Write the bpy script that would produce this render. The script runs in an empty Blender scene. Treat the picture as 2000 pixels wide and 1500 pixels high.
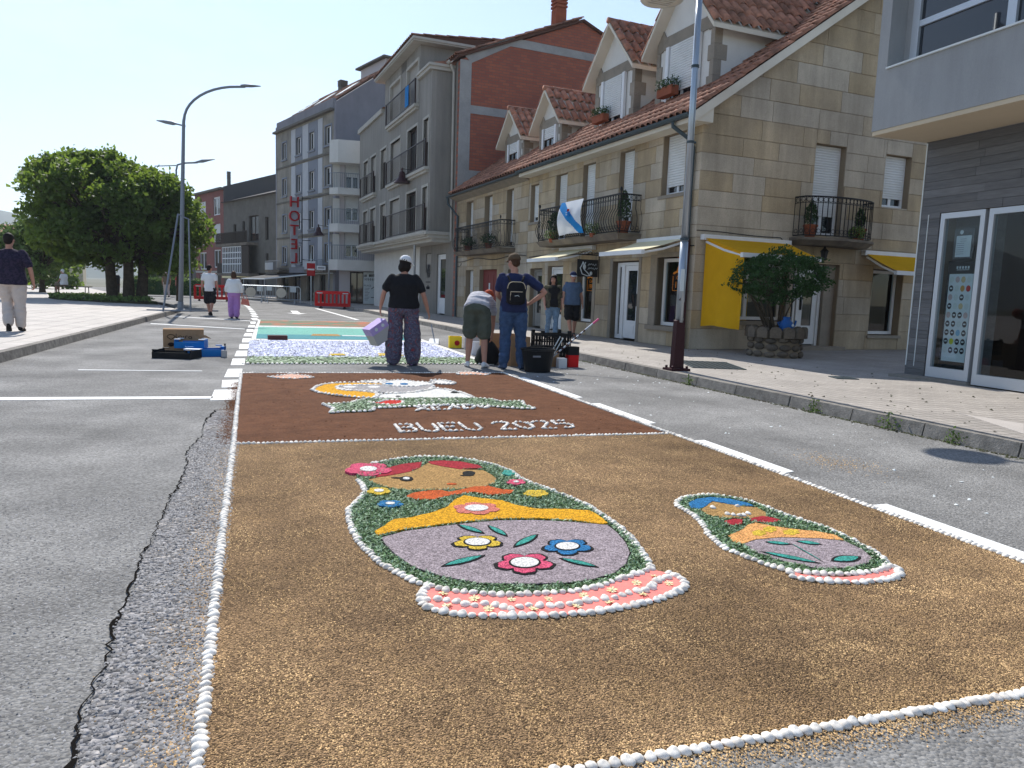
import bpy, bmesh, math, random
import numpy as np
from mathutils import Vector, Matrix, noise
from mathutils.geometry import tessellate_polygon
R = math.radians
sc = bpy.context.scene
COL = sc.collection
random.seed(7); RNG = np.random.default_rng(7)

# ------------------------------------------------------------------ camera
cam_d = bpy.data.cameras.new('camera'); cam = bpy.data.objects.new('camera', cam_d); COL.objects.link(cam)
cam_d.sensor_width = 36.0; cam_d.lens = 26.1; cam_d.clip_start = 0.05; cam_d.clip_end = 6000
_r = Vector((0.9458485, -0.32275534, 0.03463522)); _u = Vector((0.00716142, 0.12742044, 0.99182294)); _f = Vector((0.32452938, 0.93786621, -0.12283182))
cam.matrix_world = Matrix(((_r.x, _u.x, -_f.x, 0), (_r.y, _u.y, -_f.y, 0), (_r.z, _u.z, -_f.z, 1.2), (0, 0, 0, 1)))
sc.camera = cam
# ------------------------------------------------------------------ light
SUN_EL, SUN_AZ = 45.0, 0.7          # azimuth is measured from +Y towards -X
wd = bpy.data.worlds.new('World'); sc.world = wd; wd.use_nodes = True
nt = wd.node_tree; nt.nodes.clear()
out = nt.nodes.new('ShaderNodeOutputWorld'); bg = nt.nodes.new('ShaderNodeBackground')
sky = nt.nodes.new('ShaderNodeTexSky'); sky.sky_type = 'NISHITA'; sky.sun_disc = False
sky.sun_elevation = R(SUN_EL); sky.sun_rotation = R(-SUN_AZ); sky.air_density = 1.0; sky.dust_density = 0.35; sky.ozone_density = 1.6
tc = nt.nodes.new('ShaderNodeTexCoord'); mp = nt.nodes.new('ShaderNodeMapping'); mp.inputs['Scale'].default_value = (1.5, 2.2, 5.0)
cn = nt.nodes.new('ShaderNodeTexNoise'); cn.inputs['Scale'].default_value = 1.6; cn.inputs['Detail'].default_value = 7; cn.inputs['Roughness'].default_value = 0.6
cr = nt.nodes.new('ShaderNodeValToRGB'); cr.color_ramp.elements[0].position = 0.5; cr.color_ramp.elements[1].position = 0.85
cr.color_ramp.elements[1].color = (0.32, 0.32, 0.32, 1)
mx = nt.nodes.new('ShaderNodeMixRGB'); mx.inputs[2].default_value = (8.0, 8.6, 9.2, 1)
L = nt.links.new
L(tc.outputs['Generated'], mp.inputs[0]); L(mp.outputs[0], cn.inputs['Vector']); L(cn.outputs[0], cr.inputs[0])
L(cr.outputs[0], mx.inputs[0]); L(sky.outputs[0], mx.inputs[1]); tint = nt.nodes.new('ShaderNodeMixRGB'); tint.blend_type = 'MULTIPLY'; tint.inputs[0].default_value = 1.0; tint.inputs[2].default_value = (.97, 1.0, 1.05, 1)
L(mx.outputs[0], tint.inputs[1]); L(tint.outputs[0], bg.inputs[0]); L(bg.outputs[0], out.inputs[0])
bg.inputs[1].default_value = 0.108
sun_d = bpy.data.lights.new('sun', 'SUN'); sun = bpy.data.objects.new('sun', sun_d); COL.objects.link(sun)
sun_d.energy = 4.6; sun_d.angle = R(0.5); sun_d.color = (1.0, 0.955, 0.88)
sun.rotation_euler = (R(-(90 - SUN_EL)), 0, R(SUN_AZ))
sc.view_settings.view_transform = 'Standard'; sc.view_settings.look = 'None'
sc.view_settings.exposure = 0.66; sc.view_settings.gamma = 1.0; sc.view_settings.use_curve_mapping = False

# ------------------------------------------------------------------ materials
def nd(t, kind, **kw):
    n = t.nodes.new(kind)
    for k, v in kw.items():
        if k in n.inputs.keys(): n.inputs[k].default_value = v
        else: setattr(n, k, v)
    return n
def c4(c): return (c[0], c[1], c[2], 1) if isinstance(c, (tuple, list)) else (c, c, c, 1)
def M(name, col, rough=0.8, col2=None, scale=6.0, lo=0.35, hi=0.65, fine=0.0, fscale=150.0, bump=0.0, bscale=60.0, bdist=0.01,
      metal=0.0, rand=0.0, spec=0.12, alt=None, streak=0.0, stretch=(1, 1, 1), coord='pos', trans=0.0, trans_col=None, isl=0.0, vor=0.0, big=0.0):
    m = bpy.data.materials.new(name); m.use_nodes = True; t = m.node_tree; b = t.nodes['Principled BSDF']; lk = t.links.new
    b.inputs['Roughness'].default_value = rough; b.inputs['Metallic'].default_value = metal; b.inputs['Specular IOR Level'].default_value = spec
    if coord == 'pos': src = nd(t, 'ShaderNodeNewGeometry').outputs['Position']
    else: src = nd(t, 'ShaderNodeTexCoord').outputs['Object']
    mpn = nd(t, 'ShaderNodeMapping', Scale=stretch); lk(src, mpn.inputs[0]); vec = mpn.outputs[0]
    cur = nd(t, 'ShaderNodeRGB'); cur.outputs[0].default_value = c4(col); cur = cur.outputs[0]
    def mixc(fac, a, bcol, mode='MIX', f=None):
        n = t.nodes.new('ShaderNodeMixRGB'); n.blend_type = mode
        if f is not None: n.inputs[0].default_value = f
        if fac is not None: lk(fac, n.inputs[0])
        lk(a, n.inputs[1])
        if hasattr(bcol, 'links'): lk(bcol, n.inputs[2])
        else: n.inputs[2].default_value = c4(bcol)
        return n.outputs[0]
    def rng(val, a, bb, c, d):
        n = nd(t, 'ShaderNodeMapRange'); lk(val, n.inputs[0])
        for i, x in enumerate((a, bb, c, d)): n.inputs[i + 1].default_value = x
        return n.outputs[0]
    if col2 is not None:
        n1 = nd(t, 'ShaderNodeTexNoise', Scale=scale, Detail=6.0, Roughness=0.62); lk(vec, n1.inputs['Vector'])
        cur = mixc(rng(n1.outputs[0], lo, hi, 0, 1), cur, col2)
    if alt is not None:
        oi = nd(t, 'ShaderNodeObjectInfo'); cur = mixc(rng(oi.outputs['Random'], .35, .75, 0, 1), cur, alt)
    def mul(cur, val, amt):
        n = t.nodes.new('ShaderNodeCombineColor'); r = rng(val, 0, 1, 1 - amt, 1 + amt)
        for i in range(3): lk(r, n.inputs[i])
        return mixc(None, cur, n.outputs[0], 'MULTIPLY', 1.0)
    if big:
        n4 = nd(t, 'ShaderNodeTexNoise', Scale=0.7, Detail=5.0, Roughness=0.6); lk(src, n4.inputs['Vector'])
        cur = mul(cur, rng(n4.outputs[0], .3, .7, 0, 1), big)
    if streak:
        mp2 = nd(t, 'ShaderNodeMapping', Scale=(1, 1, .12)); lk(src, mp2.inputs[0]); n6 = nd(t, 'ShaderNodeTexNoise', Scale=2.6, Detail=6.0, Roughness=.7); lk(mp2.outputs[0], n6.inputs['Vector']); cur = mul(cur, rng(n6.outputs[0], .3, .7, 0, 1), streak)
    if fine:
        n2 = nd(t, 'ShaderNodeTexNoise', Scale=fscale, Detail=3.0, Roughness=0.7); lk(vec, n2.inputs['Vector'])
        cur = mul(cur, rng(n2.outputs[0], .3, .7, 0, 1), fine)
    if vor:
        n3 = nd(t, 'ShaderNodeTexVoronoi', Scale=bscale); lk(vec, n3.inputs['Vector'])
        sp = nd(t, 'ShaderNodeSeparateColor'); lk(n3.outputs['Color'], sp.inputs[0]); cur = mul(cur, sp.outputs[0], vor)
    if rand:
        oi = nd(t, 'ShaderNodeObjectInfo'); cur = mul(cur, oi.outputs['Random'], rand)
    if isl:
        g = nd(t, 'ShaderNodeNewGeometry'); cur = mul(cur, g.outputs['Random Per Island'], isl)
    lk(cur, b.inputs['Base Color'])
    if bump:
        bn = nd(t, 'ShaderNodeBump', Strength=bump, Distance=bdist)
        if vor:
            n5 = nd(t, 'ShaderNodeTexVoronoi', Scale=bscale); lk(vec, n5.inputs['Vector']); lk(n5.outputs['Distance'], bn.inputs['Height']); bn.invert = True
        else:
            n5 = nd(t, 'ShaderNodeTexNoise', Scale=bscale, Detail=4.0, Roughness=0.65); lk(vec, n5.inputs['Vector']); lk(n5.outputs[0], bn.inputs['Height'])
        lk(bn.outputs[0], b.inputs['Normal'])
    if trans:
        tr = nd(t, 'ShaderNodeBsdfTranslucent')
        if trans_col is None: lk(cur, tr.inputs['Color'])
        else: tr.inputs['Color'].default_value = c4(trans_col)
        ms = nd(t, 'ShaderNodeMixShader', Fac=trans); lk(b.outputs[0], ms.inputs[1]); lk(tr.outputs[0], ms.inputs[2])
        lk(ms.outputs[0], t.nodes['Material Output'].inputs[0])
    return m

MT = {}
MT['asphalt'] = M('asphalt', (.235, .23, .222), .88, (.18, .177, .172), 1.3, .35, .65, fine=.26, fscale=55, bump=.55, bscale=85, bdist=.010, vor=.26, big=.28, spec=.06)
MT['asphalt_coarse'] = M('asphalt_coarse', (.21, .205, .21), .85, (.27, .25, .23), 5, .45, .75, fine=.3, fscale=30, bump=1.0, bscale=44, bdist=.022, vor=.45, big=.15)
MT['crack'] = M('crack', (.012, .011, .010), .95, spec=0.0)
MT['ground'] = M('ground', (.16, .15, .13), .9, (.10, .11, .07), .05)
MT['hill'] = M('hill_forest', (.030, .045, .024), .95, (.05, .06, .035), .03, fine=.3, fscale=.2)
MT['road_paint'] = M('road_paint', (.78, .78, .76), .7, (.55, .55, .54), 25, .55, .75, fine=.12, fscale=80, bump=.3, bscale=70)
MT['kerb'] = M('kerb_granite', (.26, .24, .215), .85, (.15, .14, .125), 9, fine=.3, fscale=120, bump=.5, bscale=50, bdist=.012, rand=.12)
MT['plaza'] = M('plaza_slab', (.42, .385, .355), .8, (.36, .33, .305), 1.3, fine=.1, fscale=90, rand=.06, big=.08)
MT['soil'] = M('soil', (.035, .028, .02), .95, (.05, .06, .025), 3, fine=.3)
MT['grain'] = M('dry_grain', (.27, .172, .092), .95, (.15, .095, .052), 2.2, .3, .7, fine=.5, fscale=120, bump=1.0, bscale=170, bdist=.008, vor=.6, big=.3)
MT['grain_chip'] = M('grain_chip', (.53, .362, .185), .9, (.31, .20, .10), 2.4, isl=.74, big=.34, spec=.02)
MT['brown_soil'] = M('brown_dust', (.088, .034, .015), .95, (.135, .056, .026), 5, .35, .7, fine=.3, fscale=60, bump=.8, bscale=28, bdist=.02, big=.12)
def saw(name, c, k=.75, v=.5): return M(name, c, .9, tuple(x * k for x in c), 30, fine=.5, fscale=95, bump=.9, bscale=260, bdist=.006, vor=v, big=.06)
MT['d_purple'] = saw('mauve_sawdust', (.39, .325, .345), .72); MT['d_yellow'] = saw('yellow_sawdust', (.80, .40, .02)); MT['d_gold'] = saw('gold_sawdust', (.72, .50, .06))
MT['d_tan'] = saw('tan_sawdust', (.47, .28, .105)); MT['d_pink'] = saw('pink_sawdust', (.72, .10, .19)); MT['d_red'] = saw('red_sawdust', (.42, .03, .045))
MT['d_orange'] = saw('orange_sawdust', (.62, .12, .03)); MT['d_blue'] = saw('blue_sawdust', (.03, .19, .42)); MT['d_teal'] = saw('teal_sawdust', (.06, .36, .30))
MT['d_white'] = saw('white_sawdust', (.80, .78, .74), .9, .15); MT['d_black'] = saw('black_sawdust', (.02, .02, .02)); MT['d_salmon'] = M('salmon_salt', (.80, .24, .20), .85, (.75, .20, .18), 30, fine=.08, fscale=200, bump=.3, bscale=120)
MT['d_peach'] = saw('peach_sawdust', (.82, .40, .14)); MT['d_rose'] = saw('rose_sawdust', (.70, .22, .17)); MT['d_green'] = M('cut_greenery', (.07, .125, .05), .9, (.04, .075, .03), 30, fine=.4, bump=1, bscale=120)
MT['d_grey'] = saw('grey_sawdust', (.42, .40, .40)); MT['d_blush'] = saw('blush_petals', (.80, .50, .38)); MT['d_bred'] = saw('bright_red_sawdust', (.62, .03, .02))
MT['blade'] = M('cut_leaf', (.10, .185, .075), .6, isl=.65); MT['blade_pale'] = M('cut_leaf_pale', (.29, .40, .26), .6, isl=.6)
MT['shell'] = M('cockle_shell', (.80, .77, .71), .55, (.72, .66, .58), 12, rand=.14, fine=.08, fscale=200)
MT['c_aqua'] = saw('aqua_sawdust', (.20, .48, .40), .9, .15); MT['c_sea'] = saw('sea_blue_sawdust', (.09, .30, .33), .9, .15); MT['c_olive'] = M('red_green_mix', (.12, .17, .11), .9, (.42, .12, .07), 1.4, .48, .6, fine=.3, fscale=60, stretch=(1, 1, 1))
MT['c_lilac'] = M('lilac_petals', (.36, .39, .58), .8, (.13, .15, .38), 9, .45, .7, isl=.3, fine=.4, fscale=25)
MT['petal_chip'] = M('petal_chip', (.62, .64, .72), .8, (.32, .35, .55), 5, isl=.7)
MT['c_green'] = M('green_chips', (.07, .15, .07), .9, (.13, .24, .12), 12, fine=.4, fscale=40)
MT['stone'] = M('ashlar_granite', (.45, .345, .215), .9, (.37, .29, .195), 1.1, .35, .65, fine=.2, fscale=70, bump=.45, bscale=45, bdist=.008, rand=.16, big=.22, streak=.2, alt=(.37, .315, .245))
MT['mortar'] = M('mortar', (.27, .21, .145), .9, fine=.15)
MT['stone_trim'] = M('stone_trim', (.30, .255, .205), .88, (.24, .21, .17), 3, fine=.15, fscale=70, bump=.3, bscale=45, bdist=.006, rand=.1)
MT['white_wall'] = M('white_render', (.66, .64, .60), .85, (.56, .54, .50), 1.2, .4, .8, fine=.05, fscale=60)
MT['cream'] = M('cream_paint', (.66, .60, .50), .8, (.56, .50, .41), 1.5, .4, .8)
MT['white'] = M('white_lacquer', (.74, .74, .74), .35, (.68, .68, .68), 3); MT['shutter'] = M('shutter_slats', (.70, .70, .69), .45, (.62, .62, .60), 2)
MT['tile'] = M('clay_tile', (.40, .19, .125), .8, (.19, .10, .07), 5, .35, .65, fine=.25, fscale=40, rand=.3, isl=.28, bump=.25, bscale=30)
MT['under'] = M('roof_underlay', (.10, .05, .035), .9)
MT['gutter'] = M('grey_gutter', (.06, .08, .09), .5); MT['iron'] = M('black_iron', (.012, .012, .013), .55, spec=.3)
MT['slab'] = M('balcony_slab', (.22, .18, .14), .9, (.13, .11, .09), 2.5, fine=.15)
MT['wood_dark'] = M('dark_wood', (.035, .022, .016), .6); MT['dark'] = M('dark_interior', (.018, .018, .02), .7); MT['red_door'] = M('red_door', (.20, .045, .04), .6)
MT['conc'] = M('concrete', (.36, .35, .335), .9, (.28, .275, .265), 1.5, fine=.1, fscale=40, bump=.2, bscale=20)
MT['grey_render'] = M('grey_render', (.335, .34, .34), .85, (.295, .30, .30), .9, fine=.06, fscale=120, stretch=(1, 1, .35), streak=.10, big=.08)
MT['soffit'] = M('soffit_cream', (.60, .50, .36), .9, (.55, .46, .33), 1)
MT['board'] = M('board_concrete', (.165, .165, .168), .85, (.115, .117, .12), 3, .3, .7, fine=.18, fscale=30, stretch=(1, .15, 3), bump=.3, bscale=25, rand=.14)
MT['alu'] = M('aluminium_frame', (.50, .53, .56), .38, metal=.35)
MT['grey_stone'] = M('grey_granite', (.265, .245, .215), .88, (.22, .205, .185), 1.4, fine=.1, fscale=60, rand=.08, big=.14, streak=.16)
MT['trim_pale'] = M('pale_trim', (.46, .435, .385), .85, (.40, .375, .33), 3)
MT['brown_alu'] = M('brown_aluminium', (.03, .016, .014), .45)
MT['shutter_grey'] = M('beige_shutter', (.40, .37, .33), .6)
MT['hotel_wall'] = M('hotel_render', (.29, .265, .225), .9, (.21, .195, .17), .8, fine=.1, big=.18, streak=.2); MT['panel_pale'] = M('pale_panel', (.46, .47, .49), .85, (.41, .42, .44), 2); MT['panel_grey'] = M('grey_panel', (.22, .235, .27), .85)
MT['blue_grey'] = M('side_wall_render', (.25, .245, .265), .9, (.205, .20, .22), .6, stretch=(1, 1, .3), big=.1)
MT['pink_wall'] = M('lilac_white_render', (.50, .46, .46), .9)
MT['red_wall'] = M('red_wall', (.25, .10, .085), .9, (.21, .09, .08), 1); MT['dark_stone'] = M('dark_stone_wall', (.16, .145, .125), .9, (.125, .115, .10), 1.2); MT['slate'] = M('dark_side_wall', (.09, .085, .085), .9)
MT['orange_brick'] = M('orange_brick', (.33, .10, .05), .9, (.27, .08, .045), 6, fine=.15)
MT['metal'] = M('galvanised_steel', (.42, .46, .50), .33, metal=.7, col2=(.34, .38, .42), scale=8, stretch=(1, 1, .2))
MT['lamp_grey'] = M('lamp_grey', (.19, .215, .25), .45, metal=.2); MT['maroon'] = M('maroon_paint', (.045, .017, .02), .4); MT['lamp_shell'] = M('lamp_shell', (.60, .57, .50), .5)
MT['yellow_cloth'] = M('yellow_canvas', (.86, .47, .015), .8, (.80, .42, .012), 3, trans=.35, bump=.35, bscale=3.0, bdist=.03)
MT['cream_cloth'] = M('cream_canvas', (.84, .78, .54), .8, trans=.3)
MT['dark_cloth'] = M('dark_canvas', (.035, .035, .04), .8)
MT['leaf'] = M('plane_leaf', (.046, .082, .020), .6, (.07, .115, .026), .8, isl=.55, trans=.36, trans_col=(.26, .38, .05), spec=.25); MT['leaf_dark'] = M('shrub_leaf', (.032, .075, .028), .45, isl=.5, trans=.2, trans_col=(.12, .22, .03))
MT['leaf_pot'] = M('pot_plant_leaf', (.045, .085, .03), .55, isl=.5, trans=.2); MT['leaf_light'] = M('light_leaf', (.12, .18, .05), .55, isl=.45, trans=.25)
MT['bark'] = M('plane_bark', (.095, .072, .05), .9, (.05, .04, .03), 6, fine=.25, fscale=30, bump=.5, bscale=15, bdist=.03); MT['terracotta'] = M('terracotta', (.30, .09, .045), .8, (.24, .075, .04), 6)
MT['rubble'] = M('rubble_stone', (.16, .125, .09), .9, (.10, .085, .07), 4, fine=.25, fscale=40, bump=.5, bscale=25, bdist=.015, rand=.25, isl=.25)
MT['skin'] = M('skin', (.46, .235, .165), .6, (.40, .20, .14), 9, spec=.35); MT['hair'] = M('dark_hair', (.012, .008, .007), .7, spec=.15); MT['hair_brown'] = M('brown_hair', (.06, .03, .018), .55)
def cloth(n, c, b=.5, k=.82, s=14): return M(n, c, .9, tuple(x * k for x in c), s, bump=b, bscale=9, bdist=.03, spec=.2)
MT['cl_black'] = cloth('black_cotton', (.013, .013, .016)); MT['cl_navy'] = cloth('navy_cotton', (.022, .030, .085)); MT['cl_jean'] = cloth('blue_denim', (.055, .10, .20), .6, .6); MT['cl_jean2'] = cloth('light_denim', (.14, .22, .32), .6, .7)
MT['cl_grey'] = M('grey_striped_cotton', (.50, .49, .52), .9, (.36, .36, .40), 2.0, .49, .51, stretch=(1, 1, 20), bump=.5, bscale=9, bdist=.03); MT['cl_olive'] = cloth('olive_shorts', (.085, .095, .075)); MT['cl_checked'] = M('checked_shirt', (.055, .05, .035), .9, (.10, .09, .06), 14, .45, .55)
MT['cl_blue'] = cloth('grey_blue_polo', (.085, .13, .21)); MT['cl_white'] = cloth('white_cotton', (.72, .72, .72), .4, .95); MT['cl_beige'] = cloth('beige_cotton', (.58, .50, .45), .5, .9); MT['cl_lilac'] = cloth('lilac_linen', (.40, .20, .48), .4, .9); MT['cl_dark'] = M('dark_checked_shirt', (.020, .018, .035), .9, (.04, .03, .055), 25, .45, .55, bump=.4, bscale=8, bdist=.03)
MT['cl_red'] = cloth('red_cotton', (.42, .04, .03)); MT['cl_khaki'] = cloth('khaki_cotton', (.20, .16, .11)); MT['cl_orange'] = cloth('orange_headscarf', (.40, .07, .03)); MT['cap_khaki'] = cloth('khaki_cap', (.11, .075, .045)); MT['shoe'] = M('dark_shoe', (.02, .018, .018), .6); MT['shoe_white'] = M('white_shoe', (.62, .62, .63), .6); MT['shoe_blue'] = M('blue_shoe', (.06, .09, .16), .7); MT['eye'] = M('dark_eye', (.015, .012, .01), .3); MT['lip'] = M('lip', (.28, .09, .075), .5)
MT['card'] = M('cardboard', (.36, .22, .12), .85, (.30, .18, .10), 8, fine=.06); MT['card_in'] = M('cardboard_inside', (.26, .165, .10), .85); MT['ink'] = M('marker_ink', (.03, .015, .012), .7); MT['blue_plastic'] = M('blue_crate_card', (.01, .14, .42), .5, (.012, .18, .48), 5); MT['black_plastic'] = M('black_plastic', (.012, .013, .015), .45); MT['pale_plastic'] = M('pale_plastic', (.62, .63, .65), .5); MT['lilac_card'] = M('lilac_print_card', (.40, .28, .58), .6, (.46, .36, .62), 9); MT['grey_card'] = M('grey_card', (.42, .40, .39), .8); MT['yellow_card'] = M('yellow_card', (.80, .58, .03), .6)
MT['red_plastic'] = M('red_plastic', (.62, .012, .015), .4, (.55, .010, .012), 3); MT['sign_red'] = M('sign_red', (.40, .015, .02), .5); MT['sign_white'] = M('sign_white', (.74, .74, .74), .5); MT['print_dark'] = M('print_dark', (.03, .03, .035), .6); MT['print_grey'] = M('print_grey', (.22, .22, .24), .6); MT['poster_white'] = M('poster_white', (.62, .66, .66), .5); MT['orange_paint'] = M('orange_window_paint', (.75, .25, .03), .6); MT['flag_white'] = M('flag_white', (.74, .76, .80), .8, trans=.25, bump=.5, bscale=4, bdist=.03); MT['flag_blue'] = M('flag_blue', (.02, .24, .60), .8, trans=.25); MT['teal_can'] = M('blue_enamel', (.02, .10, .32), .4); MT['brick_red'] = M('brown_red_card', (.11, .05, .045), .8); MT['pole_pink'] = M('pink_plastic', (.60, .10, .22), .5)
for k, c in dict(red=(.50, .03, .03), amber=(.50, .27, .06), yel=(.55, .55, .05), sky=(.18, .42, .58), pink=(.50, .36, .34), sand=(.55, .42, .22), pale=(.55, .58, .55)).items(): MT['disc_' + k] = M('disc_' + k, c, .5)

def glass(name, tint, refl_rough=.02, opaque=False, ior=1.5):
    m = bpy.data.materials.new(name); m.use_nodes = True; t = m.node_tree; lk = t.links.new; b = t.nodes['Principled BSDF']
    if opaque:
        b.inputs['Base Color'].default_value = c4(tint); b.inputs['Roughness'].default_value = refl_rough; b.inputs['Specular IOR Level'].default_value = .7
        return m
    tr = nd(t, 'ShaderNodeBsdfTransparent'); tr.inputs[0].default_value = c4(tint); gl = nd(t, 'ShaderNodeBsdfGlossy', Roughness=refl_rough); fr = nd(t, 'ShaderNodeFresnel', IOR=ior); ge = nd(t, 'ShaderNodeNewGeometry'); inv = nd(t, 'ShaderNodeMath', operation='SUBTRACT'); inv.inputs[0].default_value = 1.0; lk(ge.outputs['Backfacing'], inv.inputs[1]); mu = nd(t, 'ShaderNodeMath', operation='MULTIPLY'); lk(fr.outputs[0], mu.inputs[0]); lk(inv.outputs[0], mu.inputs[1])
    ms = nd(t, 'ShaderNodeMixShader'); lk(mu.outputs[0], ms.inputs[0]); lk(tr.outputs[0], ms.inputs[1]); lk(gl.outputs[0], ms.inputs[2]); lk(ms.outputs[0], t.nodes['Material Output'].inputs[0])
    return m
MT['glass'] = glass('window_glass', (.012, .014, .018), .03, True); MT['shop_glass'] = glass('shop_glass', (.80, .86, .88), .01, ior=1.5); MT['shop_pane'] = glass('dark_shop_glass', (.015, .02, .022), .03, True)

def tiles_mat(name, c1, c2, joint, size, rot=0.0):
    m = bpy.data.materials.new(name); m.use_nodes = True; t = m.node_tree; lk = t.links.new; b = t.nodes['Principled BSDF']; b.inputs['Roughness'].default_value = .8
    g = nd(t, 'ShaderNodeNewGeometry'); mpn = nd(t, 'ShaderNodeMapping'); mpn.inputs['Rotation'].default_value = (0, 0, rot); lk(g.outputs['Position'], mpn.inputs[0])
    br = nd(t, 'ShaderNodeTexBrick', offset=0.0, Scale=1.0); br.inputs['Color1'].default_value = c4(c1); br.inputs['Color2'].default_value = c4(c2); br.inputs['Mortar'].default_value = c4(joint)
    br.inputs['Mortar Size'].default_value = size * .06; br.inputs['Brick Width'].default_value = size; br.inputs['Row Height'].default_value = size; lk(mpn.outputs[0], br.inputs['Vector'])
    n1 = nd(t, 'ShaderNodeTexNoise', Scale=1.3, Detail=6.0, Roughness=.65); lk(g.outputs['Position'], n1.inputs['Vector'])
    mr = nd(t, 'ShaderNodeMapRange'); lk(n1.outputs[0], mr.inputs[0])
    for i, x in enumerate((.3, .7, .8, 1.15)): mr.inputs[i + 1].default_value = x
    cc = t.nodes.new('ShaderNodeCombineColor')
    for i in range(3): lk(mr.outputs[0], cc.inputs[i])
    mm = t.nodes.new('ShaderNodeMixRGB'); mm.blend_type = 'MULTIPLY'; mm.inputs[0].default_value = 1; lk(br.outputs['Color'], mm.inputs[1]); lk(cc.outputs[0], mm.inputs[2]); lk(mm.outputs[0], b.inputs['Base Color'])
    bn = nd(t, 'ShaderNodeBump', Strength=.6, Distance=.01); bn.invert = True; lk(br.outputs['Fac'], bn.inputs['Height']); lk(bn.outputs[0], b.inputs['Normal'])
    return m
MT['paving'] = tiles_mat('paving_tiles', (.36, .325, .29), (.31, .28, .25), (.17, .155, .14), .13, R(1.8))
MT['plaza_paving'] = tiles_mat('plaza_paving', (.43, .39, .36), (.39, .36, .33), (.30, .275, .25), .42, R(2))

def brick_mat():
    m = bpy.data.materials.new('red_brick'); m.use_nodes = True; t = m.node_tree; lk = t.links.new; b = t.nodes['Principled BSDF']; b.inputs['Roughness'].default_value = .9
    g = nd(t, 'ShaderNodeTexCoord'); mpn = nd(t, 'ShaderNodeMapping'); mpn.inputs['Rotation'].default_value = (R(90), 0, 0); lk(g.outputs['Object'], mpn.inputs[0])
    br = nd(t, 'ShaderNodeTexBrick', Scale=1.0); br.inputs['Color1'].default_value = (.39, .115, .06, 1); br.inputs['Color2'].default_value = (.29, .085, .052, 1); br.inputs['Mortar'].default_value = (.20, .10, .075, 1)
    br.inputs['Mortar Size'].default_value = .012; br.inputs['Brick Width'].default_value = .30; br.inputs['Row Height'].default_value = .11; lk(mpn.outputs[0], br.inputs['Vector'])
    n1 = nd(t, 'ShaderNodeTexNoise', Scale=.8, Detail=6.0, Roughness=.65); lk(g.outputs['Object'], n1.inputs['Vector'])
    mm = t.nodes.new('ShaderNodeMixRGB'); mm.inputs[2].default_value = (.22, .075, .055, 1)
    mr = nd(t, 'ShaderNodeMapRange'); lk(n1.outputs[0], mr.inputs[0])
    for i, x in enumerate((.45, .75, 0, .7)): mr.inputs[i + 1].default_value = x
    lk(mr.outputs[0], mm.inputs[0]); lk(br.outputs['Color'], mm.inputs[1]); lk(mm.outputs[0], b.inputs['Base Color'])
    bn = nd(t, 'ShaderNodeBump', Strength=.5, Distance=.01); bn.invert = True; lk(br.outputs['Fac'], bn.inputs['Height']); lk(bn.outputs[0], b.inputs['Normal'])
    return m
MT['brick'] = brick_mat()
def pattern_mat():
    m = bpy.data.materials.new('patterned_cotton'); m.use_nodes = True; t = m.node_tree; lk = t.links.new; b = t.nodes['Principled BSDF']; b.inputs['Roughness'].default_value = .9
    g = nd(t, 'ShaderNodeTexCoord'); n = nd(t, 'ShaderNodeTexNoise', Scale=7.0, Detail=3.0, Distortion=2.5); lk(g.outputs['Object'], n.inputs['Vector'])
    cr = nd(t, 'ShaderNodeValToRGB'); e = cr.color_ramp.elements
    e[0].position = .30; e[0].color = (.26, .035, .04, 1); e[1].position = .38; e[1].color = (.055, .05, .085, 1)
    for p, c in ((.47, (.10, .09, .14)), (.50, (.20, .18, .24)), (.52, (.045, .045, .08)), (.60, (.08, .07, .11)), (.64, (.30, .07, .06)), (.70, (.06, .05, .10))):
        x = e.new(p); x.color = c4(c)
    lk(n.outputs[0], cr.inputs[0]); lk(cr.outputs[0], b.inputs['Base Color'])
    n2 = nd(t, 'ShaderNodeTexNoise', Scale=9.0, Detail=3.0); lk(g.outputs['Object'], n2.inputs['Vector']); bn = nd(t, 'ShaderNodeBump', Strength=.6, Distance=.03); lk(n2.outputs[0], bn.inputs['Height']); lk(bn.outputs[0], b.inputs['Normal'])
    return m
MT['cl_pattern'] = pattern_mat()

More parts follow.
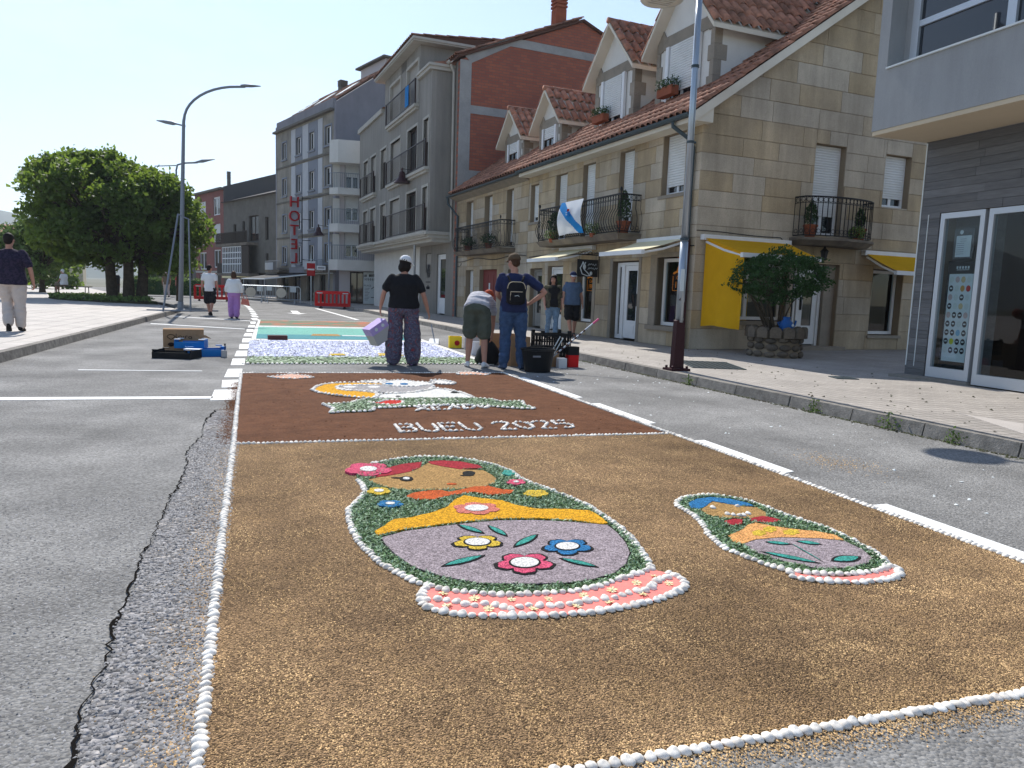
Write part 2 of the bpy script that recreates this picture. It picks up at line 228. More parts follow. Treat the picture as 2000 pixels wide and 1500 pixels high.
# ------------------------------------------------------------------ mesh helpers
class MB:
    def __init__(s): s.v = []; s.f = []
    def add(s, vs, fs):
        o = len(s.v); s.v += [tuple(p) for p in vs]; s.f += [tuple(i + o for i in f) for f in fs]; return s
    def hexa(s, p): return s.add(p, [(0, 3, 2, 1), (4, 5, 6, 7), (0, 1, 5, 4), (1, 2, 6, 5), (2, 3, 7, 6), (3, 0, 4, 7)])
    def box(s, x0, x1, y0, y1, z0, z1): return s.hexa([(x0, y0, z0), (x1, y0, z0), (x1, y1, z0), (x0, y1, z0), (x0, y0, z1), (x1, y0, z1), (x1, y1, z1), (x0, y1, z1)])
    def tb(s, T, a0, a1, d0, d1, z0, z1): return s.hexa([T(a0, d0, z0), T(a1, d0, z0), T(a1, d1, z0), T(a0, d1, z0), T(a0, d0, z1), T(a1, d0, z1), T(a1, d1, z1), T(a0, d1, z1)])
    def prism(s, bot, top):
        n = len(bot); return s.add(list(bot) + list(top), [tuple(range(n - 1, -1, -1)), tuple(range(n, 2 * n))] + [(i, (i + 1) % n, n + (i + 1) % n, n + i) for i in range(n)])
    def loft(s, rings, cap=True):
        n = len(rings[0]); o = len(s.v)
        for r in rings: s.v += [tuple(p) for p in r]
        for k in range(len(rings) - 1):
            a, b = o + k * n, o + (k + 1) * n
            for i in range(n): s.f.append((a + i, a + (i + 1) % n, b + (i + 1) % n, b + i))
        if cap:
            s.f.append(tuple(o + i for i in range(n - 1, -1, -1))); e = o + (len(rings) - 1) * n; s.f.append(tuple(e + i for i in range(n)))
        return s
    def tube(s, path, r, n=8, cap=True):
        P = [Vector(p) for p in path]; rs = r if isinstance(r, (list, tuple)) else [r] * len(P); rings = []; up = None
        for i, p in enumerate(P):
            t = (P[min(i + 1, len(P) - 1)] - P[max(i - 1, 0)]).normalized()
            if up is None: up = Vector((0, 0, 1)) if abs(t.z) < .9 else Vector((0, 1, 0))
            x = up.cross(t).normalized(); y = t.cross(x).normalized(); up = y
            rings.append([p + (x * math.cos(2 * math.pi * k / n) + y * math.sin(2 * math.pi * k / n)) * rs[i] for k in range(n)])
        return s.loft(rings, cap)
    def ell(s, c, r, n=12, m=8, rot=None):
        c = Vector(c); rings = []
        for j in range(m + 1):
            a = -math.pi / 2 + math.pi * (j + .001 if j == 0 else (j - .001 if j == m else j)) / m
            ring = []
            for k in range(n):
                p = Vector((r[0] * math.cos(a) * math.cos(2 * math.pi * k / n), r[1] * math.cos(a) * math.sin(2 * math.pi * k / n), r[2] * math.sin(a)))
                if rot is not None: p = rot @ p
                ring.append(c + p)
            rings.append(ring)
        return s.loft(rings)
    def lathe(s, prof, c=(0, 0, 0), n=16, cap=True):
        return s.loft([[(c[0] + r * math.cos(2 * math.pi * k / n), c[1] + r * math.sin(2 * math.pi * k / n), c[2] + z) for k in range(n)] for r, z in prof], cap)
    def build(s, name, mat, parent=None, loc=None, rz=0, smooth=False, fix=True):
        me = bpy.data.meshes.new(name); me.from_pydata(s.v, [], s.f)
        if fix:
            bm = bmesh.new(); bm.from_mesh(me); bmesh.ops.recalc_face_normals(bm, faces=bm.faces); bm.to_mesh(me); bm.free()
        return link(name, me, mat, parent, loc, rz, smooth)
def link(name, me, mat, parent=None, loc=None, rz=0, smooth=False):
    if mat is not None and len(me.materials) == 0: me.materials.append(MT[mat] if isinstance(mat, str) else mat)
    if smooth: me.polygons.foreach_set('use_smooth', [True] * len(me.polygons))
    o = bpy.data.objects.new(name, me); COL.objects.link(o)
    if parent is not None: o.parent = parent
    if loc is not None: o.location = loc
    o.rotation_euler = (0, 0, rz); return o
def tag(o, label=None, cat=None, group=None, kind=None):
    if label: o['label'] = label
    if cat: o['category'] = cat
    if group: o['group'] = group
    if kind: o['kind'] = kind
    return o
def thing(name, label, cat, loc=(0, 0, 0), rz=0, group=None):
    o = bpy.data.objects.new(name, None); COL.objects.link(o); o.location = loc; o.rotation_euler = (0, 0, rz); o.empty_display_size = .2
    return tag(o, label, cat, group)
def stuff(o): o['kind'] = 'stuff'; return o
def struct(o): o['kind'] = 'structure'; return o
def np_mesh(name, V, F):
    me = bpy.data.meshes.new(name); V = np.asarray(V, np.float32); F = np.asarray(F, np.int32); k = F.shape[1]
    me.vertices.add(len(V)); me.vertices.foreach_set('co', V.ravel()); me.loops.add(F.size); me.loops.foreach_set('vertex_index', F.ravel())
    me.polygons.add(len(F)); me.polygons.foreach_set('loop_start', np.arange(0, F.size, k, dtype=np.int32)); me.polygons.foreach_set('loop_total', np.full(len(F), k, np.int32)); me.update(calc_edges=True); return me
def text_mesh(body, size, ext=.004):
    cu = bpy.data.curves.new('lettering', 'FONT'); cu.body = body; cu.size = size; cu.extrude = ext; cu.align_x = 'CENTER'; cu.align_y = 'CENTER'; cu.resolution_u = 3
    o = bpy.data.objects.new('lettering', cu); COL.objects.link(o); dg = bpy.context.evaluated_depsgraph_get(); me = bpy.data.meshes.new_from_object(o.evaluated_get(dg)); bpy.data.objects.remove(o); me.materials.clear(); return me
def tri_poly(pts):
    return tessellate_polygon([[Vector((p[0], p[1], 0)) for p in pts]])
def sheet(name, pts, z, mat, parent=None, z0=0.0, loc=None):
    """a thin filled shape with side walls, top at z"""
    n = len(pts); V = [(p[0], p[1], z) for p in pts] + [(p[0], p[1], z0) for p in pts]; F = [tuple(t) for t in tri_poly(pts)] + [(i, (i + 1) % n, n + (i + 1) % n, n + i) for i in range(n)]
    b = MB(); b.add(V, F); return b.build(name, mat, parent, loc)
def in_poly(P, poly):
    x, y = P[:, 0], P[:, 1]; ins = np.zeros(len(P), bool); n = len(poly); j = n - 1
    for i in range(n):
        xi, yi = poly[i]; xj, yj = poly[j]; c = ((yi > y) != (yj > y)) & (x < (xj - xi) * (y - yi) / ((yj - yi) or 1e-9) + xi); ins ^= c; j = i
    return ins
def leaf_mesh(name, C, size, mat, parent=None, loc=None, flat=0.0, ratio=.6, rng=None):
    """many small folded leaf faces, one at each centre"""
    rng = rng or RNG; n = len(C); C = np.asarray(C, float); N = rng.normal(size=(n, 3)); N[:, 2] = np.abs(N[:, 2]) + flat; N /= np.linalg.norm(N, axis=1)[:, None]
    A = np.cross(N, rng.normal(size=(n, 3))); A /= np.linalg.norm(A, axis=1)[:, None] + 1e-9; B = np.cross(N, A); s = (size * rng.uniform(.6, 1.3, n))[:, None]
    V = np.stack([C - A * s * .5, C + B * s * ratio * .5 - N * s * .12, C + A * s * .5, C - B * s * ratio * .5 - N * s * .12], 1).reshape(-1, 3)
    F = (np.arange(n)[:, None] * 4 + np.array([[0, 1, 2, 3]])); return link(name, np_mesh(name, V, F), mat, parent, loc)

# ------------------------------------------------------------------ ground, road, pavements
b = MB(); b.add([(-2500, -400, -.03), (2500, -400, -.03), (2500, 3500, -.03), (-2500, 3500, -.03)], [(0, 1, 2, 3)]); struct(b.build('ground', 'ground', fix=False))
b = MB(); b.add([(-60, -12, 0), (40, -12, 0), (40, 110, 0), (-60, 110, 0)], [(0, 1, 2, 3)]); road = struct(b.build('road', 'asphalt', fix=False))
# worn coarse strip right of the crack, and the crack itself
crack = [(-0.436, 1.827), (-0.437, 1.923), (-0.441, 2.008), (-0.463, 2.194), (-0.462, 2.347), (-0.459, 2.488), (-0.474, 2.835), (-0.468, 3.018), (-0.472, 3.259), (-0.485, 3.476), (-0.465, 3.715), (-0.465, 3.912), (-0.466, 4.375), (-0.438, 4.704), (-0.431, 4.956), (-0.467, 5.560), (-0.449, 5.857), (-0.412, 6.206), (-0.423, 6.907), (-0.357, 7.459)]
crack = [crack[0]] + crack
cp = []
for i in range(len(crack) - 1):
    (x0, y0), (x1, y1) = crack[i], crack[i + 1]; n = max(1, int(math.hypot(x1 - x0, y1 - y0) / .035))
    for k in range(n): cp.append((x0 + (x1 - x0) * k / n + random.uniform(-.013, .013), y0 + (y1 - y0) * k / n))
cl, cw = [], []
for i, (x, y) in enumerate(cp):
    w = max(.0005, .005 * noise.noise((i * .11, 1.3, 0)) + .004) + (.007 if random.random() < .10 else 0)
    cl.append((x - w, y)); cw.append((x + w, y))
b = MB(); n = len(cl); b.add([(p[0], p[1], .0075) for p in cl] + [(p[0], p[1], .0075) for p in cw], [(i, n + i, n + i + 1, i + 1) for i in range(n - 1)]); b.build('crack', 'crack', road, fix=False)
ws = [(x + .012, y) for x, y in cp[::4]]
wr = [(-.10 - .03 * noise.noise((y * 3, 0, 0)), y) for x, y in ws]; n = len(ws)
b = MB(); b.add([(p[0], p[1], .004) for p in ws] + [(max(q[0], p[0] + .01), q[1], .004) for p, q in zip(ws, wr)], [(i, n + i, n + i + 1, i + 1) for i in range(n - 1)]); b.build('worn_asphalt', 'asphalt_coarse', road, fix=False)
# loose aggregate standing proud of the worn strip and of the road close by
def chips(name, n, region, smin, smax, mat, parent, zc=0.004, rng=None):
    rng = rng or RNG; P = region(n); n = len(P); s = rng.uniform(smin, smax, n); a = rng.uniform(0, 6.28, n); V = np.zeros((n, 5, 3))
    for k in range(4):
        r = s * rng.uniform(.6, 1.2, n); V[:, k, 0] = P[:, 0] + r * np.cos(a + k * 1.57); V[:, k, 1] = P[:, 1] + r * np.sin(a + k * 1.57); V[:, k, 2] = zc - .001 + s * rng.uniform(0, .35, n)
    V[:, 4, 0] = P[:, 0] + s * rng.uniform(-.4, .4, n); V[:, 4, 1] = P[:, 1] + s * rng.uniform(-.4, .4, n); V[:, 4, 2] = zc + s * rng.uniform(.35, .95, n)
    F = np.arange(n)[:, None, None] * 5 + np.array([[0, 1, 4], [1, 2, 4], [2, 3, 4], [3, 0, 4]])[None]
    return stuff(link(name, np_mesh(name, V.reshape(-1, 3), F.reshape(-1, 3)), mat, parent))
def reg_worn(n):
    y = np.array([p[1] for p in cp[::4]]); o = np.argsort(y); xs = np.interp(Y := RNG.uniform(1.6, 6.0, n) ** 1.0, y[o], np.array([p[0] for p in cp[::4]])[o]); return np.stack([xs + (-.13 - xs) * RNG.uniform(0, 1, n), Y], 1)
MT['chip'] = M('aggregate_chip', (.22, .217, .22), .75, isl=.5)
chips('aggregate', 11000, reg_worn, .003, .0095, 'chip', road)
chips('road_grit', 16000, lambda n: np.stack([RNG.uniform(-1.9, -.35, n), 1.5 + 3.0 * RNG.uniform(0, 1, n) ** 1.6], 1), .0025, .0065, 'chip', road, .0)
chips('spilt_grain', 7000, lambda n: np.stack([-.17 - np.abs(RNG.normal(0, .07, n)), 1.5 + RNG.uniform(0, 1, n) ** 1.5 * 4.2], 1), .002, .0045, 'grain_chip', road, .004)
chips('spilt_dust', 4000, lambda n: np.stack([-.20 - np.abs(RNG.normal(0, .05, n)), RNG.uniform(5.8, 9.5, n)], 1), .003, .008, 'brown_soil', road, .003)
chips('spilt_grain_front', 5000, lambda n: np.stack([(X := RNG.uniform(.5, 2.6, n)), 1.60 - .03 * X - np.abs(RNG.normal(0, .05, n))], 1), .002, .0045, 'grain_chip', road, .004)
chips('spilt_patch', 600, lambda n: np.stack([RNG.normal(4.17, .13, n), RNG.normal(4.43, .18, n)], 1), .003, .006, 'grain_chip', road, .0)
# painted markings (children of the road)
def paint(name, poly, z=.004): return sheet(name, poly, z, 'road_paint', road, .0005)
for y0, y1, w in ((8.05, 8.85, .42), (9.03, 9.75, .36), (10.02, 11.0, .34), (11.5, 12.5, .34), (12.9, 13.95, .32), (14.35, 15.5, .32), (15.95, 17.1, .30), (17.8, 18.9, .30), (19.5, 20.6, .30), (21.4, 22.6, .28), (23.4, 24.6, .28)):
    x1 = -.19 + .012 * (y0 - 8); w *= .55; x1 -= .03; paint('painted_dash', [(x1 - w + random.uniform(-.02, .02), y0), (x1, y0 + .02), (x1, y1), (x1 - w, y1 - random.uniform(0, .05))])
paint('parking_line', [(-8, 8.46), (-.44, 8.17), (-.44, 8.32), (-8, 8.72)])
paint('parking_line', [(-2.75, 22.35), (-.30, 20.5), (-.30, 20.68), (-2.75, 22.6)])
paint('parking_line', [(-2.2, 10.86), (-.7, 10.72), (-.7, 10.76), (-2.2, 10.92)])
paint('parking_line', [(-2.6, 27.0), (-.2, 25.0), (-.2, 25.2), (-2.6, 27.25)])
for y0, y1 in ((1.6, 3.40), (4.20, 5.36), (6.15, 7.42), (7.85, 9.9), (12.0, 13.4), (14.5, 16)):
    paint('painted_edge_dash', [(3.49, y0), (3.61, y0 + .03), (3.61, y1), (3.49, y1)])
for k in range(9):
    y0 = 25.6 + k * 2.3; x0 = .0 - .0035 * (y0 - 25) ** 1.75; paint('far_lane_dash', [(x0 - .1, y0), (x0 + .1, y0), (x0 + .0, y0 + 1.4), (x0 - .2, y0 + 1.4)])
paint('lane_arrow', [(1.6, 31.5), (2.0, 32.6), (1.75, 32.6), (1.75, 35.5), (1.45, 35.5), (1.45, 32.6), (1.2, 32.6)])
paint('far_line', [(3.4, 27.5), (3.55, 27.5), (3.0, 40), (2.85, 40)])
# right pavement with kerb stones
kx = lambda y: 6.02 - .0325 * y
PZ = .12
rp = [(kx(-9) + .16, -9), (kx(23) + .16, 23), (kx(34) + .16, 34), (4.55, 42), (3.2, 50), (1.2, 60), (-2, 74), (-2, 100), (36, 100), (36, -9)]
pav = struct(sheet('right_pavement', rp, PZ, 'paving'))
y = -6.0; kerb = struct(thing('right_kerb', 'row of worn granite kerb stones along the right pavement', None))
del kerb['label']
while y < 36:
    l = random.uniform(.85, 1.1); g = .008; j = random.uniform(-.004, .004); x0, x1 = kx(y + g), kx(y + l - g); zt = PZ + .004 + random.uniform(-.004, .004)
    b = MB(); b.prism([(x0 + j, y + g, -.02), (x0 + .17, y + g, -.02), (x1 + .17, y + l - g, -.02), (x1 + j, y + l - g, -.02)], [(x0 + j + .03, y + g, zt), (x0 + .17, y + g, zt), (x1 + .17, y + l - g, zt), (x1 + j + .03, y + l - g, zt)]); b.build('kerb_stone', 'kerb', kerb); y += l
paint_p = sheet('pale_paving_band', [(6.808, 5.631), (6.924, 5.024), (6.353, 4.598), (6.787, 5.508)], PZ + .004, 'plaza', pav, PZ + .0005)
for name, lx, ly, sx, sy in (('drain_grate', 7.05, 10.45, .42, .62), ('access_cover', 8.1, 8.62, .16, .16)):
    t = thing(name, 'square iron drain grate set in the pavement beside the maroon lamp base' if sx > .3 else 'small round-edged iron cover set in the pavement before the grey corner building', 'grate', (lx, ly, PZ), R(-20))
    b = MB(); b.box(-sx, sx, -sy, sy, .001, .003); b.build('recess', 'dark', t)
    b = MB()
    for (x0, x1, y0, y1) in ((-sx, sx, -sy, -sy + .03), (-sx, sx, sy - .03, sy), (-sx, -sx + .03, -sy + .03, sy - .03), (sx - .03, sx, -sy + .03, sy - .03)): b.box(x0, x1, y0, y1, .0032, .012)
    b.build('frame', 'gutter', t); b = MB(); k = 9 if sx > .3 else 4
    for i in range(1, k):
        x = -sx + 2 * sx * i / k; b.box(x - .014, x + .014, -sy + .03, sy - .03, .0032, .010)
    for i in range(1, k):
        yy = -sy + 2 * sy * i / k; b.box(-sx + .03, sx - .03, yy - .014, yy + .014, .0105, .012)
    stuff(b.build('bars', 'gutter', t))
deb = struct(thing('pavement_debris', None, None)); chips('dry_leaf_bits', 150, lambda n: np.stack([RNG.uniform(6.0, 9.2, n), RNG.uniform(3.5, 14, n)], 1), .008, .026, 'soil', deb, PZ)
chips('road_debris', 130, lambda n: np.stack([RNG.uniform(3.8, 5.9, n), RNG.uniform(2.5, 14, n)], 1), .005, .018, 'poster_white', road, .0)
chips('gutter_grit', 2600, lambda n: np.stack([kx(Y := RNG.uniform(2.5, 16, n)) - np.abs(RNG.normal(0, .035, n)) - .004, Y], 1), .005, .016, 'soil', road, .0)
# left plaza: kerb, paving, soil bed
lx = lambda y: -3.30 + .030 * (y - 11.7)
def zp(x): return .13 + .10 * min(1, max(0, (-3.4 - x) / 2.5))
V, F = [], []
ys = [-9, 0, 6, 11.7, 18, 23.6, 28, 31, 36, 44, 56, 80]; xs = [0, -.6, -1.4, -2.6, -5, -12, -30, -70]
edge = lambda y: lx(y) - .16 if y < 29 else (-2.95 - .0 * (y - 29) if y < 31 else -2.95 - .25 * (y - 31))
for y in ys:
    for k in xs: x = edge(y) + k; V.append((x, y, zp(x)))
for i in range(len(ys) - 1):
    for j in range(len(xs) - 1): a = i * len(xs) + j; F.append((a, a + 1, a + len(xs) + 1, a + len(xs)))
b = MB(); b.add(V, F); plaza = struct(b.build('left_plaza', 'plaza_paving', fix=False)); 
if plaza.data.polygons[0].normal.z < 0: plaza.data.flip_normals()
lk_ = struct(thing('left_kerb', None, None)); y = -7.0
while y < 29:
    l = random.uniform(1.0, 1.25); x0, x1 = lx(y), lx(y + l - .012); zt = .132 + random.uniform(-.003, .004)
    b = MB(); b.prism([(x0, y, -.02), (x0 - .18, y, -.02), (x1 - .18, y + l - .012, -.02), (x1, y + l - .012, -.02)], [(x0 - .035, y, zt), (x0 - .18, y, zt), (x1 - .18, y + l - .012, zt), (x1 - .035, y + l - .012, zt)]); b.build('kerb_stone', 'kerb', lk_); y += l
kc = [(-2.85, 29), (-2.75, 31), (-2.9, 33.2), (-3.5, 36), (-4.9, 42), (-6.5, 48), (-9, 58)]
for (ax, ay), (bx, by) in zip(kc[:-1], kc[1:]):
    b = MB(); b.prism([(ax, ay, -.02), (ax - .2, ay, -.02), (bx - .2, by, -.02), (bx, by, -.02)], [(ax, ay, .13), (ax - .2, ay, .13), (bx - .2, by, .13), (bx, by, .13)]); b.build('kerb_stone', 'kerb', lk_)
bed = [(-5.4 + 3.6 * math.cos(a) * (1 + .05 * math.sin(3 * a)), 39.5 + 5.5 * math.sin(a)) for a in [2 * math.pi * k / 28 for k in range(28)]]
bed = [(min(x, -3.6 - .22 * max(0, y - 33)), y) for x, y in bed]
struct(sheet('tree_bed', bed, .27, 'soil', None, .1))
# wooded hill far to the left
V, F = [], []; nx, ny = 46, 12
for j in range(ny):
    for i in range(nx):
        x = -2300 + 2600 * i / (nx - 1); y = 1500 + 700 * j / (ny - 1); t = j / (ny - 1); prof = 95 + 150 * max(0, min(1, (-x - 200) / 900)) ** 1.1
        V.append((x, y, -2 + (prof + 18 * noise.noise((x * .004, y * .004, 0)) + 10 * noise.noise((x * .02, y * .02, 3))) * math.sin(math.pi * min(1, t * 1.05) * .5)))
for j in range(ny - 1):
    for i in range(nx - 1): a = j * nx + i; F.append((a, a + 1, a + nx + 1, a + nx))
b = MB(); b.add(V, F); struct(b.build('hill', 'hill', fix=False, smooth=True))

# ------------------------------------------------------------------ flower carpets
bm_ = MB(); prof = [(.0170, .0), (.0160, .0045), (.0118, .0098), (.0060, .0128), (.0028, .0135)]
rings = []
for r, z in prof:
    ring = []
    for k in range(14):
        a = 2 * math.pi * k / 14; rr = r * (1 + .05 * (1 if k % 2 else -1)); ring.append((rr * 1.22 * math.cos(a), rr * math.sin(a) * (1 - .08 * math.cos(a)), z + .0025 * math.cos(a) * (z / .0136)))
    rings.append(ring)
bm_.loft(rings); _t = bm_.build('shell', 'shell', smooth=True); SHELL = _t.data; bpy.data.objects.remove(_t)
SHELL_N = [0]
def shells_along(parent, pts, step=.033, z=.008, size=1.0, closed=False, across=True, lim=290, tall=1.0):
    """cockle shells laid one after the other along a line"""
    if closed: pts = list(pts) + [pts[0]]
    P = [Vector((p[0], p[1], 0)) for p in pts]; d = 0.0; nxt = 0.0; cnt = 0; rest = []
    for a, c in zip(P[:-1], P[1:]):
        l = (c - a).length
        if l < 1e-6: continue
        while nxt <= d + l:
            p = a.lerp(c, (nxt - d) / l); ang = math.atan2(c.y - a.y, c.x - a.x) + (math.pi / 2 if across else 0) + random.uniform(-.45, .45) + (math.pi if random.random() < .5 else 0); s = size * random.uniform(.84, 1.16)
            Mx = Matrix.Translation((p.x + random.uniform(-.003, .003), p.y + random.uniform(-.003, .003), z)) @ Matrix.Rotation(ang, 4, 'Z') @ Matrix.Rotation(random.uniform(-.15, .15), 4, 'X') @ Matrix.Diagonal((s, s, s * tall * random.uniform(.9, 1.15), 1))
            if cnt < lim:
                o = bpy.data.objects.new('shell', SHELL); COL.objects.link(o); o.parent = parent; o.matrix_local = Mx; cnt += 1
            else: rest.append(Mx)
            nxt += step * random.uniform(.94, 1.07)
        d += l
    if rest:
        bb = MB()
        for m in rest: bb.add([m @ v.co for v in SHELL.vertices], [tuple(f.vertices) for f in SHELL.polygons])
        stuff(bb.build('small_shells', 'shell', parent, smooth=True, fix=False))
XL, XR = -.17, 3.45
sepL, sepR = (-.17, 5.80), (3.42, 5.66)
front = [(-.13, 1.63), (.85, 1.585), (1.5, 1.565), (2.26, 1.545), (3.45, 1.53)]
grain_poly = [(XL + .03, 1.64)] + front[1:] + [(XR, 5.66), (XL, 5.80)]
gc = thing('grain_carpet', 'golden brown dry grain carpet laid on the road, carrying the two nesting dolls', 'street carpet')
# relief: a fine undulating sheet
def relief(name, x0, x1, y0f, y1f, nx, ny, z, amp, mat, parent, fr=6):
    V = []; F = []
    for j in range(ny + 1):
        for i in range(nx + 1):
            x = x0 + (x1 - x0) * i / nx; ya, yb = y0f(x), y1f(x); y = ya + (yb - ya) * j / ny; e = min(i, nx - i, j, ny - j)
            h = z + amp * noise.noise((x * fr, y * fr, 2)) + amp * .7 * noise.noise((x * fr * 3.1, y * fr * 3.1, 5)); V.append((x, y, h if e > 0 else .001))
    for j in range(ny):
        for i in range(nx): a = j * (nx + 1) + i; F.append((a, a + 1, a + nx + 2, a + nx + 1))
    bb = MB(); bb.add(V, F); return bb.build(name, mat, parent, fix=False, smooth=True)
fy = lambda x: 1.63 - .03 * x; sy = lambda x: 5.795 - .038 * (x + .17)
relief('grain_bed', XL, XR, fy, sy, 150, 170, .0060, .0012, 'grain', gc)
def reg_grain(n):
    y = 1.5 + 4.35 * RNG.uniform(0, 1, n) ** 1.75; x = RNG.uniform(XL, XR, n); k = (y > fy(x)) & (y < sy(x)); return np.stack([x, y], 1)[k]
GRAIN_KEEP = []
brown = thing('brown_carpet', 'dark brown dust carpet with a cow picture behind the golden grain carpet', 'street carpet')
relief('dust_bed', -.18, 3.44, lambda x: sy(x) + .01, lambda x: 10.42 - .01 * x, 90, 130, .012, .004, 'brown_soil', brown, 4)
chips('dust_crumbs', 1600, lambda n: np.stack([RNG.uniform(-.1, 3.4, n), RNG.uniform(5.85, 10.3, n)], 1), .004, .012, 'brown_soil', brown, .011)
# shell borders: each line of shells is one thing
for nm, lab, pts, st in (('shell_border', 'long line of white shells along the left edge of the grain and brown carpets', [(-.145, 1.45), (-.155, 2.6), (-.165, 4), (-.17, 5.8), (-.19, 8), (-.20, 10.45)], .0325),
                         ('shell_border', 'line of white shells across the front edge of the grain carpet', front, .032),
                         ('shell_border', 'line of white shells along the right edge of the carpets beside the dashes', [(3.46, 1.5), (3.45, 3.4), (3.47, 5.6), (3.46, 7.8), (3.46, 10.40)], .0325),
                         ('shell_border', 'line of white shells dividing the golden carpet from the brown one', [sepL, sepR], .034),
                         ('shell_border', 'line of white shells along the far edge of the brown carpet, by the standing feet', [(-.2, 10.45), (3.46, 10.38)], .036)):
    t = thing(nm, lab, 'shell border', group='shell lines edging the carpets'); shells_along(t, pts, st, z=.004, size=1.02 if nm else 1)
# --- nesting dolls
def rough_(pts, r): a = min(.005, r * .07); return [(x + a * noise.noise((x * 55, y * 55, 0)), y + a * noise.noise((x * 55, y * 55, 7))) for x, y in pts]
def flower(parent, name, c, ex, ey, mat, z, petals=5, outline=None, centre='d_white', cr=.42, depth=.28, n=60, rot=.3):
    c = Vector(c); ex = Vector(ex); ey = Vector(ey)
    def shape(k): return rough_([tuple(c + (ex * math.cos(a) + ey * math.sin(a)) * k * (1 - depth + depth * abs(math.cos(petals * .5 * (a + rot))) ** .6 + .02 * math.sin(17 * a + c.x * 9))) for a in [2 * math.pi * i / n for i in range(n)]], ex.length)
    if outline: sheet(name + '_outline', shape(1.0), z - .002, outline, parent); sheet(name, shape(.88), z, mat, parent)
    else: sheet(name, shape(1.0), z, mat, parent)
    if centre:
        if outline: sheet(name + '_rim', [tuple(c + (ex * math.cos(a) + ey * math.sin(a)) * (cr + .07)) for a in [2 * math.pi * i / 30 for i in range(30)]], z + .0015, outline, parent)
        sheet(name + '_centre', [tuple(c + (ex * math.cos(a) + ey * math.sin(a)) * cr) for a in [2 * math.pi * i / 30 for i in range(30)]], z + .003, centre, parent)
def leafshape(parent, a, c, wd, z, mat='d_teal', outline='d_black', name='leaf'):
    a = Vector(a); c = Vector(c); d = c - a; nrm = Vector((-d.y, d.x)).normalized()
    def sh(k, e): return [tuple(a.lerp(c, .5 + (t - .5) * e) + nrm * wd * k * math.sin(math.pi * t) ** .8) for t in [i / 12 for i in range(13)]] + [tuple(a.lerp(c, .5 + (t - .5) * e) - nrm * wd * k * math.sin(math.pi * t) ** .8) for t in [i / 12 for i in range(11, 0, -1)]]
    sheet(name + '_outline', sh(1.35, 1.12), z - .002, outline, parent); sheet(name, sh(.9, .9), z, mat, parent)
def rough(pts, amp=.006, step=.03):
    """resample an outline and give it the ragged edge of strewn material"""
    o = []; n = len(pts)
    for i in range(n):
        a = Vector(pts[i]); c = Vector(pts[(i + 1) % n]); k = max(1, int((c - a).length / step))
        for j in range(k): p = a.lerp(c, j / k); o.append((p.x + amp * noise.noise((p.x * 40, p.y * 40, 0)), p.y + amp * noise.noise((p.x * 40, p.y * 40, 7))))
    return o
def blades(name, poly, holes, n, ln, mat, parent, z):
    P = np.asarray(poly); lo, hi = P.min(0), P.max(0); Q = RNG.uniform(lo, hi, (n, 2)); k = in_poly(Q, poly)
    for h in holes: k &= ~in_poly(Q, h)
    Q = Q[k]; n = len(Q); a = RNG.uniform(0, 6.28, n); l = ln * RNG.uniform(.5, 1.3, n); w = l * .16; D = np.stack([np.cos(a), np.sin(a)], 1); Nn = np.stack([-D[:, 1], D[:, 0]], 1)
    h0 = z + RNG.uniform(0, .006, n); h1 = z + RNG.uniform(.002, .018, n)
    V = np.zeros((n, 4, 3)); V[:, 0, :2] = Q - D * l[:, None] * .5; V[:, 1, :2] = Q + Nn * w[:, None]; V[:, 2, :2] = Q + D * l[:, None] * .5; V[:, 3, :2] = Q - Nn * w[:, None]
    V[:, 0, 2] = h0; V[:, 1, 2] = (h0 + h1) / 2 + .002; V[:, 2, 2] = h1; V[:, 3, 2] = (h0 + h1) / 2
    return stuff(link(name, np_mesh(name, V.reshape(-1, 3), np.arange(n)[:, None] * 4 + np.array([[0, 1, 2, 3]])), mat, parent))

big = thing('nesting_doll_picture', 'large nesting doll picture of coloured sawdust with a pink base, edged with shells', 'carpet picture')
s1 = [(0.642, 2.830), (0.611, 2.868), (0.571, 2.950), (0.532, 3.047), (0.496, 3.124), (0.472, 3.275), (0.447, 3.412), (0.440, 3.612), (0.443, 3.801), (0.465, 3.950), (0.508, 4.050), (0.553, 4.156), (0.597, 4.289), (0.601, 4.440), (0.587, 4.557), (0.591, 4.677), (0.649, 4.845), (0.740, 4.964), (0.829, 5.033), (0.972, 5.095), (1.139, 5.113), (1.295, 5.067), (1.432, 4.952), (1.530, 4.817), (1.600, 4.610), (1.595, 4.406), (1.631, 4.255), (1.690, 4.085), (1.742, 3.884), (1.779, 3.701), (1.777, 3.504), (1.773, 3.340), (1.753, 3.177), (1.713, 3.006), (1.674, 2.863), (1.634, 2.766)]
s1b = [(1.634, 2.766), (1.553, 2.730), (1.443, 2.692), (1.321, 2.640), (1.202, 2.620), (1.083, 2.631), (0.937, 2.649), (0.847, 2.685), (0.758, 2.732), (0.690, 2.769), (0.642, 2.830)]
green_poly = s1 + s1b[1:-1]
face = [(0.650, 4.545), (0.684, 4.423), (0.748, 4.322), (0.850, 4.258), (0.993, 4.228), (1.153, 4.217), (1.271, 4.215), (1.396, 4.302), (1.443, 4.412), (1.443, 4.536), (1.424, 4.644), (1.281, 4.698), (1.175, 4.799), (1.140, 4.872), (1.111, 4.923), (1.032, 4.799), (0.962, 4.706), (0.866, 4.658), (0.762, 4.619)]
hairl = [(0.758, 4.669), (0.835, 4.836), (0.938, 4.910), (1.076, 4.947), (1.032, 4.799), (0.948, 4.699), (0.851, 4.641), (0.759, 4.600), (0.674, 4.588)]
hairr = [(1.111, 4.952), (1.214, 4.962), (1.337, 4.910), (1.436, 4.778), (1.439, 4.695), (1.280, 4.693), (1.175, 4.799), (1.121, 4.876)]
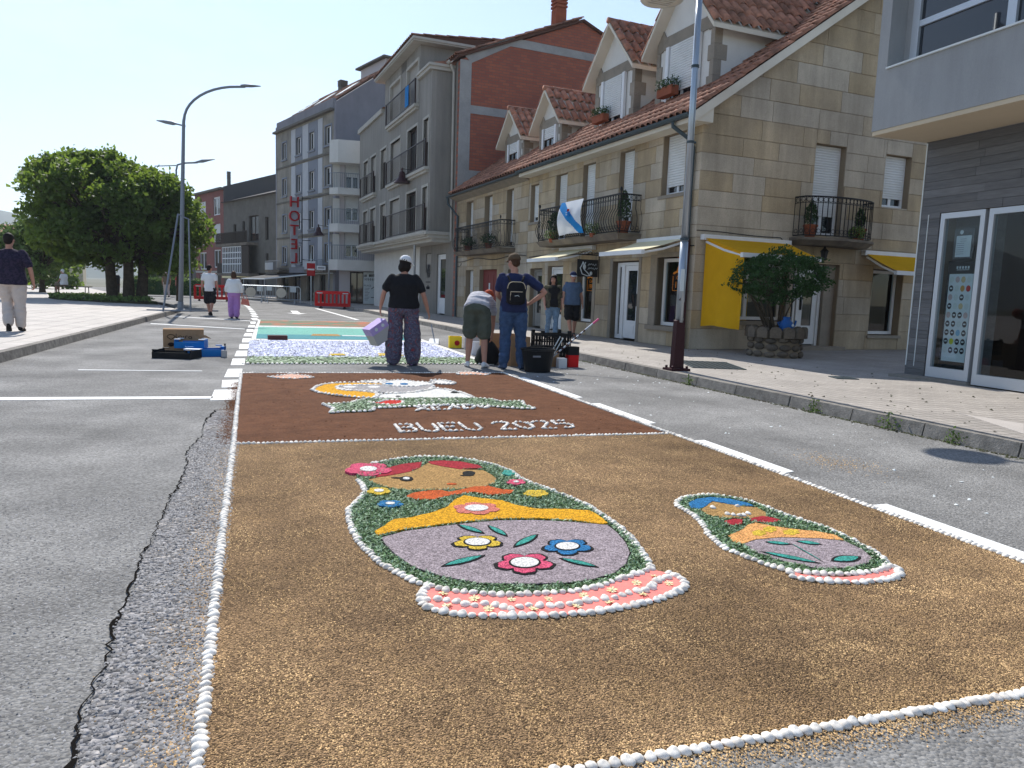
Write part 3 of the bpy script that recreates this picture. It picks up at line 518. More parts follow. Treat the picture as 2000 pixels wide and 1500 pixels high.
bow = [(0.798, 4.104), (0.856, 4.173), (0.964, 4.204), (1.032, 4.199), (1.066, 4.150), (1.144, 4.184), (1.241, 4.234), (1.337, 4.232), (1.394, 4.146), (1.461, 4.110), (1.406, 4.037), (1.279, 4.043), (1.209, 4.120), (1.121, 4.097), (1.046, 4.071), (0.944, 4.014), (0.850, 4.034)]
apron = [(0.540, 3.530), (0.598, 3.607), (0.663, 3.703), (0.764, 3.713), (0.878, 3.772), (0.982, 3.855), (1.059, 3.989), (1.135, 4.061), (1.197, 4.000), (1.319, 3.915), (1.373, 3.807), (1.453, 3.717), (1.588, 3.687), (1.733, 3.626), (1.744, 3.529), (1.736, 3.397), (1.689, 3.391), (1.578, 3.481), (1.392, 3.556), (1.193, 3.594), (0.984, 3.582), (0.839, 3.558), (0.679, 3.528), (0.540, 3.467)]
belly = [(0.549, 3.443), (0.676, 3.511), (0.835, 3.541), (0.980, 3.564), (1.187, 3.575), (1.385, 3.538), (1.570, 3.463), (1.726, 3.376), (1.721, 3.259), (1.688, 3.093), (1.644, 2.970), (1.558, 2.843), (1.456, 2.754), (1.328, 2.710), (1.195, 2.702), (1.039, 2.731), (0.853, 2.787), (0.720, 2.893), (0.626, 3.024), (0.575, 3.201), (0.554, 3.333)]
base = [(0.642, 2.830), (0.689, 2.763), (0.757, 2.727), (0.846, 2.681), (0.936, 2.644), (1.081, 2.626), (1.200, 2.615), (1.318, 2.634), (1.438, 2.683), (1.551, 2.726), (1.643, 2.757), (1.689, 2.707), (1.709, 2.648), (1.694, 2.577), (1.619, 2.515), (1.504, 2.467), (1.363, 2.440), (1.194, 2.422), (1.044, 2.435), (0.904, 2.463), (0.783, 2.499), (0.673, 2.548), (0.620, 2.595), (0.589, 2.655), (0.600, 2.725)]
scal = [(0.614, 2.685), (0.668, 2.678), (0.718, 2.637), (0.765, 2.589), (0.827, 2.595), (0.864, 2.567), (0.894, 2.521), (0.964, 2.545), (0.997, 2.530), (1.037, 2.512), (1.090, 2.509), (1.147, 2.513), (1.205, 2.516), (1.259, 2.528), (1.299, 2.525), (1.340, 2.522), (1.404, 2.550), (1.459, 2.556), (1.514, 2.561), (1.560, 2.611), (1.618, 2.649), (1.697, 2.672)]
sheet('greenery', green_poly, .009, 'd_green', big); blades('leaf_cuttings', green_poly, [face, belly, apron, bow, hairl, hairr], 22000, .022, 'blade', big, .009); blades('pale_cuttings', green_poly, [face, belly, apron, bow, hairl, hairr], 24000, .018, 'blade_pale', big, .011)
for nm, pl, z, mt in (('base_cloth', base, .010, 'd_salmon'), ('face', rough(face), .013, 'd_tan'), ('hair', rough(hairl), .0155, 'd_red'), ('hair', rough(hairr), .0155, 'd_red'), ('scarf_knot', rough(bow, .008), .018, 'd_orange'), ('belly_outline', rough(belly, .005), .0120, 'd_black'), ('belly', [tuple(Vector(p).lerp(Vector((sum(q[0] for q in belly) / len(belly), sum(q[1] for q in belly) / len(belly))), .012)) for p in belly], .0145, 'd_purple'), ('apron', rough(apron, .008), .018, 'd_yellow')):
    sheet(nm, pl, z, mt, big)
for nm, c, rx, ry, mt, z, ol, crr, pet in (('head_flower', (0.684, 4.786), (0.150, -0.029), (0.026, 0.182), 'd_pink', .021, '-', .36, 5), ('chest_flower', (1.130, 3.787), (0.127, -0.028), (0.032, 0.112), 'd_rose', .0215, '-', .5, 6), ('shoulder_flower', (0.668, 4.241), (0.069, -0.014), (0.012, 0.080), 'd_gold', .0225, '-', .4, 5), ('shoulder_flower', (0.688, 3.967), (0.071, -0.015), (0.011, 0.068), 'd_blue', .0225, '-', .35, 5), ('shoulder_flower', (1.560, 4.513), (0.044, -0.009), (0.026, 0.077), 'd_teal', .0225, '-', 0, 5), ('shoulder_flower', (1.530, 4.275), (0.059, -0.012), (0.023, 0.065), 'd_pink', .0225, '-', .3, 5), ('shoulder_flower', (1.561, 4.005), (0.076, -0.016), (0.028, 0.074), 'd_gold', .0225, '-', 0, 5), ('belly_flower', (0.982, 3.259), (0.124, -0.029), (0.032, 0.109), 'd_gold', .0195, 'd_black', .46, 5), ('belly_flower', (1.379, 3.104), (0.125, -0.030), (0.048, 0.113), 'd_blue', .0195, 'd_black', .42, 5), ('belly_flower', (1.110, 2.952), (0.137, -0.033), (0.046, 0.129), 'd_pink', .0195, 'd_black', .44, 5)):
    flower(big, nm, c, rx, ry, mt, z, pet, None if ol == '-' else ol, None if crr == 0 else 'd_white', crr, depth=.40 if nm == 'belly_flower' else .28)
for a, c, wd in (((0.963, 3.540), (1.048, 3.384), .020), ((1.108, 3.491), (1.149, 3.318), .018), ((1.135, 3.164), (1.301, 3.302), .021), ((0.755, 3.004), (0.958, 3.084), .022), ((1.289, 2.968), (1.404, 2.834), .019)): leafshape(big, a, c, wd, .0195)
for nm, c, rx, ry, mt, z, ol, crr, pet in (('eye', (0.881, 4.509), (0.042, -0.008), (0.011, 0.060), 'd_black', .0165, '-', .5, 2), ('eye', (1.305, 4.573), (0.041, -0.008), (0.016, 0.058), 'd_black', .0165, '-', .0, 2), ('mouth', (1.130, 4.333), (0.030, -0.006), (0.005, 0.022), 'd_orange', .0155, '-', 0, 2), ('brow', (1.277, 4.518), (0.043, -0.008), (0.004, 0.014), 'd_black', .0160, '-', 0, 2), ('lash', (0.827, 4.543), (0.035, -0.007), (0.002, 0.014), 'd_black', .0160, '-', 0, 2)):
    flower(big, nm, c, rx, ry, mt, z, pet, None, None if crr == 0 else 'd_white', crr, depth=.08)
shells_along(big, s1[:15], .033, .008); shells_along(big, s1[17:], .033, .008); shells_along(big, s1b, .036, .010, 1.05); shells_along(big, base[11:] + [base[0]], .037, .008, 1.1); shells_along(big, scal, .040, .010, 1.05)
db = MB(); db.lathe([(.004, 0), (.0045, .004), (.001, .006)], n=8)
for k in range(9):
    a = 2 * math.pi * k / 9; db.add([(.004 * math.cos(a - .5), .004 * math.sin(a - .5), .002), (.017 * math.cos(a - .22), .017 * math.sin(a - .22), .003 + .003 * (k % 2)), (.017 * math.cos(a + .22), .017 * math.sin(a + .22), .002 + .003 * (k % 2)), (.004 * math.cos(a + .5), .004 * math.sin(a + .5), .002)], [(0, 1, 2, 3)])
MT['daisy'] = M('cream_daisy', (.80, .74, .52), .8, (.70, .58, .25), 60); _t = db.build('daisy', 'daisy'); DAISY = _t.data; bpy.data.objects.remove(_t)
for p in [(0.686, 2.722), (0.793, 2.648), (0.930, 2.604), (1.072, 2.572), (1.222, 2.571), (1.357, 2.591), (1.492, 2.634), (1.606, 2.684), (0.675, 2.612), (0.819, 2.544), (0.983, 2.502), (1.154, 2.482), (1.295, 2.484), (1.462, 2.522), (1.623, 2.595)]:
    o = bpy.data.objects.new('daisy', DAISY); COL.objects.link(o); o.parent = big; o.location = (p[0], p[1], .011); o.rotation_euler = (random.uniform(-.2, .2), random.uniform(-.2, .2), random.uniform(0, 6)); k = random.uniform(1.0, 1.35); o.scale = (k, k, k)

sm = thing('nesting_doll_picture', 'small nesting doll picture with a blue hairline on the right of the grain carpet', 'carpet picture')
o1 = [(2.239, 2.600), (2.203, 2.653), (2.183, 2.714), (2.162, 2.778), (2.148, 2.854), (2.126, 2.909), (2.144, 3.010), (2.171, 3.128), (2.224, 3.249), (2.253, 3.336), (2.279, 3.428), (2.285, 3.530), (2.282, 3.602), (2.321, 3.686), (2.417, 3.762), (2.532, 3.785), (2.650, 3.773), (2.726, 3.697), (2.776, 3.608), (2.791, 3.510), (2.795, 3.419), (2.799, 3.330), (2.822, 3.241), (2.845, 3.155), (2.868, 3.072), (2.859, 2.984), (2.860, 2.898), (2.839, 2.793), (2.820, 2.694), (2.784, 2.604), (2.749, 2.538)]
o1b = [(2.743, 2.532), (2.630, 2.493), (2.548, 2.491), (2.458, 2.502), (2.374, 2.519), (2.305, 2.551), (2.239, 2.600)]
hair2 = [(2.365, 3.639), (2.471, 3.711), (2.582, 3.727), (2.673, 3.676), (2.730, 3.579), (2.736, 3.504), (2.655, 3.528), (2.603, 3.576), (2.543, 3.650), (2.456, 3.575), (2.363, 3.523), (2.335, 3.554)]
face2 = [(2.367, 3.512), (2.492, 3.611), (2.558, 3.654), (2.610, 3.586), (2.661, 3.520), (2.735, 3.485), (2.718, 3.383), (2.651, 3.296), (2.544, 3.310), (2.470, 3.336), (2.390, 3.354), (2.359, 3.411)]
bow2a = [(2.371, 3.294), (2.460, 3.322), (2.500, 3.297), (2.445, 3.230), (2.363, 3.217)]
bow2b = [(2.545, 3.303), (2.653, 3.329), (2.701, 3.268), (2.693, 3.221), (2.587, 3.213), (2.529, 3.258)]
apron2 = [(2.243, 3.069), (2.365, 3.127), (2.469, 3.209), (2.528, 3.227), (2.585, 3.152), (2.651, 3.091), (2.764, 3.021), (2.816, 2.950), (2.795, 2.871), (2.687, 2.932), (2.511, 2.987), (2.350, 2.989), (2.246, 2.948), (2.216, 2.979)]
belly2 = [(2.248, 2.951), (2.350, 2.989), (2.513, 2.990), (2.691, 2.937), (2.793, 2.863), (2.789, 2.752), (2.743, 2.638), (2.669, 2.585), (2.508, 2.556), (2.384, 2.586), (2.308, 2.672), (2.255, 2.756), (2.232, 2.859)]
base2 = [(2.239, 2.600), (2.265, 2.550), (2.335, 2.507), (2.434, 2.477), (2.552, 2.475), (2.698, 2.498), (2.759, 2.517), (2.738, 2.466), (2.668, 2.419), (2.561, 2.403), (2.450, 2.411), (2.348, 2.446), (2.253, 2.490), (2.204, 2.534)]
gp2 = o1 + o1b[1:-1]
sheet('greenery', gp2, .009, 'd_green', sm); blades('leaf_cuttings', gp2, [face2, belly2, apron2, hair2, bow2a, bow2b], 12000, .022, 'blade', sm, .009); blades('pale_cuttings', gp2, [face2, belly2, apron2, hair2, bow2a, bow2b], 8000, .018, 'blade_pale', sm, .011)
for nm, pl, z, mt in (('base_cloth', base2, .010, 'd_salmon'), ('face', rough(face2), .013, 'd_tan'), ('hair', rough(hair2), .0155, 'd_blue'), ('scarf_knot', rough(bow2a, .01, .02), .015, 'd_red'), ('scarf_knot', rough(bow2b, .01, .02), .015, 'd_red'), ('belly', rough(belly2), .0145, 'd_purple'), ('apron', rough(apron2), .017, 'd_peach')): sheet(nm, pl, z, mt, sm)
for nm, c, rx, ry, mt, z, ol, crr, pet in (('apron_flower', (2.431, 3.068), (0.039, -0.009), (0.032, 0.042), 'd_gold', .0185, '-', 0, 6), ('apron_flower', (2.526, 3.105), (0.038, -0.009), (0.033, 0.043), 'd_gold', .0185, '-', 0, 6), ('apron_flower', (2.610, 3.041), (0.047, -0.011), (0.034, 0.042), 'd_gold', .0185, '-', 0, 6)): flower(sm, nm, c, rx, ry, mt, z, pet, None, None, 0)
for a, c, wd in (((2.378, 2.944), (2.480, 2.888), .020), ((2.541, 2.917), (2.633, 2.852), .022), ((2.268, 2.826), (2.430, 2.638), .022), ((2.518, 2.645), (2.686, 2.657), .032), ((2.491, 2.896), (2.464, 2.653), .003)): leafshape(sm, a, c, wd, .018)
shells_along(sm, o1, .033, .008); shells_along(sm, o1b, .036, .010, 1.05); shells_along(sm, base2[6:] + [base2[0]], .038, .008, 1.1)
for p in [(2.465, 3.526), (2.629, 3.527), (2.475, 3.402), (2.498, 3.376), (2.525, 3.364), (2.552, 3.361), (2.595, 3.379)]: shells_along(sm, [p, (p[0] + .001, p[1])], .5, .013, .9)
# loose grain on the grain bed, kept off the pictures
def reg_grain(n):
    y = 1.5 + 4.35 * RNG.uniform(0, 1, n) ** 1.6; x = RNG.uniform(XL, XR, n); k = (y > fy(x)) & (y < sy(x)); P = np.stack([x, y], 1)[k]
    for pl in (green_poly, base, gp2, base2): P = P[~in_poly(P, pl)]
    return P
chips('loose_grain', 240000, reg_grain, .0018, .0042, 'grain_chip', gc, .0055)

# --- cow picture
cow = thing('cow_picture', 'cow picture with a yellow halo and green ribbon on the brown carpet', 'carpet picture')
halo = [(0.590, 8.623), (0.652, 8.892), (0.758, 9.116), (0.872, 9.206), (1.031, 9.258), (1.217, 9.247), (1.473, 9.158), (1.465, 9.013), (1.184, 8.995), (1.001, 8.983), (0.893, 8.876), (0.881, 8.687), (0.952, 8.542), (1.091, 8.500), (1.181, 8.419), (1.273, 8.308), (1.215, 7.971), (1.053, 7.986), (0.903, 8.094), (0.755, 8.253), (0.645, 8.412)]
muz = [(0.885, 8.876), (0.986, 8.984), (1.184, 8.995), (1.465, 9.013), (1.507, 8.892), (1.681, 8.822), (1.843, 8.846), (2.031, 8.977), (2.052, 8.855), (1.914, 8.522), (1.716, 8.376), (1.551, 8.285), (1.379, 8.299), (1.231, 8.467), (1.062, 8.502), (0.944, 8.596), (0.883, 8.709)]
head = [(1.473, 9.158), (1.553, 9.355), (1.703, 9.465), (1.801, 9.460), (1.894, 9.337), (2.026, 9.252), (2.107, 9.096), (2.031, 8.977), (1.843, 8.846), (1.681, 8.822), (1.511, 8.915)]
earl = [(1.244, 9.334), (1.409, 9.480), (1.545, 9.513), (1.541, 9.382), (1.374, 9.238), (1.248, 9.246)]
earr = [(2.152, 9.443), (2.280, 9.477), (2.367, 9.273), (2.411, 9.179), (2.346, 9.056), (2.199, 9.065), (2.121, 9.158)]
body = [(1.215, 7.971), (1.279, 8.207), (1.399, 8.247), (1.580, 8.283), (1.760, 8.372), (1.914, 8.522), (2.028, 8.682), (2.125, 8.561), (2.223, 8.334), (2.273, 8.069), (2.278, 7.822), (2.093, 7.840), (1.839, 7.864), (1.631, 7.884), (1.474, 7.871), (1.335, 7.866)]
rib = [(0.628, 7.546), (0.754, 7.549), (0.930, 7.640), (0.984, 7.765), (1.121, 7.887), (1.279, 7.853), (1.474, 7.871), (1.631, 7.884), (1.839, 7.864), (2.093, 7.840), (2.278, 7.822), (2.437, 7.711), (2.474, 7.550), (2.736, 7.541), (2.657, 7.282), (2.697, 7.042), (2.531, 7.086), (2.303, 7.236), (2.060, 7.348), (1.794, 7.377), (1.590, 7.358), (1.399, 7.322), (1.212, 7.279), (1.085, 7.278), (1.048, 7.105), (0.911, 7.084), (0.768, 7.087), (0.644, 7.029), (0.707, 7.259)]
heart = [(1.084, 7.624), (1.187, 7.613), (1.273, 7.736), (1.371, 7.753), (1.455, 7.690), (1.427, 7.544), (1.340, 7.427), (1.212, 7.441), (1.146, 7.515)]
for nm, pl, z, mt in (('halo', halo, .020, 'd_yellow'), ('body', body, .020, 'd_white'), ('ear', earl, .020, 'd_white'), ('ear', earr, .020, 'd_white'), ('ribbon', rib, .0215, 'd_green'), ('muzzle', muz, .023, 'd_grey'), ('head', head, .024, 'd_white'), ('heart', heart, .0255, 'd_bred')): sheet(nm, pl, z, mt, cow)
blades('ribbon_cuttings', rib, [heart], 6000, .035, 'blade_pale', cow, .022); blades('ribbon_cuttings', rib, [heart], 5000, .035, 'blade', cow, .022)
for nm, c, rx, ry, mt, z, ol, crr, pet in (('eye', (1.541, 9.093), (0.050, -0.003), (0.016, 0.097), 'd_blue', .026, '-', .0, 2), ('eye', (1.721, 9.057), (0.051, -0.003), (0.018, 0.097), 'd_blue', .026, '-', 0, 2), ('nostril', (1.030, 8.843), (0.074, -0.005), (0.012, 0.101), 'd_white', .025, '-', 0, 2), ('nostril', (1.313, 8.824), (0.075, -0.005), (0.015, 0.102), 'd_white', .025, '-', 0, 2), ('patch', (1.278, 7.936), (0.065, -0.006), (0.009, 0.055), 'd_black', .0225, '-', 0, 3), ('patch', (1.464, 8.043), (0.031, -0.003), (0.009, 0.048), 'd_black', .0215, '-', 0, 3), ('patch', (2.185, 8.305), (0.063, -0.005), (0.024, 0.094), 'd_black', .0215, '-', 0, 3)): flower(cow, nm, c, rx, ry, mt, z, pet, None, None, 0, depth=.15)
for pl, st in ((halo, .055), (muz, .055), (earl, .06), (earr, .06), (body, .055), (rib, .052), (heart, .055), (head[:8], .06)): shells_along(cow, pl, st, .018, 1.25, closed=len(pl) > 9 or pl in (earl, earr, heart), lim=70)
for i, pl in enumerate(([(0.137, 9.938), (0.282, 10.057), (0.434, 10.260), (0.600, 10.047), (0.688, 9.842), (0.468, 9.730), (0.246, 9.787)], [(2.692, 10.191), (2.793, 10.430), (2.942, 10.476), (3.059, 10.342), (3.199, 10.225), (3.089, 10.055), (2.923, 10.138), (2.761, 10.096)])):
    t = thing('petal_flower', ('blush petal flower lying in the far left corner of the brown carpet', 'blush petal flower lying in the far right corner of the brown carpet')[i], 'carpet picture', group='blush flowers on the brown carpet'); sheet('petals', pl, .018, 'd_blush', t); shells_along(t, pl, .07, .014, 1.1, closed=True)
# --- shell lettering  (stroke font on a unit cell)
ST = {'B': [[(0, 0), (0, 1)], [(0, 1), (.62, .98), (.7, .78), (.6, .55), (0, .52)], [(.6, .52), (.76, .28), (.65, .03), (0, 0)]], 'U': [[(0, 1), (.02, .2), (.2, 0), (.55, 0), (.72, .2), (.74, 1)]], 'E': [[(.7, 0), (0, 0), (0, 1), (.7, 1)], [(0, .52), (.6, .52)]], '2': [[(0, .82), (.18, 1), (.6, 1), (.72, .75), (.5, .5), (0, 0), (.76, 0)]], '0': [[(.36, 0), (.05, .2), (0, .75), (.3, 1), (.6, .95), (.74, .7), (.7, .2), (.36, 0)]], '5': [[(.72, 1), (.08, 1), (.04, .55), (.5, .62), (.74, .35), (.55, .03), (0, .05)]],
      'X': [[(0, 0), (.7, 1)], [(0, 1), (.7, 0)]], 'A': [[(0, 0), (.36, 1), (.72, 0)], [(.15, .4), (.58, .4)]], 'D': [[(0, 0), (0, 1), (.5, .95), (.72, .5), (.5, .05), (0, 0)]], 'O': [[(.36, 0), (.0, .3), (0, .7), (.36, 1), (.72, .7), (.72, .3), (.36, 0)]], 'I': [[(.3, 0), (.3, 1)]], 'L': [[(0, 1), (0, 0), (.65, 0)]]}
def shell_text(t, s, bl, br, tl, step, size):
    bl, br, tl = Vector(bl), Vector(br), Vector(tl); n = sum(1.0 if c != ' ' else .55 for c in s) - .25; u = (br - bl) / n; v = tl - bl; x = 0
    for c in s:
        for st in ST.get(c, []): shells_along(t, [tuple(bl + u * (x + p[0]) + v * p[1]) for p in st], step, .016, size, lim=60, across=False)
        x += 1.0 if c != ' ' else .55
t = thing('shell_lettering', 'white shell lettering reading BUEU 2025 on the brown carpet', 'lettering')
shell_text(t, 'BUEU 2025', *[(1.123, 6.014), (2.707, 5.989), (1.137, 6.364)], .047, 1.0)
t = thing('shell_lettering', 'smaller white shell lettering reading XEADO below the green ribbon', 'lettering')
shell_text(t, 'XEADO', *[(1.479, 7.076), (2.270, 7.174), (1.514, 7.309)], .055, 1.1)
t = thing('shell_lettering', 'short white shell lettering lying on the green ribbon of the cow', 'lettering')
shell_text(t, 'DILI', *[(1.585, 7.528), (2.070, 7.591), (1.605, 7.793)], .06, 1.1)
# --- far carpets
t = thing('petal_carpet', 'lilac white petal carpet with a green front band beyond the standing woman', 'street carpet')
x2 = 3.55
b_ = sheet('petal_bed', [(-.14, 12.75), (x2, 12.75), (x2, 16.4), (-.12, 16.4)], .012, 'c_lilac', t)
n = 15000; Q = np.stack([RNG.uniform(-.14, x2, n), RNG.uniform(12.7, 16.4, n)], 1); chips('petals', n, lambda n_: Q, .012, .030, 'petal_chip', t, .012)
sheet('green_band', [(-.16, 11.72), (x2, 11.72), (x2, 12.75), (-.14, 12.75)], .012, 'c_green', t); blades('green_cuttings', [(-.16, 11.7), (x2, 11.7), (x2, 12.85), (-.14, 12.85)], [], 5200, .07, 'blade_pale', t, .012); blades('green_cuttings', [(-.16, 11.7), (x2, 11.7), (x2, 12.85), (-.14, 12.85)], [], 3000, .07, 'blade', t, .012)
sheet('yellow_patch', [(1.15, 12.9), (1.45, 12.95), (1.42, 13.25), (1.2, 13.2)], .03, 'd_gold', t); sheet('yellow_patch', [(2.0, 12.9), (2.45, 12.9), (2.4, 13.3), (2.05, 13.35)], .03, 'd_gold', t)
shells_along(t, [(-.2, 11.66), (3.6, 11.66)], .07, .004, 1.5, lim=60)
sheet('white_edging', [(3.57, 11.6), (3.69, 11.6), (3.75, 22), (3.63, 22)], .012, 'd_white', t)
t = thing('aqua_carpet', 'aqua and sea blue sawdust carpet in the middle distance, bordered in white', 'street carpet')
sheet('white_border', [(-.12, 16.5), (3.65, 16.5), (3.72, 22.0), (-.04, 22.0)], .006, 'd_white', t); sheet('sea_blue_field', [(-.02, 17.0), (3.56, 17.0), (3.57, 18.5), (0, 18.5)], .012, 'c_sea', t); sheet('aqua_field', [(0, 18.5), (3.57, 18.5), (3.6, 21.6), (.04, 21.6)], .012, 'c_aqua', t)
sheet('tan_patch', [(1.2, 18.1), (1.9, 18.1), (1.9, 18.8), (1.3, 18.8)], .016, 'd_tan', t); sheet('white_streak', [(1.95, 18.2), (3.4, 18.0), (3.4, 18.25), (1.95, 18.45)], .016, 'd_white', t)
t = thing('red_green_carpet', 'red and olive mottled carpet farthest up the road', 'street carpet')
sheet('white_border', [(-.03, 22.1), (3.75, 22.1), (3.8, 26.0), (.06, 26.0)], .006, 'd_white', t); sheet('mottled_field', [(.06, 22.4), (3.65, 22.4), (3.7, 25.8), (.12, 25.8)], .012, 'c_olive', t)

# ------------------------------------------------------------------ building helpers; local axes: x = depth into the block, y = along the street front, z up
FT = lambda a, d, z: (d, a, z)        # street front
GT = lambda a, d, z: (a, d, z)        # gable, facing the camera
def sub_rects(rs, h):
    o = []
    for (a0, a1, z0, z1) in rs:
        b0, b1, c0, c1 = max(a0, h[0]), min(a1, h[1]), max(z0, h[2]), min(z1, h[3])
        if b0 >= b1 - 1e-6 or c0 >= c1 - 1e-6: o.append((a0, a1, z0, z1)); continue
        if b0 > a0: o.append((a0, b0, z0, z1))
        if b1 < a1: o.append((b1, a1, z0, z1))
        if c0 > z0: o.append((b0, b1, z0, c0))
        if c1 < z1: o.append((b0, b1, c1, z1))
    return o
def wall(T, name, a0, a1, z0, z1, holes, mat, parent, d0=0.0, d1=.3):
    rs = [(a0, a1, z0, z1)]
    for h in holes: rs = sub_rects(rs, h)
    b = MB()
    for r in rs: b.tb(T, r[0], r[1], d0, d1, r[2], r[3])
    return b.build(name, mat, parent)
def clip_poly(P, fn):
    o = []
    for i in range(len(P)):
        p, q = P[i], P[(i + 1) % len(P)]; fp, fq = fn(p), fn(q)
        if fp >= 0: o.append(p)
        if (fp >= 0) != (fq >= 0): t = fp / (fp - fq); o.append((p[0] + (q[0] - p[0]) * t, p[1] + (q[1] - p[1]) * t))
    return o
def ashlar(T, parent, a0, a1, zs, holes, wmin, wmax, rnd, mat='stone', clip=None, name='stone', gap=.0035, depth=.016):
    for k in range(len(zs) - 1):
        a = a0
        while a < a1 - .01:
            w = rnd.uniform(wmin, wmax); b = a + w
            if a1 - b < wmin * .6: b = a1
            rs = [(a, b, zs[k], zs[k + 1])]
            for h in holes: rs = sub_rects(rs, h)
            for (p, q, r, s) in rs:
                if q - p < .03 or s - r < .03: continue
                P = [(p + gap, r + gap), (q - gap, r + gap), (q - gap, s - gap), (p + gap, s - gap)]
                if clip: P = clip_poly(P, clip)
                if len(P) < 3: continue
                cx = sum(t[0] for t in P) / len(P); cz = sum(t[1] for t in P) / len(P); j = rnd.uniform(0, .004)
                inn = [(x + (.006 if x < cx else -.006), z + (.006 if z < cz else -.006)) for x, z in P]
                bb = MB(); bb.loft([[T(x, depth, z) for x, z in P], [T(x, .006 - j, z) for x, z in P], [T(x, -j, z) for x, z in inn]]); bb.build(name, mat, parent)
            a = b
def window(T, parent, a0, a1, z0, z1, d=.16, fw=.06, frame='white', shut=0.0, shut_mat='shutter', mull=1, name='window', flat=False, gmat='glass', bars=0, fd=.06, sill=None):
    b = MB(); b.tb(T, a0, a0 + fw, d, d + fd, z0, z1); b.tb(T, a1 - fw, a1, d, d + fd, z0, z1); b.tb(T, a0 + fw, a1 - fw, d, d + fd, z0, z0 + fw); b.tb(T, a0 + fw, a1 - fw, d, d + fd, z1 - fw, z1)
    if mull: m = (a0 + a1) / 2; b.tb(T, m - fw * .6, m + fw * .6, d + .004, d + fd, z0 + fw, z1 - fw)
    for i in range(bars): z = z0 + fw + (z1 - z0 - 2 * fw) * (i + 1) / (bars + 1); b.tb(T, a0 + fw, a1 - fw, d + .008, d + fd - .004, z - .02, z + .02)
    w = b.build(name if not flat else 'window_frame', frame, parent); p = parent if flat else w
    b = MB(); b.tb(T, a0 + fw * .5, a1 - fw * .5, d + .03, d + .036, z0 + fw * .5, z1 - fw * .5); b.build('pane', gmat, p)
    if shut > 0:
        zb = z1 - (z1 - z0) * shut; n = max(2, int((z1 - zb) / .055)); b = MB(); h = (z1 - zb) / n; ai, bi = a0 + fw * .8, a1 - fw * .8; ring = []
        for i in range(n): ring += [(d - .004, zb + h * i), (d - .022, zb + h * i + .006), (d - .022, zb + h * (i + 1) - .012), (d - .004, zb + h * (i + 1) - .004)]
        n2 = len(ring); b.add([T(ai, x, z) for x, z in ring] + [T(bi, x, z) for x, z in ring], [(i, i + 1, n2 + i + 1, n2 + i) for i in range(n2 - 1)]); b.build('shutter', shut_mat, p, fix=False)
    if sill: b = MB(); b.tb(T, a0 - .06, a1 + .06, -.04, d, z0 - .08, z0); b.build('sill', sill, p)
    return w
def tile_verts(w=.20, l=.40, r=.085, n=6):
    vs = []; fs = []
    for j, (yy, k, zz) in enumerate(((0, 1.0, .018), (l, .82, .0))):
        for i in range(n + 1): a = math.pi * i / n; vs.append((-r * k * math.cos(a), yy, zz + r * .8 * k * math.sin(a)))
    for i in range(n): fs.append((i, i + 1, n + 2 + i, n + 1 + i))
    vs2 = [(x * .84, y, z * .84 - .003) for x, y, z in vs[:n + 1]]; o = len(vs); vs += vs2; fs += [(i, o + i, o + i + 1, i + 1) for i in range(n)]
    return vs, fs
def tiled(parent, org, ux, up, width, length, cw=.22, rl=.36, objs=0, r=.095, part='roof_tiles', rnd=random, keep=None):
    """rows of barrel tiles on a slope; the first `objs` (lowest rows) are objects"""
    org, ux, up = Vector(org), Vector(ux).normalized(), Vector(up).normalized(); nz = ux.cross(up)
    vs, fs = tile_verts(cw, rl * 1.15, r); nc = max(1, int(width / cw)); nr = max(1, int(length / rl)); rest = MB(); me = None; c = 0
    for j in range(nr):
        for i in range(nc):
            p = org + ux * ((i + .5) * width / nc) + up * (j * length / nr); tw = rnd.uniform(-.03, .03)
            if keep and not keep(p): continue
            Mx = Matrix((( ux.x, up.x, nz.x, p.x), (ux.y, up.y, nz.y, p.y), (ux.z, up.z, nz.z, p.z), (0, 0, 0, 1))) @ Matrix.Rotation(tw, 4, 'Z') @ Matrix.Translation((0, 0, rnd.uniform(0, .012)))
            if c < objs:
                if me is None: me = bpy.data.meshes.new('tile'); me.from_pydata(vs, [], fs); me.materials.append(MT['tile']); me.polygons.foreach_set('use_smooth', [True] * len(fs))
                o = bpy.data.objects.new('tile', me); COL.objects.link(o); o.parent = parent; o.matrix_local = Mx; c += 1
            else: rest.add([Mx @ Vector(v) for v in vs], fs)
    if rest.v: stuff(rest.build(part, 'tile', parent, smooth=True, fix=False))
def gutter(parent, p0, p1, r=.06, mat='gutter'):
    b = MB(); p0, p1 = Vector(p0), Vector(p1); rg = []
    for p in (p0, p1): rg.append([p + Vector((r * math.cos(a), 0, r * math.sin(a))) for a in [math.pi + math.pi * i / 6 for i in range(7)]] + [p + Vector((r * .8 * math.cos(a), 0, r * .8 * math.sin(a))) for a in [2 * math.pi - math.pi * i / 6 for i in range(7)]])
    b.loft(rg); return b.build('gutter', mat, parent)
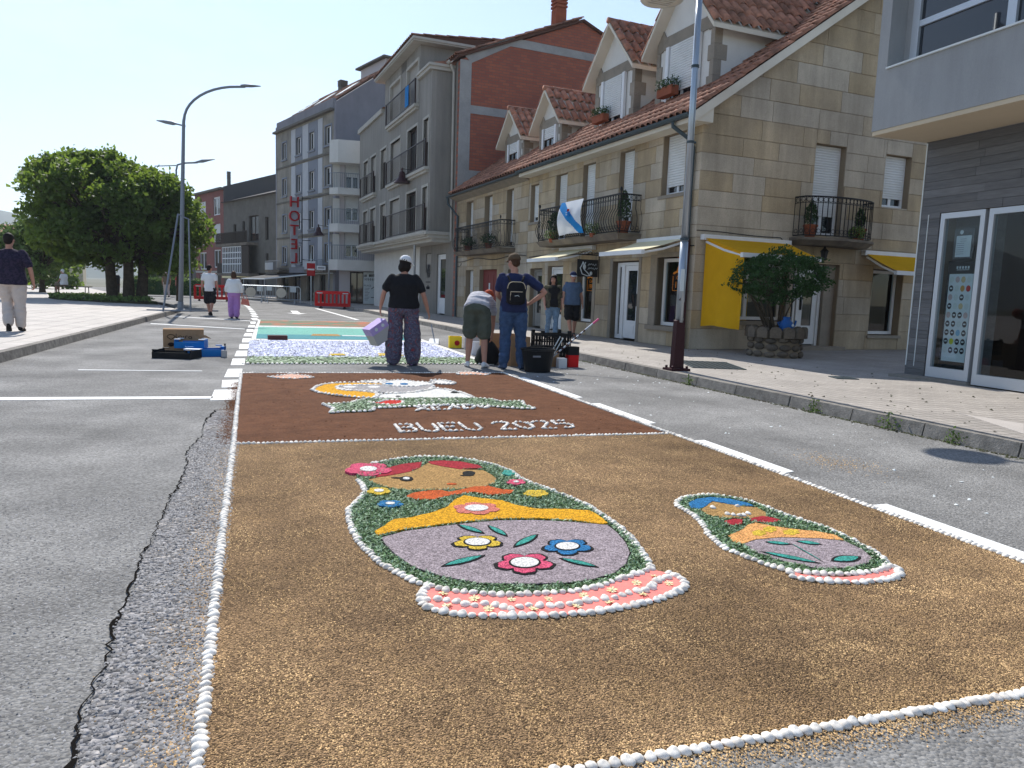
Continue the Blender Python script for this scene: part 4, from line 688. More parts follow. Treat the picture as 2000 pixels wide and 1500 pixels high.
def dormer(parent, wf, uc, width, zb, ze, za, slope, zr0, white='white_wall', shut=.85, frame='white', tl=True, box=True):
    """gabled dormer with stone quoins: front at depth wf"""
    u0, u1 = uc - width / 2, uc + width / 2; D = MB(); wb = (za - zr0) / slope + .1
    wz = lambda z: (z - zr0) / slope
    D.prism([(wf + .02, u0, zb), (wf + .02, u1, zb), (wf + .02, u1, ze), (wf + .02, uc, za - .12), (wf + .02, u0, ze)], [(wb, u0, zb + .1), (wb, u1, zb + .1), (wb, u1, ze), (wb, uc, za - .12), (wb, u0, ze)])
    d = D.build('dormer', white, parent)
    # quoins at both corners, wrapping round
    h = (ze - zb) / 5.0
    for i in range(5):
        q = .34 if i % 2 == 0 else .20; z = zb + i * h
        for s in (0, 1):
            b = MB(); a0, a1 = (u0 - .012, u0 + q * .62) if s == 0 else (u1 - q * .62, u1 + .012); b.box(wf - .012, wf + (q if s == 0 else q), a0, a1, z + .003, z + h - .003); b.build('quoin', 'stone_trim', d)
    b = MB(); b.box(wf - .010, wf + .012, u0 + .13, u1 - .13, ze - .30, ze - .02); b.prism([(wf - .010, u0, ze - .02), (wf - .010, u0 + .34, ze - .02), (wf - .010, u0 + .20, ze + .17), (wf - .010, u0 + .10, ze + .10)], [(wf + .012, u0, ze - .02), (wf + .012, u0 + .34, ze - .02), (wf + .012, u0 + .20, ze + .17), (wf + .012, u0 + .10, ze + .10)])
    b.prism([(wf - .010, u1, ze - .02), (wf - .010, u1 - .34, ze - .02), (wf - .010, u1 - .20, ze + .17), (wf - .010, u1 - .10, ze + .10)], [(wf + .012, u1, ze - .02), (wf + .012, u1 - .34, ze - .02), (wf + .012, u1 - .20, ze + .17), (wf + .012, u1 - .10, ze + .10)]); b.build('lintel', 'stone_trim', d)
    ww = width * .24; window(FT, d, uc - ww, uc + ww, zb + .05, ze - .30, d=wf - .03, shut=shut, frame=frame, flat=True, fd=.05)
    for s in (-1, 1): b = MB(); a = uc + s * (ww + .065); b.box(wf - .075, wf + .0, a - .06, a + .06, zb - .02, ze - .30); b.build('jamb', 'white', d)
    # roof: two slopes with overhang, fascias, tiles
    ov = .30; f0 = wf - .28; pitch = (za - ze) / (width / 2)
    for s in (1, -1):
        e = uc + s * (width / 2 + ov); zl = ze - pitch * ov; b = MB()
        b.prism([(f0, uc, za - .10), (f0, e, zl - .10), (f0, e, zl), (f0, uc, za)], [(wb + .5, uc, za - .10), (max(wz(zl), f0 + .6), e, zl - .10), (max(wz(zl), f0 + .6), e, zl), (wb + .5, uc, za)]); b.build('dormer_roof', 'cream', d)
        up = Vector((0, -s * (width / 2 + ov), za - zl)); ln = up.length
        if s == -1: tiled(d, (f0 - .03, e, zl + .012), (1, 0, 0), up, wb - f0 + .25, ln, .26, .40, 0, .118, keep=lambda p: p.x < wz(p.z) + .25)
        else: tiled(d, (wb + .22, e, zl + .012), (-1, 0, 0), up, wb - f0 + .25, ln, .26, .40, 0, .118, keep=lambda p: p.x < wz(p.z) + .25)
    b = MB()
    for i in range(int((wb - f0) / .34)): x = f0 - .03 + i * .34; b.tube([(x, uc, za + .03), (x + .38, uc, za + .035)], [.085, .07], 8)
    stuff(b.build('ridge_tiles', 'tile', d, smooth=True))
    return d
def balusters(b, p0, p1, z0, z1, n, belly=.10, out=(-1, 0), r=.009):
    """wrought iron railing between two plan points; belly = how far the bars swell outwards"""
    p0, p1 = Vector(p0), Vector(p1); o = Vector(out)
    b.tube([(p0.x, p0.y, z1), (p1.x, p1.y, z1)], .018, 6); b.tube([(p0.x, p0.y, z1 - .13), (p1.x, p1.y, z1 - .13)], .008, 5); b.tube([(p0.x, p0.y, z0 + .05), (p1.x, p1.y, z0 + .05)], .012, 5)
    for i in range(n + 1):
        p = p0.lerp(p1, i / n); pts = []
        for k in range(9): t = k / 8; pts.append((p.x + o.x * belly * math.sin(math.pi * min(1, t * 1.6)) * (1 if t < .62 else 0) , p.y + o.y * belly * math.sin(math.pi * min(1, t * 1.6)) * (1 if t < .62 else 0), z0 + .05 + (z1 - z0 - .05) * t))
        b.tube(pts, r, 5)
    for i in range(n):
        for zz, rr in ((z1 - .065, .05), (z0 + .14, .045)):
            p = p0.lerp(p1, (i + .5) / n); d = (p1 - p0).normalized(); b.tube([(p.x + d.x * rr * math.cos(a), p.y + d.y * rr * math.cos(a), zz + rr * math.sin(a)) for a in [2 * math.pi * k / 8 for k in range(9)]], .006, 4, False)
def pot_plant(name, label, loc, r, h, hp, spread, n, leaf='leaf_pot', tall=True, pot='terracotta', rz=0, size=.05):
    t = thing(name, label, 'potted plant', loc, rz)
    b = MB(); b.lathe([(r * .68, 0), (r * .95, h * .86), (r * 1.08, h * .86), (r * 1.08, h), (r * .9, h), (r * .86, h * .9)], n=14); b.build('pot', pot, t, smooth=False)
    P = RNG.normal(size=(n, 3)); P /= np.linalg.norm(P, axis=1)[:, None]; P *= RNG.uniform(.3, 1, n)[:, None] ** .6
    if tall: P[:, :2] *= (spread * (1 - .75 * (P[:, 2:3] * .5 + .5)) + .02); P[:, 2] = h + hp * (P[:, 2] * .5 + .5)
    else: P *= np.array([spread, spread, hp * .5]); P[:, 2] += h + hp * .35
    leaf_mesh('foliage', P, size, leaf, t); b = MB(); b.tube([(0, 0, h * .7), (0.005, 0, h + hp * .5)], .012, 6); b.build('stem', 'bark', t); return t
def world(root, p): return (root.matrix_basis @ Vector(p))

# ------------------------------------------------------------------ the stone corner house
CX, CY, RZ = 8.724, 13.755, R(3.9)
SL, ZR = .70, 5.22
rnd = random.Random(11)
H1 = thing('stone_house', 'ashlar stone corner house with white shutters, a flag balcony and yellow and cream awnings', 'house', (CX, CY, 0), RZ)
LH = 8.75; DH = 10.0; WR = DH / 2; zridge = ZR + SL * WR
win_f = [(.55, 1.40, 3.46, 4.76), (2.60, 3.27, 2.74, 4.70), (4.50, 5.18, 2.74, 4.66), (6.12, 6.84, 2.74, 4.60), (8.02, 8.62, 3.38, 4.52)]
shop_f = [(.36, 1.36, .56, 2.09), (2.14, 3.36, .12, 2.05), (4.35, 5.25, .45, 2.0), (6.15, 7.15, .12, 2.0), (7.55, 8.45, .12, 1.95)]
zs_f = [.12, .56, .95, 1.35, 1.75, 2.12, 2.48, 2.74, 3.12, 3.46, 3.85, 4.22, 4.6, 5.02]
wf = wall(FT, 'front_wall', 0, LH, .0, 5.0, win_f + shop_f, 'mortar', H1, .02, .32)
ashlar(FT, wf, 0, LH, zs_f, win_f + shop_f, .55, 1.25, rnd)
win_g = [(3.08, 3.98, 2.72, 4.72), (5.22, 6.06, 3.50, 4.70)]
shop_g = [(.55, 2.55, .75, 2.05), (2.72, 4.08, .12, 2.08), (5.15, 6.15, .47, 2.04)]
rake = lambda p: min(ZR - .08 + SL * p[0], ZR - .08 + SL * (DH - p[0])) - p[1]
rs = [(0.02, DH, 0, 4.98)]
for h in win_g + shop_g: rs = sub_rects(rs, h)
b = MB()
for r_ in rs: b.tb(GT, r_[0], r_[1], .02, .32, r_[2], r_[3])
b.prism([(0.02, .02, 4.98), (DH, .02, 4.98), (DH, .02, ZR - .1), (WR, .02, zridge - .1), (0.02, .02, ZR - .1)], [(0.02, .32, 4.98), (DH, .32, 4.98), (DH, .32, ZR - .1), (WR, .32, zridge - .1), (0.02, .32, ZR - .1)])
wg = b.build('gable_wall', 'mortar', H1)
ashlar(GT, wg, 0, 6.6, zs_f + [5.45, 5.9, 6.35, 6.8, 7.25, 7.7, 8.2, 8.7], win_g + shop_g, .75, 1.75, rnd, clip=rake)
b = MB(); b.box(DH - .3, DH, .3, LH, 0, 5.0); b.build('rear_wall', 'mortar', H1)
b = MB(); b.box(1.2, 1.3, .4, LH, .1, 4.9); b.box(1.3, DH - .3, 1.6, 1.7, .1, 4.9); b.box(.32, DH - .3, .32, LH, 2.3, 2.4); b.build('interior_walls', 'dark', H1)
# roof
b = MB()
for (x0, z0, x1, z1) in ((-.38, ZR - SL * .38, WR, zridge), (DH + .38, ZR - SL * .38, WR, zridge)):
    b.prism([(x0, -.22, z0 - .10), (x1, -.22, z1 - .10), (x1, -.22, z1), (x0, -.22, z0)], [(x0, LH, z0 - .10), (x1, LH, z1 - .10), (x1, LH, z1), (x0, LH, z0)])
roof = b.build('roof', 'under', H1)
tiled(roof, (-.42, LH, ZR - SL * .42 + .01), (0, -1, 0), (1, 0, SL), LH + .27, math.hypot(WR + .42, SL * (WR + .42)), .215, .36, 300, .098, rnd=rnd)
b = MB(); b.prism([(-.36, -.235, ZR - SL * .36 - .22), (WR, -.235, zridge - .20), (WR, -.235, zridge - .01), (-.36, -.235, ZR - SL * .36 - .01)], [(-.36, -.2, ZR - SL * .36 - .22), (WR, -.2, zridge - .20), (WR, -.2, zridge - .01), (-.36, -.2, ZR - SL * .36 - .01)])
b.prism([(-.36, -.2, ZR - .45), (.1, -.2, ZR - .45), (.1, -.2, ZR - .05), (-.36, -.2, ZR - .3)], [(-.36, 0, ZR - .45), (.1, 0, ZR - .45), (.1, 0, ZR - .05), (-.36, 0, ZR - .3)]); b.build('barge_board', 'cream', roof)
b = MB(); b.box(-.34, 0, 0.0, LH, ZR - .46, ZR - .40); b.box(-.37, -.335, -.2, LH, ZR - .46, ZR - .29); b.build('fascia', 'cream', roof)
gutter(H1, (-.44, -.15, ZR - .30), (-.44, LH, ZR - .30), .075)
b = MB(); b.tube([(-.43, .45, ZR - .36), (-.43, .45, ZR - .46), (-.12, .22, ZR - .75), (-.06, .2, ZR - .9), (-.06, .2, 2.45)], .042, 8); b.build('downpipe', 'gutter', H1); b = MB(); b.tube([(-.1, .17, 2.45), (-.1, .17, .14)], .075, 8); b.build('downpipe_boot', 'maroon', H1)
dormer(H1, .85, 2.04, 2.22, ZR + SL * .85 - .05, 7.42, 8.72, SL, ZR); dormer(H1, .85, 5.2, 2.06, ZR + SL * .85 - .05, 7.36, 8.45, SL, ZR)
for (a0, a1, z0, z1), s in zip(win_f, (.86, .80, 1, .80, .86)): window(FT, H1, a0, a1, z0, z1, shut=s, d=.15)
b = MB()
for (a0, a1, z0, z1) in win_f[:1] + win_f[4:]: b.tb(FT, a0 - .08, a1 + .08, -.03, .14, z0 - .08, z0 - .002)
b.build('window_sill', 'stone_trim', H1)
window(GT, H1, *win_g[0], shut=.78, d=.17, fw=.075, mull=1, bars=0, name='balcony_door'); window(GT, H1, *win_g[1], shut=.82, d=.17, fw=.07)
# shopfronts
def door(T, parent, a0, a1, z0, z1, d, glass0=.45, mat='white', leafs=1, gm='shop_pane'):
    b = MB(); b.tb(T, a0, a0 + .07, d - .03, d + .06, z0, z1); b.tb(T, a1 - .07, a1, d - .03, d + .06, z0, z1); b.tb(T, a0 + .07, a1 - .07, d - .03, d + .06, z1 - .07, z1); n = (a1 - a0 - .14) / leafs
    dr = b.build('door', mat, parent)
    for k in range(leafs):
        p, q = a0 + .07 + k * n + .004, a0 + .07 + (k + 1) * n - .004; zl = z0 + .03; zg = z0 + (z1 - z0) * glass0 * .55; b = MB()
        b.tb(T, p, p + .13, d, d + .045, zl, z1 - .075); b.tb(T, q - .13, q, d, d + .045, zl, z1 - .075); b.tb(T, p + .13, q - .13, d, d + .045, zl, zg); b.tb(T, p + .13, q - .13, d, d + .045, z1 - .2, z1 - .075); b.tb(T, p + .18, q - .18, d - .012, d, zl + .12, zg - .12); b.build('door_leaf', mat, dr)
        b = MB(); b.tb(T, p + .12, q - .12, d + .02, d + .026, zg - .01, z1 - .19); b.build('pane', gm, dr)
    b = MB(); b.tb(T, p + .04, p + .07, d - .05, d - .005, z0 + .82, z0 + 1.12); b.build('handle', 'iron', dr); return dr
sf = []
b = MB(); b.tb(FT, .26, .36, -.02, .3, .5, 2.16); b.tb(FT, 1.36, 1.62, -.02, .3, .5, 2.16); b.tb(FT, .36, 1.36, -.02, .3, 2.09, 2.20); b.tb(FT, .24, 1.66, -.07, .3, .46, .555); b.build('shop_surround', 'stone_trim', H1)
sw = window(FT, H1, .38, 1.34, .57, 2.07, d=.16, fw=.075, mull=0, name='shop_window', gmat='shop_glass')
def window_art(parent, T, a, d, z, s):
    """orange window lettering: a figure above the year 1987 in a rounded box"""
    me = text_mesh('1987', .20 * s, .001); tx = link('lettering', me, 'orange_paint', parent); tx.matrix_local = Matrix(((0, 0, -1, d), (-1, 0, 0, a), (0, 1, 0, z), (0, 0, 0, 1)))
    me = text_mesh('Café', .12 * s, .001); tx = link('lettering', me, 'orange_paint', parent); tx.matrix_local = Matrix(((0, 0, -1, d), (-1, 0, 0, a + .03), (0, 1, 0, z + .16 * s), (0, 0, 0, 1)))
    b = MB(); W, Hh = .27 * s, .25 * s; pts = [T(a - W, d, z - .12 * s), T(a + W, d, z - .12 * s), T(a + W, d, z + .2 * s)]; b.tube(pts, .008, 4); b.tube([T(a - W, d, z - .12 * s), T(a - W, d, z + .2 * s)], .008, 4)
    for p, q in (((0, .55), (-.12, .3)), ((0, .55), (.10, .42)), ((.1, .42), (.2, .26)), ((-.12, .3), (.05, .26)), ((-.05, .5), (-.1, .62)), ((-.12, .3), (-.25, .26))): b.tube([T(a - p[0] * s, d, z + p[1] * s), T(a - q[0] * s, d, z + q[1] * s)], .025 * s, 5)
    b.build('figure', 'orange_paint', parent)
window_art(sw, FT, .72, .185, 1.48, 1.0)
b = MB(); 
for k in range(9): b.box(.55 + .05 * (k % 3), .7, .5 + .08 * k, .55 + .08 * k, .6, .8 + .05 * ((k * 7) % 5))
b.build('shop_goods', 'teal_can', H1)
b = MB(); b.tb(FT, 2.02, 2.14, -.01, .3, .12, 2.12); b.tb(FT, 3.36, 3.48, -.01, .3, .12, 2.12); b.build('door_surround', 'stone_trim', H1)
door(FT, H1, 2.2, 3.02, .14, 2.02, .14); window(FT, H1, 3.04, 3.34, .14, 2.02, d=.14, mull=0, fw=.1, name='side_light', gmat='shop_pane')
sw2 = window(FT, H1, 4.37, 5.23, .47, 1.98, d=.16, fw=.07, mull=0, name='shop_window', gmat='shop_glass'); window_art(sw2, FT, 4.75, .185, 1.42, .9)
b = MB(); b.tb(FT, 4.2, 4.35, -.015, .3, .42, 2.08); b.build('shop_surround', 'stone_trim', H1); b = MB(); b.tb(FT, 5.25, 5.6, -.015, .3, .42, 2.08); b.build('shop_surround', 'stone_trim', H1)
door(FT, H1, 6.2, 7.1, .14, 1.98, .14); door(FT, H1, 7.6, 8.4, .14, 1.93, .16, mat='grey_stone')
b = MB(); b.tb(GT, .48, .55, -.01, .3, .72, 2.1); b.tb(GT, 2.55, 2.64, -.01, .3, .72, 2.1); b.tb(GT, .45, 2.66, -.05, .3, .66, .748); b.build('shop_surround', 'stone_trim', H1)
window(GT, H1, .57, 2.53, .77, 2.03, d=.16, fw=.07, mull=1, name='shop_window', gmat='shop_glass')
door(GT, H1, 3.05, 3.75, .20, 2.06, .22, leafs=1); window(GT, H1, 2.74, 3.03, .20, 2.06, d=.22, mull=0, fw=.05, name='side_light', gmat='shop_pane'); b = MB(); b.tb(GT, 3.77, 4.08, .12, .3, .12, 2.08); b.build('door_reveal', 'stone_trim', H1); b = MB(); b.tb(GT, 2.6, 4.2, -.25, .22, .1, .2); b.build('door_step', 'stone_trim', H1)
window(GT, H1, 5.17, 6.13, .49, 2.02, d=.18, fw=.07, mull=0, name='shop_window', gmat='shop_glass'); b = MB(); b.tb(GT, 5.1, 6.2, -.05, .16, .40, .468); b.build('window_sill', 'stone_trim', H1)
b = MB(); b.box(1.6, 1.9, .5, .55, .7, 1.5); b.build('shop_goods', 'yellow_cloth', H1)
# balconies
b = MB(); b.prism([(0.0, 2.15, 2.52), (0, 6.78, 2.52), (-.52, 6.66, 2.52), (-.52, 2.28, 2.52)], [(0, 2.1, 2.66), (0, 6.85, 2.66), (-.62, 6.75, 2.66), (-.62, 2.15, 2.66)]); bal = b.build('balcony', 'slab', H1)
b = MB(); balusters(b, (-.55, 2.2), (-.55, 6.7), 2.66, 3.56, 38, .11); balusters(b, (-.55, 2.2), (0, 2.2), 2.66, 3.56, 4, .09, (0, -1)); balusters(b, (-.55, 6.7), (0, 6.7), 2.66, 3.56, 4, .09, (0, 1))
for y in (2.2, 6.7): b.ell((-.55, y, 3.66), (.035, .035, .06), 8, 6); b.tube([(-.55, y, 2.66), (-.55, y, 3.66)], .017, 6)
stuff(b.build('railing', 'iron', bal))
arc = lambda r0, n=12: [(3.62 + 1.12 * math.sin(a) * r0, -.62 * r0 * math.cos(a) ** .5 - .0) for a in [-math.pi / 2 + math.pi * i / n for i in range(n + 1)]]
P = [(2.5, 0)] + [(2.55 + 2.14 * t, -.32 - .30 * math.sin(math.pi * t) ** .7) for t in [i / 12 for i in range(13)]] + [(4.74, 0)]
b = MB(); b.prism([(x * .9 + .36, y * .8, 2.46) for x, y in P], [(x, y, 2.56) for x, y in P]); b.prism([(x, y - (.02 if y else 0), 2.562) for x, y in P], [(x, y - (.02 if y else 0), 2.62) for x, y in P]); bg_ = b.build('gable_balcony', 'slab', H1)
b = MB(); Q = [(2.6, 0)] + [(2.62 + 2.0 * t, -.30 - .27 * math.sin(math.pi * t) ** .7) for t in [i / 9 for i in range(10)]] + [(4.64, 0)]
for p, q in zip(Q[:-1], Q[1:]): balusters(b, p, q, 2.62, 3.50, max(2, int((Vector(q) - Vector(p)).length / .125)), .0, (0, -1), .010)
stuff(b.build('railing', 'iron', bg_))
# awnings
def awning(T, name, a0, a1, zt, proj, drop, f0, f1, cloth, parent, side=None, armmat='white'):
    b = MB(); b.tb(T, a0 - .05, a1 + .05, -.13, -.01, zt - .02, zt + .09); A = b.build(name, armmat, parent)
    n = 8; V = []
    for i in range(n + 1):
        t = i / n; V += [T(a0 + (f0 - a0) * t, -.08 - (proj - .08) * t, zt + .03 - drop * t - .02 * math.sin(math.pi * t)), T(a1 + (f1 - a1) * t, -.08 - (proj - .08) * t, zt + .03 - drop * t - .02 * math.sin(math.pi * t))]
    b = MB(); b.add(V, [(2 * i, 2 * i + 1, 2 * i + 3, 2 * i + 2) for i in range(n)]); b.build('canvas', cloth, A, fix=False)
    b = MB(); b.tb(T, f0 - .04, f1 + .04, -proj - .03, -proj + .05, zt - drop - .055, zt - drop + .035); b.build('front_bar', armmat, A)
    for aw, af in ((a0 + .06, f0 + .04), (a1 - .06, f1 - .04)):
        p, q = Vector(T(aw, -.08, zt - .06)), Vector(T(af, -proj + .02, zt - drop - .03)); m = (p + q) / 2 + Vector((0, 0, -.03)); b = MB(); b.tube([p, m, q], .026, 6); b.build('arm', armmat, A)
    if side:
        aS, zb = side; b = MB(); V = []; n = 16
        for i in range(n + 1):
            t = i / n; d = -.06 - (proj - .06) * t; w = .035 * math.sin(t * 9) + .02 * math.sin(t * 23); zt_ = zt + .02 - drop * t; zbt = zb + .02 * t + .025 * math.sin(t * 5)
            for k in range(7): s = k / 6; V.append(T(aS + w * s * s, d, zt_ + (zbt - zt_) * s))
        b.add(V, [(7 * i + k, 7 * i + k + 1, 7 * i + 8 + k, 7 * i + 7 + k) for i in range(n) for k in range(6)]); b.build('side_curtain', cloth, A, fix=False, smooth=True)
    return A
awning(FT, 'cream_awning', .25, 2.05, 2.44, 1.12, .30, .3, 2.0, 'cream_cloth', H1); awning(FT, 'cream_awning', 4.3, 6.15, 2.40, 1.12, .30, 4.35, 6.1, 'cream_cloth', H1)
awning(GT, 'yellow_awning', .16, 2.42, 2.45, 1.30, .36, .2, 2.14, 'yellow_cloth', H1, side=(.22, .62)); awning(GT, 'yellow_awning', 4.75, 6.6, 2.36, .95, .42, 4.8, 6.6, 'yellow_cloth', H1)
# cable along the fronts, wall lantern
b = MB(); b.tube([(-.03, y, 2.30 + .03 * math.sin(y * 1.1)) for y in [k * .5 for k in range(18)]], .012, 5); b.build('cable', 'iron', H1); b = MB(); b.tube([(x, -.02, 2.62 - .012 * x + .01 * math.sin(x * 3)) for x in [k * .25 for k in range(10)]] + [(2.35, -.02, 2.5)], .009, 5); b.build('cable', 'iron', H1)
t = thing('wall_lantern', 'black wall lantern hanging under the curved gable balcony', 'lantern', world(H1, (3.35, -.22, 2.28)), RZ)
b = MB(); b.lathe([(.05, -.13), (.085, .06), (.1, .07), (.03, .14), (.012, .2)], n=6); b.build('lantern_body', 'iron', t); b = MB(); b.tube([(0, .2, .2), (0, .05, .24), (0, 0, .18)], .01, 5); b.build('bracket', 'iron', t)
# flag over the balcony rail
t = thing('flag', 'white flag with a blue diagonal band and a small crest hung over the balcony rail', 'flag', world(H1, (-.68, 4.45, 0)), RZ)
def flagpt(s, q):   # s 0..1 from the left edge (far end) to the right, q 0..1 down
    y = .62 - 1.24 * s + .05 * q * (1 - 2 * s); return Vector((-.015 * math.sin(s * 16 + q * 2) * q - .10 * math.sin(math.pi * min(1, q * 1.0)) + .02, y, 3.60 - .08 * (s - .5) * 0 - .86 * q + .03 * math.sin(s * 3.1) * q))
V = []; n, m = 60, 44
for j in range(m + 1):
    for i in range(n + 1): V.append(flagpt(i / n, j / m))
Fw, Fb = [], []
for j in range(m):
    for i in range(n):
        s, q = (i + .5) / n, (j + .5) / m; a = j * (n + 1) + i; (Fb if abs((s - q)) < .17 else Fw).append((a, a + 1, a + n + 2, a + n + 1))
b = MB(); b.add(V, Fw); b.build('flag_cloth', 'flag_white', t, fix=False, smooth=True); b = MB(); b.add(V, Fb); b.build('blue_band', 'flag_blue', t, fix=False, smooth=True)
b = MB(); c = flagpt(.52, .42)
b.tube([(c.x - .02, c.y + .0, c.z + .06), (c.x - .02, c.y, c.z - .06)], .05, 8); b.build('crest', 'flag_blue', t); b = MB()
for k in range(5): b.tube([(c.x - .03, c.y + (k - 2) * .022, c.z + .07), (c.x - .03, c.y + (k - 2) * .03, c.z + .13)], .008, 5)
b.build('crest_crown', 'sign_red', t); b = MB()
for k in range(6): b.ell((c.x - .075, c.y + ((k % 3) - 1) * .03, c.z + .03 - .05 * (k // 3)), (.006, .01, .012), 6, 4)
b.build('crest_crosses', 'flag_white', t)
# plants
pot_plant('potted_cypress', 'conical green shrub in a terracotta pot at the near end of the flag balcony', world(H1, (-.3, 2.45, 2.66)), .17, .30, .75, .22, 900, size=.05)
pot_plant('potted_shrub', 'dark bushy plant behind the far end of the flag balcony railing', world(H1, (-.3, 6.2, 2.66)), .15, .25, .6, .3, 600, size=.06)
pot_plant('trailing_plant', 'pale trailing plant hanging off the slab of the flag balcony, right of the flag', world(H1, (-.6, 3.42, 2.62)), .08, .1, .34, .22, 420, 'leaf_light', False, size=.035); pot_plant('trailing_plant', 'pale trailing plant hanging off the slab of the flag balcony, left of the flag', world(H1, (-.6, 5.75, 2.60)), .08, .1, .30, .24, 420, 'leaf_light', False, size=.035)
pot_plant('potted_shrub', 'upright dark shrub in a terracotta pot at the left end of the gable balcony', world(H1, (2.86, -.24, 2.62)), .15, .28, .55, .2, 800, size=.045); pot_plant('potted_shrub', 'upright dark shrub in a terracotta pot at the right end of the gable balcony', world(H1, (4.28, -.28, 2.62)), .15, .28, .5, .16, 700, size=.045)
pot_plant('trailing_plant', 'light green leafy plant spilling through the gable balcony railing', world(H1, (3.95, -.50, 2.55)), .08, .1, .34, .2, 420, 'leaf_light', False, size=.05)
for uc, zz, lab in ((2.3, 6.0, 'box of green leaves on the sill of the nearest dormer, behind the lamp pole'), (5.5, 6.0, 'box of reddish green leaves on the sill of the second dormer')):
    t = thing('window_box', lab, 'window box', world(H1, (.62, uc, zz - .02)), RZ); b = MB(); b.box(-.1, .1, -.3, .3, -.08, .12); b.build('box', 'terracotta', t); P = RNG.uniform(-1, 1, (420, 3)) * np.array([.14, .34, .12]) + np.array([0, 0, .2]); leaf_mesh('foliage', P, .055, 'leaf_pot', t)
# hanging sign with a black board between the two cream awnings
t = thing('hanging_sign', 'black hanging shop sign with a pale figure and script between the cream awnings', 'shop sign', world(H1, (0, 4.02, 1.86)), RZ)
b = MB(); b.box(-.66, -.06, -.012, .012, -.20, .24); b.build('board', 'iron', t)
b = MB(); b.tube([(0, 0, .36), (-.72, 0, .36)], .014, 6); b.tube([(-.03, 0, .40), (-.03, 0, -.36)], .016, 6)
for x in (-.6, -.12): b.tube([(x, 0, .36), (x, 0, .24)], .006, 4)
for k in range(6): b.tube([(-.1 - .1 * k + .04 * math.cos(a), 0, .405 + .04 * math.sin(a)) for a in [2 * math.pi * j / 8 for j in range(9)]], .006, 4, False)
b.build('bracket', 'iron', t)
b = MB()
for P_ in ([(-.58, .02), (-.52, -.13), (-.36, -.18), (-.30, -.16)], [(-.50, .17), (-.47, .08), (-.46, -.02), (-.36, -.1), (-.28, -.18)], [(-.50, .18), (-.54, .08), (-.58, .02)], [(-.43, .17), (-.47, .08)]): b.tube([(x, -.016, z) for x, z in P_], .013, 5)
b.ell((-.46, -.016, .05), (.045, .008, .07), 8, 6); b.ell((-.26, -.016, -.11), (.04, .008, .05), 8, 6); b.build('figure', 'poster_white', t)
b = MB()
for z_, n_ in ((.12, 9), (.02, 10)): b.tube([(-.36 + .032 * k + .012 * math.sin(k * 2.1), -.016, z_ + (.035 if k in (0, 6) else .018) * (1 if k % 2 else -1)) for k in range(n_)], .006, 4)
b.build('script_lettering', 'poster_white', t)

# ------------------------------------------------------------------ the older stone house next door
H2 = thing('stone_house', 'older stone house with a red door, dark window frames and two small dormers', 'house', world(H1, (0, LH + .01, 0)), RZ)
L2 = 7.1; U = LH + .01
win2 = [(10.0 - U, 10.62 - U, 2.74, 4.60), (11.95 - U, 12.72 - U, 2.74, 4.60), (13.95 - U, 14.72 - U, 2.74, 4.58)]
shop2 = [(9.4 - U, 10.3 - U, .6, 1.95), (11.3 - U, 13.05 - U, .12, 1.98), (13.75 - U, 14.6 - U, .55, 1.98)]
wf2 = wall(FT, 'front_wall', 0.02, L2, 0, 4.98, win2 + shop2, 'mortar', H2, .02, .32); ashlar(FT, wf2, 0.01, L2, zs_f, win2 + shop2, .55, 1.3, rnd)
b = MB(); b.box(.5, 8, .1, L2 - .1, .1, 4.9); b.build('interior', 'dark', H2)
b = MB()
for (x0, z0, x1, z1) in ((-.33, ZR - SL * .33, WR, zridge), (DH + .38, ZR - SL * .38, WR, zridge)): b.prism([(x0, 0.005, z0 - .12), (x1, 0.005, z1 - .12), (x1, 0.005, z1 - .02), (x0, 0.005, z0 - .02)], [(x0, L2, z0 - .12), (x1, L2, z1 - .12), (x1, L2, z1 - .02), (x0, L2, z0 - .02)])
roof2 = b.build('roof', 'under', H2); tiled(roof2, (-.36, L2, ZR - SL * .36 - .01), (0, -1, 0), (1, 0, SL), L2 - .01, math.hypot(WR + .36, SL * (WR + .36)), .225, .36, 0, .10, rnd=rnd)
b = MB(); b.prism([(-.30, 0.01, ZR - .40), (0, 0.01, ZR - .52), (0, 0.01, ZR - .2), (-.30, 0.01, ZR - .34)], [(-.30, L2, ZR - .40), (0, L2, ZR - .52), (0, L2, ZR - .2), (-.30, L2, ZR - .34)]); b.build('cornice', 'stone_trim', roof2); gutter(H2, (-.38, .0, ZR - .32), (-.38, L2 + .2, ZR - .32), .06)
b = MB(); b.tube([(-.38, L2 + .1, ZR - .36), (-.36, L2 + .1, ZR - .6), (-.07, L2 - .3, ZR - 1.1), (-.07, L2 - .3, .14)], .045, 8); b.build('downpipe', 'gutter', H2)
dormer(H2, .85, 9.15 - U, 1.62, ZR + SL * .85 - .05, 6.78, 7.62, SL, ZR, shut=.55, frame='wood_dark'); dormer(H2, .85, 12.1 - U, 1.7, ZR + SL * .85 - .05, 6.78, 7.62, SL, ZR, shut=.55, frame='wood_dark')
for w_, s_ in zip(win2, (.92, .85, .7)): window(FT, H2, *w_, frame='wood_dark', shut=s_, d=.2)
b = MB(); b.prism([(0.0, 9.75 - U, 2.50), (0, 14.5 - U, 2.50), (-.48, 14.4 - U, 2.50), (-.48, 9.85 - U, 2.50)], [(0, 9.7 - U, 2.64), (0, 14.55 - U, 2.64), (-.58, 14.5 - U, 2.64), (-.58, 9.75 - U, 2.64)]); bal2 = b.build('balcony', 'slab', H2)
